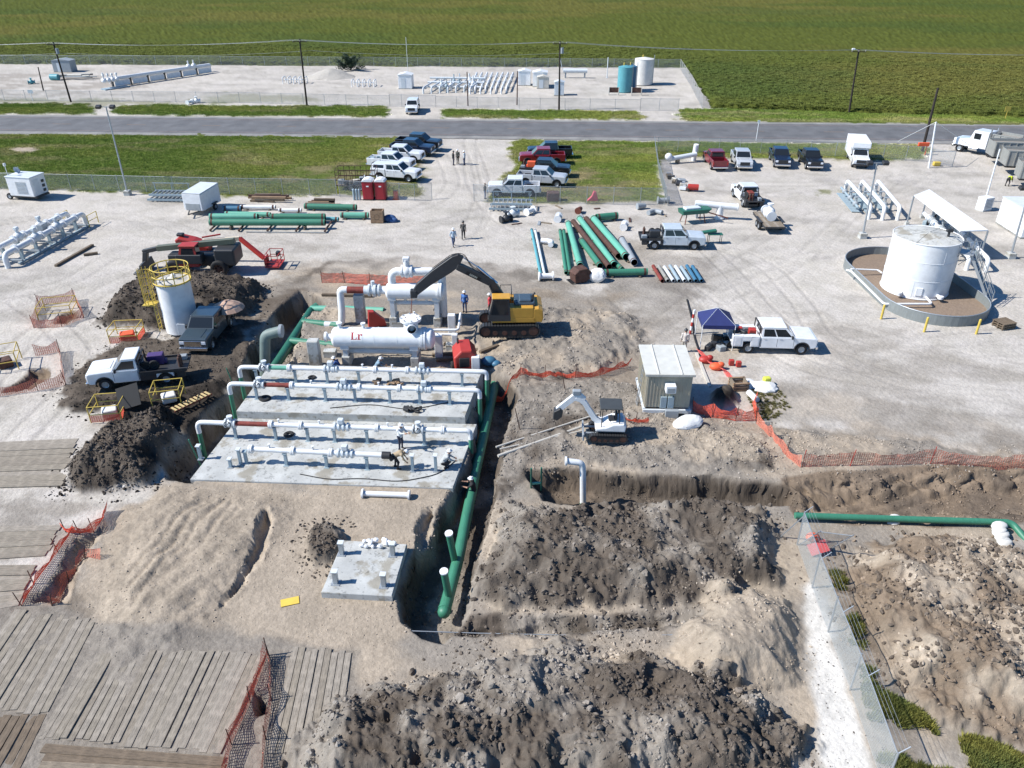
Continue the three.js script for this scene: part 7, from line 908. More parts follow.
{ // near fence with barbed-wire arms
  const t = chainlink('perimeter_fence', 'tall chain link fence beside the white gravel strip', GP([[797, 545], [812, 588], [828, 632], [850, 690], [884, 790]]), 2.0, 2.9, 0.065, 0.0045, { pr: 0.04, wm: mat('wire_pale', 0.5, 0.54, 0.54, 0.5) });
  const O = t.position, A = gp(797, 545).sub(O), B = gp(884, 790).sub(O); for (let i = 0; i < 3; i++) new MB().rod(A.clone().add(V3(0.1 + i * 0.1, 2.15 + i * 0.09, 0)), B.clone().add(V3(0.1 + i * 0.1, 2.15 + i * 0.09, 0)), 0.006, 4).build('barbed_wire', M.steel, t);
  for (let i = 0; i <= 4; i++) { const p = A.clone().lerp(B, i / 4); new MB().bar(p.clone().add(V3(0, 2.05, 0)), p.clone().add(V3(0.34, 2.4, 0)), 0.03).build('wire_arm', M.steel, t); }
  new MB().bar(A.clone().add(V3(-0.7, -0.1, -0.6)), A.clone().add(V3(0.05, 1.9, 0)), 0.05).build('brace', M.steel, t);
  chainlink('fence_panel', 'bent loose fence panel at the broken end of the perimeter fence', [gp(797, 545).add(V3(0.2, 0.1, 0)), gp(832, 552).add(V3(0, 0.3, 0))], 1.3, 1.2, 0.08, 0.004, { lean: V3(0.3, 0, 0.5) });
  tag(new MB().sph(0.3, 0, 0.25, 0, 1.2, 0.7, 0.9).build('orange_rag', M.orange), 'orange rag caught on the end of the perimeter fence', 'rag').position.copy(gp(812, 541)); tag(new MB().box(0.9, 0.03, 0.6, 0, 0.35, 0, 0.4, 0.2, 0.3).build('red_cloth', mat('red_cloth', 0.6, 0.10, 0.10, 0.8)), 'faded red cloth on the bent fence panel', 'cloth').position.copy(gp(817, 553));
}
// orange safety netting on stakes
function netting(label, P2, h, o = {}) {
  const pts = P2.map(p => H_(...p)), t = thing('safety_netting', label, 'safety netting', pts[0].clone(), 0, o.group), O = pts[0], v = [];
  const rib = (A, B, w, up) => { const d = B.clone().sub(A).normalize(), s = (up ? V3(-d.z, 0, d.x).normalize().cross(d) : V3(d.x || 1, 0, d.z)).normalize(), e = up ? s.multiplyScalar(w) : V3(o.dx ?? 1, 0, o.dz ?? 0).multiplyScalar(w); const q = [A.clone().add(e), B.clone().add(e), B.clone().sub(e), A.clone().sub(e)]; for (const i of [0, 1, 2, 0, 2, 3]) v.push(q[i].x, q[i].y, q[i].z); };
  let prev = null, acc = 0; const sag = o.sag ?? 0.35, step = o.step ?? 0.13, nr = o.rows ?? 9;
  for (let s = 0; s < pts.length - 1; s++) {
    const a = pts[s], b = pts[s + 1], L = a.distanceTo(b), n = Math.max(2, Math.ceil(L / step)), d = b.clone().sub(a).normalize(), nn = V3(-d.z, 0, d.x);
    if (!o.nostakes) new MB().rod(a.clone().sub(O).add(V3(0, -0.1, 0)), a.clone().sub(O).add(V3(rr(-0.12, 0.12), h + 0.2, rr(-0.1, 0.1))), 0.022, 6).build('stake', o.stake ?? M.rustd, t);
    for (let i = (s ? 1 : 0); i <= n; i++) {
      const k = i / n, x = mix(a.x, b.x, k), z = mix(a.z, b.z, k), yb = gy(x, z), f = fbm(x * 1.3 + 3, z * 1.3, 3), hh = h * (1 - sag * Math.sin(Math.PI * k) * (0.6 + 0.8 * f)), lean = (o.lean ?? 0.5) * (f - 0.4) * h * 1.5 + (o.fall ?? 0), col = [];
      for (let j = 0; j <= nr; j++) { const u = j / nr; col.push(V3(x - O.x + nn.x * lean * u + 0.05 * (vn(x * 6 + j, z * 6) - 0.5), yb - O.y + 0.03 + hh * u * (1 - (o.flat ?? 0)) , z - O.z + nn.z * lean * u + 0.08 * (vn(x * 5, z * 5 + j * 0.7) - 0.5))); }
      if (prev) for (let j = 0; j <= nr; j++) { rib(prev[j], col[j], 0.016, true); }
      for (let j = 0; j < nr; j++) { const e = d.clone().multiplyScalar(0.016), A = col[j], B = col[j + 1], q = [A.clone().add(e), B.clone().add(e), B.clone().sub(e), A.clone().sub(e)]; for (const i2 of [0, 1, 2, 0, 2, 3]) v.push(q[i2].x, q[i2].y, q[i2].z); }
      prev = col;
    }
  }
  const g = new THREE.BufferGeometry(); g.setAttribute('position', new THREE.Float32BufferAttribute(v, 3)); g.computeVertexNormals(); g.setAttribute('uv', new THREE.Float32BufferAttribute(new Float32Array(v.length / 3 * 2), 2));
  mesh('net', g, o.m ?? M.net, t).userData.kind = 'stuff'; return t;
}
const faded = mat('faded_netting', 0.62, 0.20, 0.13, 0.8);
netting('sagging orange netting between the excavator and the tan building', [[494, 381], [520, 379], [545, 378], [575, 380], [600, 376], [618, 369], [628, 366]], 0.75, { fall: 0.35, rows: 10 });
netting('crumpled orange netting at the foot of the tan building', [[622, 424], [635, 426], [648, 428]], 0.55, { fall: 0.3, step: 0.08, m: M.net });
netting('bright orange netting around the dark spoil beside the building', [[693, 412], [712, 418], [735, 421], [756, 421], [752, 402]], 0.9, { step: 0.085, rows: 12, sag: 0.2 });
netting('orange netting running down from the building corner to the excavation', [[756, 423], [770, 440], [785, 455], [800, 467]], 0.8, { m: faded });
netting('long faded netting along the edge of the wide excavation', [[802, 467], [850, 466], [930, 464], [1030, 468]], 0.95, { m: faded, stake: M.red, lean: 0.2, sag: 0.25 });
netting('red orange netting stretched behind the rear vessel', [[322, 283], [345, 283], [370, 285], [425, 287]], 0.95, { step: 0.085, rows: 12, sag: 0.1, lean: 0.1 });
netting('faded netting around the open hole on the left gravel', [[34, 328], [62, 327], [84, 318], [76, 300], [40, 306], [34, 328]], 0.9, { m: faded, lean: 0.1 });
netting('faded netting around the narrow cut on the left gravel', [[-10, 398], [38, 391], [66, 385], [60, 352], [36, 356]], 0.9, { m: faded, lean: 0.1 });
netting('bright bunched netting at the top of the left cut', [[66, 532], [80, 534], [94, 532], [106, 512]], 0.7, { step: 0.075, rows: 12, fall: 0.2 });
netting('sagging netting along the outer side of the left cut', [[22, 606], [34, 584], [58, 552], [70, 534]], 0.7, { fall: 0.25 });
netting('sagging netting along the inner side of the left cut', [[52, 606], [66, 574], [84, 556], [100, 560]], 0.5, { fall: -0.2, m: faded });
netting('faded netting strip beside the whitened plank mat', [[268, 656], [250, 702], [232, 745], [222, 790]], 0.8, { m: faded, lean: 0.2 });
netting('faded netting strip beside the clay heap plank mat', [[270, 658], [272, 700], [266, 740], [262, 790]], 0.7, { m: faded, lean: 0.2 });
netting('crumpled netting between the white board and plastic sheets', [[702, 352], [712, 362], [728, 372], [735, 380]], 0.3, { step: 0.08, fall: 0.5, nostakes: true, m: mat('pink_netting', 0.75, 0.16, 0.14, 0.8) });
// the open cuts the netting guards
// utility poles
function pole(label, base, topPx, o = {}) { const p = gp(...base), tp = V(topPx[0], topPx[1], p.z), t = thing(o.name ?? 'utility_pole', label, 'utility pole', p, 0, 'utility poles along the road'), d = tp.clone().sub(p); new MB().rod(V3(0, -0.3, 0), d, o.r ?? 0.17, 10, (o.r ?? 0.17) * 0.7).build('shaft', o.m ?? M.woodd, t); if (o.arm) { new MB().box(2.4, 0.12, 0.12, d.x, d.y - 0.4, d.z + 0.15).build('crossarm', M.woodd, t); for (const x of [-1.1, 0, 1.1]) new MB().rod(V3(d.x + x, d.y - 0.34, d.z + 0.15), V3(d.x + x, d.y - 0.12, d.z + 0.15), 0.05, 8).build('insulator', M.dirtyw, t); } if (o.can) new MB().rod(V3(d.x + 0.4, d.y - 1.9, d.z + 0.1), V3(d.x + 0.4, d.y - 1.0, d.z + 0.1), 0.25, 12).build('transformer', M.grey, t); if (o.lamp) new MB().rod(V3(d.x - 0.1, d.y - 0.2, d.z), V3(d.x - 0.9, d.y, d.z + 0.3), 0.04, 6).rbox(0.5, 0.3, 0.3, d.x - 1.0, d.y, d.z + 0.3, 0.06).build('lamp', M.white, t); return tp; }
const T1 = pole('leaning utility pole with transformer beside the small far cabinet', [71, 102], [53, 42], { arm: 1, can: 1 });
const T2 = pole('tall utility pole in front of the pale gravel heap', [307, 106], [299.5, 39], { arm: 1 });
const T3 = pole('tall utility pole beside the white far sheds', [559, 110], [560, 41], { arm: 1, can: 1 });
const T4 = pole('leaning utility pole with lamp standing in the crops', [849, 113], [859, 49], { arm: 1, lamp: 1 });
pole('short dark pole beside the small far cabinet', [43.5, 91], [38, 67], { r: 0.13 }); pole('slim pole in front of the far white pipe rows', [468, 106], [467, 72], { r: 0.12, m: M.rustd }); pole('slim pole beside the first white far shed', [517, 105], [517.5, 71], { r: 0.12, m: M.rustd });
pole('dark leaning pole at the open yard gate', [922, 152], [938, 88], { r: 0.2 });
{ const L = pole('thin white pole with guy wires beside the dark gate pole', [929, 168], [936, 122], { name: 'flag_pole', m: M.white, r: 0.14 }); const o = thing('guy_wires', 'pale guy wires spreading from the thin white pole', 'wires', gp(929, 168), 0), O = o.position; for (const q of [[895, 153], [968, 158]]) new MB().rod(L.clone().sub(O), gp(...q).sub(O).add(V3(0, 1.5, 0)), 0.03, 5).build('wire', M.white, o); }
pole('thin white mast beside the small air conditioning cabinet', [985, 202], [1000, 149], { name: 'white_mast', m: M.white, r: 0.1 });
function wires(label, A, B, n, sag) { const o = thing('power_lines', label, 'power lines', A.clone(), 0, 'power lines strung between the utility poles'); for (let i = 0; i < n; i++) { const off = n > 1 ? (i - (n - 1) / 2) * 1.1 : 0, pts = []; for (let k = 0; k <= 14; k++) { const u = k / 14, p = A.clone().lerp(B, u).sub(A); p.x += off; p.y += -sag * 4 * u * (1 - u) - (i === 3 ? 1.8 : 0.12); pts.push(p); } new MB().add(sweep(pts, 0.016, 4)).build('wire', M.steel, o); } }
wires('power lines between the transformer pole and the gravel heap pole', T1, T2, 4, 0.6); wires('power lines between the gravel heap pole and the shed pole', T2, T3, 4, 0.6); wires('power lines between the shed pole and the crop pole', T3, T4, 3, 0.6); wires('power lines leaving the transformer pole along the road', V3(T1.x - 50, T1.y, T1.z - 2), T1, 4, 0.6); wires('power lines leaving the crop pole along the road', T4, V3(T4.x + 50, T4.y, T4.z + 3), 3, 0.6);
// light poles
function lamp(label, base, topPx, heads) { const p = gp(...base), tp = V(topPx[0], topPx[1], p.z), t = thing('light_pole', label, 'light pole', p, 0, 'steel light poles in the yards'), d = tp.clone().sub(p); new MB().rod(V3(0, 0.3, 0), d, 0.1, 10, 0.07).build('shaft', M.steel, t); new MB().rbox(0.7, 0.6, 0.7, 0, 0.25, 0, 0.06).build('footing', M.conc, t); new MB().box(1.5, 0.08, 0.08, d.x, d.y, d.z).build('bracket', M.steel, t); for (const s of heads) new MB().rbox(0.55, 0.3, 0.5, d.x + s * 0.75, d.y + 0.05, d.z + 0.15, 0.05, 0.3).build('floodlight', M.dark, t); }
lamp('steel light pole with twin floodlights by the left fence', [128, 195], [106, 107], [-1, 1]); lamp('steel light pole beside the three manifold pipes', [862, 238], [877, 163], [-1, 1]); lamp('steel light pole on a concrete block beside the canopy shed', [1010, 258], [1030, 188], [-1]);
// far yard equipment
function shed(label, base, w, h, d, m, turn = YAW) { const t = thing('equipment_shed', label, 'shed', gp(...base), turn); new MB().rbox(w, h, d, 0, h / 2 + 0.1, 0, 0.05).build('wall', m, t); new MB().ext([[-w / 2 - 0.1, h + 0.08], [w / 2 + 0.1, h + 0.08], [0, h + 0.42]], d + 0.2, 0, 0, 0, 0.02).build('roof', m, t); new MB().box(0.8, h * 0.8, 0.04, -w * 0.15, h * 0.42, d / 2 + 0.02).build('door', M.pale, t); new MB().box(w + 0.1, 0.15, d + 0.1, 0, 0.05, 0).build('skid', M.concd, t); }
shed('small white hut beside the blue white pipe manifold', [406.5, 88], 2.6, 2.5, 2.4, M.white); shed('narrow white shed at the end of the white pipe rows', [524.5, 85], 2.4, 2.6, 2.2, M.white); shed('white shed between its narrow twin and the tall pole', [540, 86], 2.8, 2.6, 2.6, M.white); shed('pale cabinet beside the tall pole in the far yard', [559, 95], 1.8, 2.3, 1.5, M.pale); shed('grey cabinet beside the leaning transformer pole', [66, 71.5], 4.0, 2.3, 2.4, M.grey); shed('white low shed in front of the narrow shed pair', [543, 88], 2.3, 2.0, 1.8, M.dirtyw);
function ftank(label, base, r, h, m, legs) { const t = thing('field_tank', label, 'tank', gp(...base), 0); new MB().at(new THREE.CylinderGeometry(r, r, h, 28), 0, h / 2 + 0.1, 0).build('shell', m, t); new MB().at(new THREE.ConeGeometry(r * 1.02, 0.35, 28), 0, h + 0.27, 0).build('roof', m, t); const f = new MB(); f.bar(V3(r + 0.1, 0.1, 0.2), V3(r + 0.1, h + 0.8, 0.2), 0.06).bar(V3(r + 0.1, 0.1, -0.2), V3(r + 0.1, h + 0.8, -0.2), 0.06); f.build('ladder', M.steel, t); new MB().rod(V3(-0.3, h + 0.2, 0), V3(-0.3, h + 0.8, 0), 0.12, 8).build('vent', M.yellow, t); }
ftank('teal upright tank in the far yard', [624, 92], 1.35, 4.4, M.teal); ftank('slim dark blue tank touching the teal tank', [630.5, 90], 0.95, 4.2, M.blue); ftank('cream white tank behind the teal tank', [642.5, 84.5], 1.85, 4.7, M.tankw);
{ const t = thing('tank_barrier', 'low steel frames around the teal tank', 'steel frame', gp(612, 95), YAW); for (const x of [0, 4.2]) { new MB().box(1.9, 0.9, 0.12, x + 0.3, 0.9, 0).build('panel', M.rustd, t); for (const q of [-0.6, 1.2]) new MB().box(0.14, 1.4, 0.5, x + q, 0.7, 0).build('leg', M.dirtyw, t); } }
{ const t = thing('horizontal_tank', 'low pale horizontal pipe vessel behind the tall pole', 'vessel', gp(575, 78), YAW); new MB().rod(V3(-2.5, 1.4, 0), V3(2.5, 1.4, 0), 0.45, 14).build('shell', M.pale, t); for (const x of [-2, 2]) new MB().box(0.3, 1.1, 0.6, x, 0.5, 0).build('leg', M.grey, t); new MB().rod(V3(-2.6, 1.4, 0), V3(-3.2, 3.8, 0), 0.06, 6).build('stack', M.pale, t); }
// pipe manifold of the far yard
{ const t = thing('far_manifold', 'tangled blue white pipe manifold beside the small hut', 'pipe manifold', gp(425, 92), YAW); for (let i = 0; i < 7; i++) new MB().tube([V3(i * 1.5, 0, 2.0 - i * 0.4), V3(i * 1.5, 1.1, 2.0 - i * 0.4), V3(i * 1.5 + 1.5, 1.1, -9), V3(i * 1.5 + 1.5, 0, -9)], 0.16, 8, 0, 0.4).build('pipe', M.pale, t); for (let j = 0; j < 3; j++) new MB().rod(V3(0, 0.8 + j * 0.35, -1 - j * 3), V3(11, 0.8 + j * 0.35, -1 - j * 3), 0.2, 8).build('header', M.pale, t); for (let i = 0; i < 12; i++) { const x = rr(0.5, 10.5), z = rr(-8.5, 1); new MB().sph(0.36, x, 1.2, z).rod(V3(x, 1.2, z), V3(x, rr(1.8, 2.6), z), 0.12, 8).box(0.3, 1.2, 0.3, x, 0.6, z).build('valve', [M.pale, M.bluegrey, M.white][i % 3], t); } }
for (let i = 0; i < 8; i++) { const a = H_(470 + i * 5.2, 94 - (i % 2) * 1.5), b = H_(477 + i * 5.2, 77), t = thing('far_pipe_run', 'white pipe run standing parallel beside the far manifold', 'pipe run', a, dirTurn(a, b), 'parallel white pipe runs in the far yard'), L = a.distanceTo(b); new MB().tube([V3(0, 0, 0), V3(0, 0.9, 0), V3(L, 0.9, 0), V3(L, 0, 0)], 0.17, 8, 0, 0.4).build('pipe', M.white, t); for (const k of [0.3, 0.7]) { new MB().box(0.2, 0.8, 0.3, L * k, 0.4, 0).build('support', M.pale, t); new MB().disc(L * k + 0.5, 0.9, 0, 0.32, 0.2, 'x', 10).build('flange', M.white, t); } }
{ const a = H_(104, 89), b = H_(216, 72), t = thing('pig_launcher', 'long pale pipe launcher on a white skid in the far yard', 'pipe launcher', a, dirTurn(a, b)), L = a.distanceTo(b); new MB().rod(V3(0, 1.6, 0), V3(L * 0.95, 1.6, 0), 0.34, 12).build('barrel', M.white, t); new MB().rod(V3(3, 1.2, -1.6), V3(L, 1.2, -1.6), 0.35, 12).build('barrel', M.white, t); for (let i = 0; i < 6; i++) { new MB().box(0.25, 1.4, 0.5, 2 + i * (L - 3) / 6, 0.7, 0).build('support', M.dark, t); new MB().box((L - 3) / 6 - 0.7, 0.9, 0.15, 2 + (i + 0.5) * (L - 3) / 6, 0.7, 0.3).build('panel', M.white, t); } for (let i = 0; i < 4; i++) { const x = 0.2 + i * 0.9; new MB().sph(0.42, x, 1.5, 0.4).rod(V3(x, 1.5, 0.4), V3(x, rr(2.4, 3.2), 0.4), 0.14, 8).rbox(0.4, 0.35, 0.35, x, 2.5, 0.4, 0.06).build('valve', M.white, t); } for (const x of [L * 0.75, L * 0.8]) new MB().sph(0.5, x, 1.9, 0).rod(V3(x, 1.9, 0), V3(x, 3.0, 0), 0.15, 8).build('valve', M.white, t); new MB().box(5, 0.2, 1.6, 1.6, 0.12, 1.2).build('base', M.bluegrey, t); }
{ const t = thing('junk_skid', 'skid of dark pipes and a teal drum beside the grey cabinet', 'pipe skid', gp(72, 79), YAW); for (let i = 0; i < 9; i++) new MB().rod(V3(-3 + rr(0, 1), 0.4 + rr(0, 0.6), rr(-1, 1.5)), V3(rr(2, 5), 0.4 + rr(0, 0.6), rr(-1, 1.5)), rr(0.1, 0.2), 8).build('pipe', [M.grey, M.dark, M.dirtyw][i % 3], t); new MB().rod(V3(-3.5, 0.6, 1.5), V3(-1.8, 0.6, 1.6), 0.6, 12).build('drum', M.teal, t); }
fitting('small white valve group beside the grassy verge of the far yard', 197, 103, 0.3, M.white, 'valve'); fitting('white drip vessel beside the far roadside fence', 190, 104, 1.2, M.white, 'spool'); fitting('pale valve pair on the bare ground of the far yard', 32, 84, 0.5, M.teal, 'valve');
for (const [px, py, l] of [[110, 84 - 0, 'faint white pipe frame on the far yard gravel beside the launcher'], [352, 87, 'faint white pipe frame before the pale gravel heap'], [283, 84, 'faint white pipe frame beside the tall heap pole']]) { const t = thing('pipe_manifold', l, 'pipe manifold', gp(px, py), YAW); for (let i = 0; i < 5; i++) new MB().tube([V3(i * 1.1, 0, 0), V3(i * 1.1, 1.2, 0), V3(i * 1.1, 1.2, -2), V3(i * 1.1, 0, -2)], 0.1, 6, 0, 0.3).build('hoop', M.white, t); new MB().rod(V3(0, 0.7, -1), V3(4.4, 0.7, -1), 0.1, 8).build('header', M.white, t); }
tag(new MB().rod(V3(0, 0, 0), V3(0, 1.4, 0), 0.05, 6).box(0.9, 0.6, 0.05, 0, 1.6, 0).build('marker_sign', M.white), 'small white marker sign at the far roadside fence', 'sign').position.copy(gp(33, 101)); tag(new MB().rod(V3(0, 0, 0), V3(0, 2.6, 0), 0.05, 6).box(0.35, 0.45, 0.05, 0, 2.7, 0).build('road_sign', M.white), 'thin white road sign post in front of the parked pickups', 'sign').position.copy(gp(756, 141)); tag(new MB().rod(V3(0, 0, 0), V3(0, 1.2, 0), 0.05, 6).box(0.9, 0.75, 0.06, 0, 1.5, 0).build('warning_sign', M.yellow), 'yellow warning sign on the far verge before the crops', 'sign').position.copy(gp(1005, 119)); tag(new MB().rbox(0.9, 0.5, 0.5, 0, 0.3, 0, 0.1).build('yellow_hydrant', M.yellow), 'yellow orange block at the foot of the white guyed pole', 'block').position.copy(gp(936, 166)); tag(new MB().rod(V3(0, 0, 0), V3(0, 7, 0), 0.05, 6).build('whip_antenna', M.pale), 'pale whip antenna standing behind the small far hut', 'antenna').position.copy(gp(408, 72)); tag(new MB().rod(V3(0, 0, 0), V3(0, 4, 0), 0.1, 8).box(0.4, 0.1, 0.4, 0, 0.05, 0).build('vent_stack', M.pale), 'pale vent stack between the tall pole and the tanks', 'stack').position.copy(gp(607, 78));
tag(new MB().rbox(1.5, 0.5, 0.3, 0, 1.4, 0, 0.08).rod(V3(0.5, 0, 0), V3(0.5, 1.3, 0), 0.08, 6).build('gate_sign', M.orange), 'orange and white sign board on the dark gate pole', 'sign').position.copy(gp(921, 155));
// gravel heap and bush
{ const g = new THREE.ConeGeometry(5, 1.9, 40, 12), p = g.attributes.position; for (let i = 0; i < p.count; i++) { const x = p.getX(i), z = p.getZ(i), y = p.getY(i); const k = 0.8 + 0.4 * fbm(x * 0.6 + 8, z * 0.6, 3); p.setXYZ(i, x * k * 1.15, y > 0.9 ? y * 0.75 : y, z * k * 0.9); } g.translate(0, 0.9, 0); g.computeVertexNormals(); const c = gp(331, 77); tag(mesh('gravel_heap', boxUV(g.toNonIndexed()), mat('pale_gravel', 0.52, 0.49, 0.44, 0.95, { map: T_soil, bump: 0.05 })), 'low pale gravel heap beside the dark bush', 'gravel heap').position.copy(c); }
{ // one dark bush: limbs and separate leaves spread through its volume
  const t = thing('dark_bush', 'dark spiky evergreen bush at the far fence beside the gravel heap', 'bush', gp(351, 70.5), 0), v = [], l = new MB(); for (let i = 0; i < 16; i++) { const a = rr(0, 6.28), e = rr(0.2, 1.4), r = rr(1.8, 3.6), d = V3(Math.cos(a) * Math.cos(e) * 1.25, Math.sin(e), Math.sin(a) * Math.cos(e)).multiplyScalar(r); l.rod(V3(0, 0.1, 0), d, 0.06, 5, 0.02); for (let k = 0; k < 110; k++) { const p = d.clone().multiplyScalar(rr(0.35, 1.1)).add(V3(rr(-0.4, 0.4), rr(-0.3, 0.5), rr(-0.4, 0.4))), q = V3(rr(-1, 1), rr(-0.2, 1), rr(-1, 1)).normalize().multiplyScalar(rr(0.4, 0.9)), s = V3(rr(-1, 1), rr(-1, 1), rr(-1, 1)).normalize().multiplyScalar(0.09); for (const w of [p.clone().add(s), p.clone().sub(s), p.clone().add(q)]) v.push(w.x, Math.max(w.y, 0.05), w.z); } }
  l.build('trunk', M.woodd, t); const g = new THREE.BufferGeometry(); g.setAttribute('position', new THREE.Float32BufferAttribute(v, 3)); g.computeVertexNormals(); g.setAttribute('uv', new THREE.Float32BufferAttribute(new Float32Array(v.length / 3 * 2), 2)); mesh('crown', g, mat('dark_leaf', 0.022, 0.045, 0.022, 0.8, { map: null }), t); }
// ---------------------------------------------------------------- people: one continuous skin per body, meshed from joint capsules
function surfaceNet(f, lo, hi, c) {
  const nx = Math.ceil((hi[0] - lo[0]) / c) + 1, ny = Math.ceil((hi[1] - lo[1]) / c) + 1, nz = Math.ceil((hi[2] - lo[2]) / c) + 1, F = new Float32Array(nx * ny * nz), id = new Int32Array(nx * ny * nz).fill(-1), v = [], ix = [];
  const I = (i, j, k) => (k * ny + j) * nx + i;
  for (let k = 0; k < nz; k++) for (let j = 0; j < ny; j++) for (let i = 0; i < nx; i++) F[I(i, j, k)] = f(lo[0] + i * c, lo[1] + j * c, lo[2] + k * c);
  for (let k = 0; k < nz - 1; k++) for (let j = 0; j < ny - 1; j++) for (let i = 0; i < nx - 1; i++) {
    let n = 0, sx = 0, sy = 0, sz = 0; const g = [];
    for (let q = 0; q < 8; q++) g.push(F[I(i + (q & 1), j + (q >> 1 & 1), k + (q >> 2))]);
    for (let q = 0; q < 8; q++) for (const b of [1, 2, 4]) if (!(q & b)) { const a = g[q], e = g[q | b]; if ((a < 0) !== (e < 0)) { const t = a / (a - e); sx += (q & 1) + (b === 1 ? t : 0); sy += (q >> 1 & 1) + (b === 2 ? t : 0); sz += (q >> 2) + (b === 4 ? t : 0); n++; } }
    if (n) { id[I(i, j, k)] = v.length / 3; v.push(lo[0] + (i + sx / n) * c, lo[1] + (j + sy / n) * c, lo[2] + (k + sz / n) * c); }
  }
  const Q = (a, b, d, e, fl) => { if (a < 0 || b < 0 || d < 0 || e < 0) return; fl ? ix.push(a, b, d, a, d, e) : ix.push(a, d, b, a, e, d); };
  for (let k = 1; k < nz - 1; k++) for (let j = 1; j < ny - 1; j++) for (let i = 1; i < nx - 1; i++) { const a = F[I(i, j, k)] < 0;
    if (a !== F[I(i + 1, j, k)] < 0) Q(id[I(i, j - 1, k - 1)], id[I(i, j, k - 1)], id[I(i, j, k)], id[I(i, j - 1, k)], a);
    if (a !== F[I(i, j + 1, k)] < 0) Q(id[I(i - 1, j, k - 1)], id[I(i - 1, j, k)], id[I(i, j, k)], id[I(i, j, k - 1)], a);
    if (a !== F[I(i, j, k + 1)] < 0) Q(id[I(i - 1, j - 1, k)], id[I(i, j - 1, k)], id[I(i, j, k)], id[I(i - 1, j, k)], a); }
  return [v, ix];
}
// joints in metres, x forward, y up, z to the right hand
const POSE = {
  stand: { pel: [0, 0.95, 0], chest: [0.01, 1.32, 0], neck: [0.01, 1.52, 0], head: [0.04, 1.68, 0], sh: [[0, 1.43, 0.2], [0, 1.43, -0.2]], el: [[-0.04, 1.13, 0.27], [-0.04, 1.13, -0.27]], wr: [[0.05, 0.88, 0.26], [0.05, 0.88, -0.26]], hip: [[0, 0.92, 0.1], [0, 0.92, -0.1]], kn: [[0.03, 0.5, 0.11], [0.03, 0.5, -0.11]], an: [[0, 0.09, 0.12], [0, 0.09, -0.12]] },
  walk: { pel: [0, 0.94, 0], chest: [0.03, 1.31, 0], neck: [0.05, 1.51, 0], head: [0.09, 1.67, 0], sh: [[0.03, 1.42, 0.2], [0.03, 1.42, -0.2]], el: [[-0.16, 1.15, 0.25], [0.12, 1.14, -0.25]], wr: [[-0.14, 0.9, 0.27], [0.3, 0.98, -0.22]], hip: [[0, 0.91, 0.1], [0, 0.91, -0.1]], kn: [[0.18, 0.52, 0.11], [-0.02, 0.5, -0.11]], an: [[0.28, 0.1, 0.11], [-0.3, 0.16, -0.11]] },
  bend: { pel: [-0.15, 0.86, 0], chest: [0.2, 1.02, 0], neck: [0.38, 1.04, 0], head: [0.54, 1.02, 0], sh: [[0.28, 1.02, 0.2], [0.28, 1.02, -0.2]], el: [[0.36, 0.74, 0.24], [0.36, 0.74, -0.24]], wr: [[0.5, 0.52, 0.2], [0.5, 0.52, -0.2]], hip: [[-0.14, 0.84, 0.1], [-0.14, 0.84, -0.1]], kn: [[0.06, 0.48, 0.14], [-0.1, 0.47, -0.14]], an: [[0.0, 0.09, 0.15], [-0.16, 0.09, -0.15]] },
  crouch: { pel: [-0.18, 0.36, 0], chest: [0.05, 0.7, 0], neck: [0.16, 0.88, 0], head: [0.24, 1.02, 0], sh: [[0.1, 0.8, 0.2], [0.1, 0.8, -0.2]], el: [[0.3, 0.58, 0.24], [0.3, 0.58, -0.24]], wr: [[0.52, 0.46, 0.16], [0.52, 0.46, -0.16]], hip: [[-0.17, 0.34, 0.1], [-0.17, 0.34, -0.1]], kn: [[0.22, 0.46, 0.18], [0.2, 0.46, -0.18]], an: [[-0.06, 0.09, 0.15], [-0.06, 0.09, -0.15]] },
  reach: { pel: [0, 0.95, 0], chest: [0.05, 1.31, 0], neck: [0.08, 1.5, 0], head: [0.13, 1.65, 0], sh: [[0.06, 1.42, 0.2], [0.06, 1.42, -0.2]], el: [[0.32, 1.3, 0.22], [0.3, 1.22, -0.22]], wr: [[0.56, 1.36, 0.16], [0.54, 1.24, -0.16]], hip: [[0, 0.92, 0.1], [0, 0.92, -0.1]], kn: [[0.03, 0.5, 0.11], [0.03, 0.5, -0.11]], an: [[0, 0.09, 0.12], [0, 0.09, -0.12]] },
};
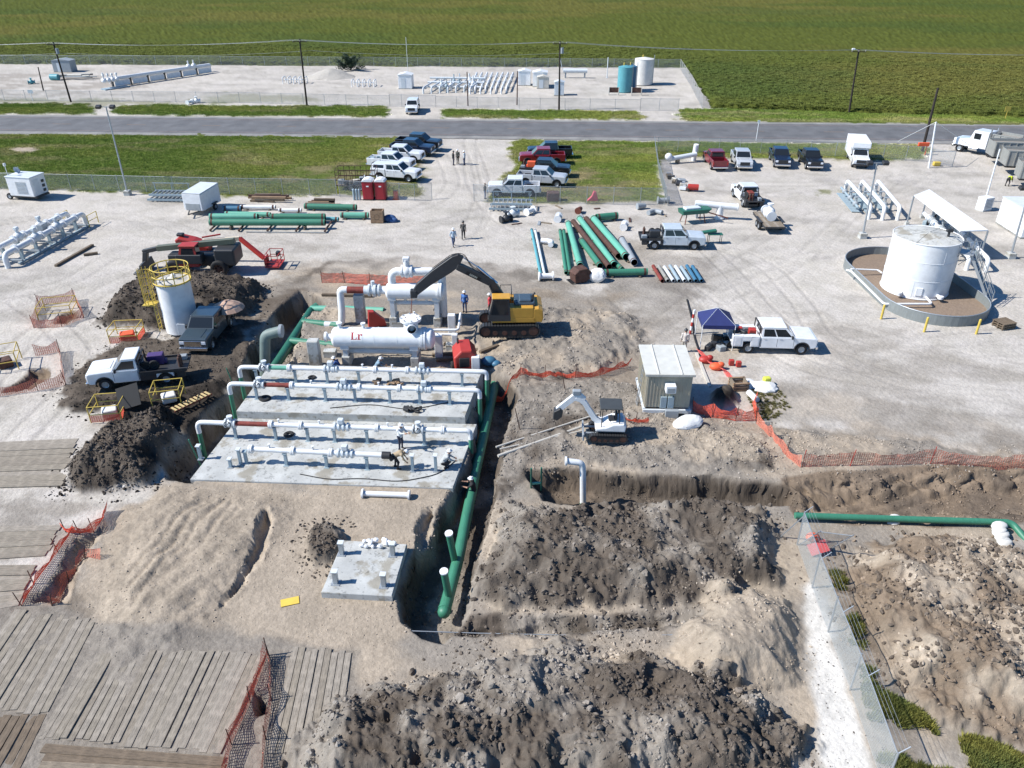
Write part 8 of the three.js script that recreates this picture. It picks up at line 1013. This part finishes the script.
const bodyGeo = pose => memo('body_' + pose, () => {
  const J = POSE[pose], B = [], add = (a, b, ra, rb, zone) => B.push([a, b, ra, rb, zone]);
  add(J.pel, J.chest, 0.145, 0.165, 1); add(J.chest, J.neck, 0.15, 0.065, 1); for (const i of [0, 1]) { add(J.chest, J.sh[i], 0.11, 0.085, 1); add(J.sh[i], J.el[i], 0.066, 0.05, 1); add(J.el[i], J.wr[i], 0.048, 0.034, 2); add(J.hip[i], J.kn[i], 0.098, 0.068, 3); add(J.kn[i], J.an[i], 0.066, 0.048, 3); const f = J.an[i]; add([f[0] - 0.05, f[1] - 0.04, f[2]], [f[0] + 0.16, f[1] - 0.05, f[2]], 0.046, 0.04, 4); add(J.pel, J.hip[i], 0.14, 0.1, 3); }
  add(J.neck, J.head, 0.058, 0.06, 5); const hd = J.head; add([hd[0], hd[1] + 0.04, hd[2]], [hd[0] + 0.015, hd[1] - 0.03, hd[2]], 0.1, 0.085, 5); add([hd[0] + 0.09, hd[1] + 0.01, 0], [hd[0] + 0.115, hd[1] - 0.02, 0], 0.012, 0.018, 5); add([hd[0] + 0.05, hd[1] - 0.09, 0], [hd[0] + 0.07, hd[1] - 0.085, 0], 0.045, 0.035, 5); for (const s of [-1, 1]) add([hd[0] - 0.01, hd[1] - 0.015, s * 0.095], [hd[0] - 0.01, hd[1] + 0.025, s * 0.1], 0.014, 0.018, 5);
  const cap = (b, x, y, z) => { const [a, e, ra, rb] = b, ex = e[0] - a[0], ey = e[1] - a[1], ez = e[2] - a[2], wx = x - a[0], wy = y - a[1], wz = z - a[2], t = clamp((wx * ex + wy * ey + wz * ez) / (ex * ex + ey * ey + ez * ez)); return Math.hypot(wx - ex * t, wy - ey * t, wz - ez * t) - mix(ra, rb, t); };
  const f = (x, y, z) => { let s = 0, m = 9; for (const b of B) { const d = cap(b, x, y, z); if (d < m) m = d; } if (m > 0.1) return m; for (const b of B) s += Math.exp(-(cap(b, x, y, z) - m) * 55); return m - Math.log(s) / 55; };
  const [v, ix] = surfaceNet(f, [-0.6, -0.04, -0.45], [0.85, 1.9, 0.45], 0.026); let g = new THREE.BufferGeometry(); g.setAttribute('position', new THREE.Float32BufferAttribute(v, 3)); g.setIndex(ix); g.computeVertexNormals();
  const parts = [g.toNonIndexed()]; parts[0].deleteAttribute('uv');
  for (const i of [0, 1]) { const w = V3(...J.wr[i]), d = w.clone().sub(V3(...J.el[i])).normalize(), s = i ? -1 : 1, side = V3(1, 0, 0).addScaledVector(d, -d.x).normalize(), m = new MB(); const p1 = w.clone().addScaledVector(d, 0.085); m.rod(w.clone().addScaledVector(d, -0.02), p1, 0.034, 7, 0.042); for (let k = 0; k < 4; k++) { const o = p1.clone().addScaledVector(side, (k - 1.5) * 0.021), l = [0.062, 0.075, 0.07, 0.052][k], kn = o.clone().addScaledVector(d, l * 0.55), cu = V3(0, 0, -s).addScaledVector(d, s * d.z).normalize(); m.rod(o.clone().addScaledVector(d, -0.015), kn, 0.0105, 5).rod(kn, kn.clone().addScaledVector(d, l * 0.4).addScaledVector(cu, l * 0.35), 0.0095, 5); } const tb = w.clone().addScaledVector(d, 0.025).addScaledVector(side, 0.035); m.rod(tb, tb.clone().addScaledVector(side, 0.03).addScaledVector(d, 0.04), 0.012, 5).rod(tb.clone().addScaledVector(side, 0.03).addScaledVector(d, 0.04), tb.clone().addScaledVector(side, 0.035).addScaledVector(d, 0.075), 0.011, 5); const hg = m.geo(); hg.deleteAttribute('uv'); parts.push(hg); }
  const nBody = parts[0].attributes.position.count; g = mergeGeometries(parts); const P = g.attributes.position, zone = new Uint8Array(P.count);
  for (let t = 0; t < P.count; t += 3) { const x = (P.getX(t) + P.getX(t + 1) + P.getX(t + 2)) / 3, y = (P.getY(t) + P.getY(t + 1) + P.getY(t + 2)) / 3, z = (P.getZ(t) + P.getZ(t + 1) + P.getZ(t + 2)) / 3; let m = 9, q = 5; if (t >= nBody) q = 5; else for (const b of B) { const d = cap(b, x, y, z); if (d < m) { m = d; q = b[4]; } } if (q === 5 && t < nBody && x < hd[0] - 0.02 && y > hd[1] - 0.05) q = 6; if (q === 5 && t < nBody && x > hd[0] + 0.075 && Math.abs(y - hd[1] - 0.015) < 0.016 && Math.abs(Math.abs(z) - 0.034) < 0.016) q = 6; if (q === 5 && t < nBody && x > hd[0] + 0.07 && Math.abs(y - hd[1] + 0.062) < 0.01 && Math.abs(z) < 0.028) q = 7; zone[t] = zone[t + 1] = zone[t + 2] = q; }
  boxUV(g); return [g, zone, J];
});
const hatGeo = () => memo('hat', () => { const d = new THREE.LatheGeometry([[0.001, 0.115], [0.06, 0.1], [0.1, 0.06], [0.122, 0.0], [0.15, -0.012], [0.15, -0.02], [0.118, -0.012]].map(p => new THREE.Vector2(...p)), 18); return new MB().at(d, 0, 0, 0).box(0.1, 0.012, 0.16, 0.13, -0.014, 0).box(0.2, 0.02, 0.03, -0.0, 0.108, 0).geo(); });
function person(label, px, py, pose, turn, c, o = {}) {
  const p = o.at ?? gp(px, py), t = thing('person', label, 'person', p, turn), [g0, zone, J] = bodyGeo(pose), g = g0.clone(), col = new Float32Array(zone.length * 3);
  const Z = [0, c.shirt, c.sleeve ?? c.shirt, c.trousers, [0.03, 0.022, 0.016], [0.42, 0.25, 0.17], [0.03, 0.02, 0.014], [0.3, 0.12, 0.1]]; for (let i = 0; i < zone.length; i++) col.set(Z[zone[i]], i * 3); g.setAttribute('color', new THREE.BufferAttribute(col, 3));
  mesh('body', g, MC.cloth ?? (MC.cloth = new THREE.MeshStandardMaterial({ name: 'cloth_and_skin', vertexColors: true, roughness: 0.85 })), t);
  if (c.hat) { const h = mesh('hard_hat', hatGeo(), c.hat, t); h.position.set(J.head[0], J.head[1] + 0.075, J.head[2]); if (pose === 'bend') h.rotation.z = -0.9; }
  if (c.vest) { const k = J.chest; new MB().rbox(0.36, 0.5, 0.44, k[0], k[1] - 0.1, 0, 0.12).build('safety_vest', c.vest, t); }
  return t;
}
const cW = [0.6, 0.62, 0.62], cB = [0.03, 0.035, 0.06], cJ = [0.05, 0.08, 0.16], cBl = [0.06, 0.16, 0.42], cT = [0.36, 0.28, 0.18], cK = [0.02, 0.02, 0.022], HW = M.white;
person('person in dark work clothes beside two others on the driveway', 453.5, 165, 'stand', 0.3, { shirt: cK, trousers: cB, hat: M.dark });
person('person in dark shirt and white hat facing two others on the driveway', 458, 163.5, 'stand', -2.0, { shirt: [0.08, 0.08, 0.07], trousers: cK, hat: HW });
person('person in white shirt talking to two others on the driveway', 464.5, 164.8, 'stand', 2.8, { shirt: cW, trousers: cJ, hat: HW });
person('person in dark clothes standing at the hood of the gate pickup', 485, 199, 'stand', 0.2, { shirt: cK, trousers: cJ });
person('person in pale blue shirt walking across the gravel', 453.5, 246, 'walk', -1.2, { shirt: [0.35, 0.45, 0.55], trousers: cJ, hat: HW });
person('person in dark clothes walking beside the pale blue shirt', 463.5, 239, 'walk', 1.6, { shirt: [0.07, 0.065, 0.06], trousers: cK, hat: M.dark });
person('person in bright blue shirt standing between vessel and excavator', 465, 312, 'stand', -1.9, { shirt: cBl, trousers: cJ, hat: HW });
person('person in dark clothes behind the end of the rear vessel', 441, 316, 'bend', 2.6, { shirt: cK, trousers: cB, hat: M.dark });
person('person in red shirt behind the cab of the excavator', 490, 315, 'stand', 2.9, { shirt: [0.5, 0.06, 0.07], trousers: cB, hat: HW });
person('person in blue shirt crouching by the front vessel saddle', 338, 368, 'crouch', 2.9, { shirt: [0.04, 0.09, 0.26], trousers: cB, hat: HW });
person('person in dark blue crouching under the front vessel', 378, 369, 'crouch', 0.2, { shirt: [0.2, 0.3, 0.38], trousers: cB, hat: HW });
person('person in white shirt standing on the front pad', 0, 0, 'reach', -0.6, { shirt: cW, trousers: cB, hat: HW }, { at: G(401, 449, LP) });
person('person in tan shirt bending over a post on the front pad', 0, 0, 'bend', 0.1, { shirt: cT, trousers: cK, hat: HW }, { at: G(398, 468, LP) });
person('person in grey crouching at the trench edge of the front pad', 0, 0, 'crouch', 0.2, { shirt: [0.4, 0.42, 0.42], trousers: cK, hat: HW }, { at: G(446, 467, LP) });
person('person in dark clothes standing in the trench reaching to the pad', 0, 0, 'reach', 3.1, { shirt: cK, sleeve: [0.42, 0.25, 0.17], trousers: cK, hat: HW }, { at: G(474, 503, -1.55) });
person('person in white shirt standing behind the tan building', 683.5, 352, 'stand', 1.4, { shirt: [0.55, 0.5, 0.45], trousers: [0.4, 0.36, 0.3], hat: M.dark });
person('person in yellow vest beside the last dump trailer', 1007, 186, 'bend', 0.6, { shirt: cK, trousers: cK, vest: mat('vest_yellow', 0.62, 0.75, 0.03, 0.7) });
// ---------------------------------------------------------------- clods, stones, grass and crop leaves
const clodGeo = [0, 1, 2].map(k => { const g = new THREE.IcosahedronGeometry(1, 1), p = g.attributes.position; for (let i = 0; i < p.count; i++) { const x = p.getX(i), y = p.getY(i), z = p.getZ(i), q = 0.62 + 0.75 * vn(x * 1.7 + k * 20 + 40, y * 1.7 + z * 2.3 + 40); p.setXYZ(i, x * q * 1.15, y * q * 0.8, z * q); } g.computeVertexNormals(); return g; });
const clodMat = new THREE.MeshPhysicalMaterial({ name: 'clod', roughness: 1, specularIntensity: 0.15, color: 0xffffff });
const M4 = new THREE.Matrix4(), Q4 = new THREE.Quaternion(), E4 = new THREE.Euler(), S4 = V3(1, 1, 1), CC = new THREE.Color();
function scatter(name, label, cat, F, count, rmin, rmax, o = {}) {
  const P = F.P ?? F, pos = []; let guard = 0;
  while (pos.length < count && guard++ < count * 14) { const x = rr(P.x0 - 0.8, P.x1 + 0.8), z = rr(P.z0 - 0.8, P.z1 + 0.8), d = inside(P, x, z, 1.2); if (d < (o.out ?? -0.7)) continue; if (d < 0.2 && rnd() < 0.75) continue; const cl = fbm(x * 0.7 + 13, z * 0.7, 3); if (rnd() > sm(0.3, 0.62, cl) + 0.12) continue; const r = o.big ? rr(rmin, rmax) : rmin * 0.8 * Math.pow(rmax * 0.62 / rmin, Math.pow(rnd(), 3.0)); pos.push([x, z, r]); }
  const m = new THREE.InstancedMesh(clodGeo[count % 3], clodMat, pos.length); m.name = numbered(name); m.castShadow = m.receiveShadow = true;
  pos.forEach(([x, z, r], i) => { const y = ground(x, z, true), k = rr(0.82, 1.2), fc = F.type === 'up' && inside(F.P, x, z, 1.2) < 0.3 ? F.a : C_, c = o.col ?? fc; CC.setRGB(c[0] * k, c[1] * k, c[2] * k); E4.set(rr(0, 6), rr(0, 6), rr(0, 6)); m.setMatrixAt(i, M4.compose(V3(x, y + r * 0.1, z), Q4.setFromEuler(E4), S4.set(r * rr(0.8, 1.3), r * rr(0.7, 1), r * rr(0.8, 1.2)))); m.setColorAt(i, CC); });
  scene.add(m); return tag(m, label, cat, null, 'stuff');
}
scatter('soil_clods', 'dark clods on the clay pile behind the ladder tank', 'clods', F_west, 2600, 0.04, 0.26);
scatter('soil_clods', 'dark clods around the white truck with the purple welder', 'clods', F_truck, 2400, 0.03, 0.2);
scatter('soil_clods', 'black clods on the heap between timber mat and front pad', 'clods', F_sw, 2400, 0.04, 0.24);
scatter('soil_clods', 'pale crumbs on the tan spoil beside the mat road', 'clods', F_tan, 900, 0.02, 0.1);
scatter('soil_clods', 'brown clods in the small heap beside the small pad', 'clods', F_clod, 320, 0.05, 0.17);
scatter('soil_clods', 'tan clods on the rutted ground around the excavator', 'clods', F_exc, 1800, 0.03, 0.2);
scatter('soil_clods', 'grey clods on the spoil heap below the cross trench', 'clods', F_mid, 4200, 0.025, 0.19);
scatter('soil_clods', 'large slabs of dug clay on the heap below the cross trench', 'clods', F_mid, 160, 0.07, 0.15, { big: 1 });
scatter('soil_clods', 'large slabs of dug clay on the heap below the southern trench', 'clods', F_south, 220, 0.07, 0.16, { big: 1 });
scatter('soil_clods', 'dark clods among the brown spoil beyond the perimeter fence', 'clods', F_east, 700, 0.04, 0.14, { col: [0.13, 0.105, 0.083], big: 1 });
scatter('soil_clods', 'grey clods on the churned ground around the mini excavator', 'clods', F_churn, 2400, 0.025, 0.2);
scatter('soil_clods', 'pale crumbs on the smooth tan lump beside the gravel strip', 'clods', F_lump, 700, 0.02, 0.14);
scatter('soil_clods', 'grey clods on the large heap below the southern trench', 'clods', F_south, 6000, 0.025, 0.2);
scatter('soil_clods', 'brown clods on the spoil beyond the perimeter fence', 'clods', F_east, 3600, 0.025, 0.22);
scatter('soil_clods', 'grey crumbs along the edge of the wide excavation', 'clods', F_berm, 2600, 0.025, 0.14);
scatter('soil_clods', 'brown crumbs in the wide excavation behind the green pipe', 'clods', C_east, 1800, 0.025, 0.16);
scatter('soil_clods', 'brown crumbs in the cross trench', 'clods', C_mid, 900, 0.03, 0.16);
scatter('soil_clods', 'grey crumbs in the southern trench', 'clods', C_south, 900, 0.03, 0.18);
scatter('soil_clods', 'loose soil crumbs along the deep pipe trench', 'clods', C_main, 1400, 0.03, 0.16, { out: -0.5 });
scatter('soil_clods', 'loose soil crumbs along the trench beside the ladder tank', 'clods', C_west, 1400, 0.03, 0.18, { out: -0.6 });
scatter('soil_clods', 'tan crumbs around the vessel piers', 'clods', C_vess, 1500, 0.03, 0.16);
scatter('stones', 'loose crumbs scattered over the tan dirt before the pads', 'stones', poly([[180, 484], [455, 494], [470, 520], [420, 560], [440, 650], [320, 660], [270, 600], [280, 520]]), 1800, 0.015, 0.08);
scatter('stones', 'loose crumbs scattered between mini excavator and trenches', 'stones', poly([[500, 390], [640, 390], [640, 465], [560, 466], [500, 500]]), 2200, 0.02, 0.13);
scatter('stones', 'stones lying on the white gravel strip', 'stones', poly([[803, 584], [812, 562], [876, 790], [824, 800], [808, 660]]), 200, 0.015, 0.09, { col: [0.1, 0.09, 0.08] });
// grass: tufts of separate blades
function tuftGeo(n, h, w) { const v = []; for (let i = 0; i < n; i++) { const a = rr(0, 6.28), r = rr(0, w), l = rr(0.2, 0.9), x = Math.cos(a) * r, z = Math.sin(a) * r, b = rr(0, 6.28), hh = h * rr(0.5, 1), bw = 0.012 + h * 0.05; v.push(x - Math.cos(b) * bw, 0, z - Math.sin(b) * bw, x + Math.cos(b) * bw, 0, z + Math.sin(b) * bw, x + Math.cos(a) * l * hh * 0.6, hh, z + Math.sin(a) * l * hh * 0.6); } const g = new THREE.BufferGeometry(); g.setAttribute('position', new THREE.Float32BufferAttribute(v, 3)); g.computeVertexNormals(); return g; }
const bladeMat = new THREE.MeshPhysicalMaterial({ name: 'grass_blades', roughness: 0.9, specularIntensity: 0.3, color: 0xffffff, side: THREE.DoubleSide });
function tufts(label, name, g, P, count, smin, smax, test, colf, cat = 'grass', yoff = 0) {
  const pos = []; let guard = 0; while (pos.length < count && guard++ < count * 12) { const x = rr(P.x0, P.x1), z = rr(P.z0, P.z1); if (inside(P, x, z, 0.1) < 0) continue; const y = test(x, z); if (y === null) continue; pos.push([x, y, z]); }
  const m = new THREE.InstancedMesh(g, bladeMat, pos.length); m.name = numbered(name); m.castShadow = m.receiveShadow = true;
  pos.forEach(([x, y, z], i) => { const s = rr(smin, smax); E4.set(0, rr(0, 6.28), 0); m.setMatrixAt(i, M4.compose(V3(x, y + yoff, z), Q4.setFromEuler(E4), S4.set(s, s * rr(0.7, 1.2), s))); const c = colf(x, z); m.setColorAt(i, CC.setRGB(...c)); });
  scene.add(m); return tag(m, label, cat, null, 'stuff');
}
const gcol = (x, z) => { ground(x, z, true); const k = rr(1.5, 2.5); return [C_[0] * k, C_[1] * k, C_[2] * k * 0.9]; };
const onGrass = (x, z) => { const h = gy(x, z); return rnd() < GRASS ? h : null; };
const T1g = tuftGeo(14, 0.16, 0.3);
tufts('mown grass on the verge between the road and the left yard', 'grass', T1g, poly([[-60, 133], [440, 139], [424, 199], [-60, 190]]), 30000, 0.6, 1.2, onGrass, gcol);
tufts('mown grass on the verge between the road and the parked pickups', 'grass', T1g, poly([[505, 139], [932, 144], [926, 162], [664, 160], [664, 205], [484, 203]]), 15000, 0.6, 1.2, onGrass, gcol);
tufts('tall grass on the verge along the far side of the road', 'grass', tuftGeo(14, 0.2, 0.4), poly([[-60, 100], [1100, 110], [1100, 124], [640, 121], [-60, 115]]), 20000, 0.6, 1.3, onGrass, gcol);
// weeds near the perimeter fence
{ const W = poly([[864, 684], [900, 704], [950, 732], [1000, 748], [1060, 768], [1060, 800], [888, 800], [872, 740]]); const g = tuftGeo(34, 0.34, 0.2), gc = (x, z) => { const k = rr(0.8, 1.7), y = fbm(x * 1.4, z * 1.4, 3); return [mix(0.06, 0.22, y) * k, mix(0.11, 0.19, y) * k, 0.04 * k]; };
  tufts('green weeds growing beside the perimeter fence', 'weeds', g, W, 3200, 0.3, 1.1, (x, z) => rnd() < sm(0.36, 0.56, fbm(x * 0.8 + 24, z * 0.8, 4)) ? gy(x, z) : null, gc, 'weeds');
  tufts('weeds at the foot of the perimeter fence', 'weeds', g, poly([[826, 555], [838, 555], [876, 684], [864, 686]]), 110, 0.4, 1.1, (x, z) => rnd() < sm(0.4, 0.65, fbm(x * 0.9 + 14, z * 0.9, 3)) ? gy(x, z) : null, gc, 'weeds');
  tufts('thin weeds on the bare soil beside the plastic sheets', 'weeds', g, poly([[745, 392], [780, 390], [792, 410], [760, 424]]), 260, 0.25, 0.6, (x, z) => gy(x, z), (x, z) => { const k = rr(0.7, 1.3); return [0.16 * k, 0.15 * k, 0.06 * k]; }, 'weeds'); }
// leafy crop plants near the road and the far yard
{ const v = []; for (let i = 0; i < 26; i++) { const a = rr(0, 6.28), r = rr(0.05, 0.5), y = rr(0.1, 0.5), p = V3(Math.cos(a) * r, y, Math.sin(a) * r), d = V3(Math.cos(a) * 0.2, rr(-0.05, 0.15), Math.sin(a) * 0.2), s = V3(-Math.sin(a), 0, Math.cos(a)).multiplyScalar(0.1); const A = p.clone().add(s).addScaledVector(d, 0.5), B = p.clone().sub(s).addScaledVector(d, 0.5), C = p.clone().add(d); for (const q of [p, B, C, p, C, A]) v.push(q.x, q.y, q.z); } const g = new THREE.BufferGeometry(); g.setAttribute('position', new THREE.Float32BufferAttribute(v, 3)); g.computeVertexNormals();
  const cc = (x, z) => { __cropH(x, z); const k = rr(0.95, 1.6); return [C_[0] * k, C_[1] * k, C_[2] * k]; };
  tufts('leafy crop plants standing along the near edge of the field', 'crop_plants', g, poly([[682, 58], [1060, 58], [1100, 121], [690, 108]]), 40000, 0.45, 0.85, (x, z) => __inField(x, z) > 0.2 && rnd() > sm(-170, -225, z) ? __cropH(x, z) - 0.25 : null, cc, 'crop');
  tufts('leafy crop plants standing behind the far yard fence', 'crop_plants', g, poly([[-60, 44], [690, 50], [684, 70], [-60, 66]]), 30000, 0.5, 0.95, (x, z) => __inField(x, z) > 0.2 && rnd() > sm(-195, -265, z) ? __cropH(x, z) - 0.25 : null, cc, 'crop'); }
renderer.render(scene, camera);
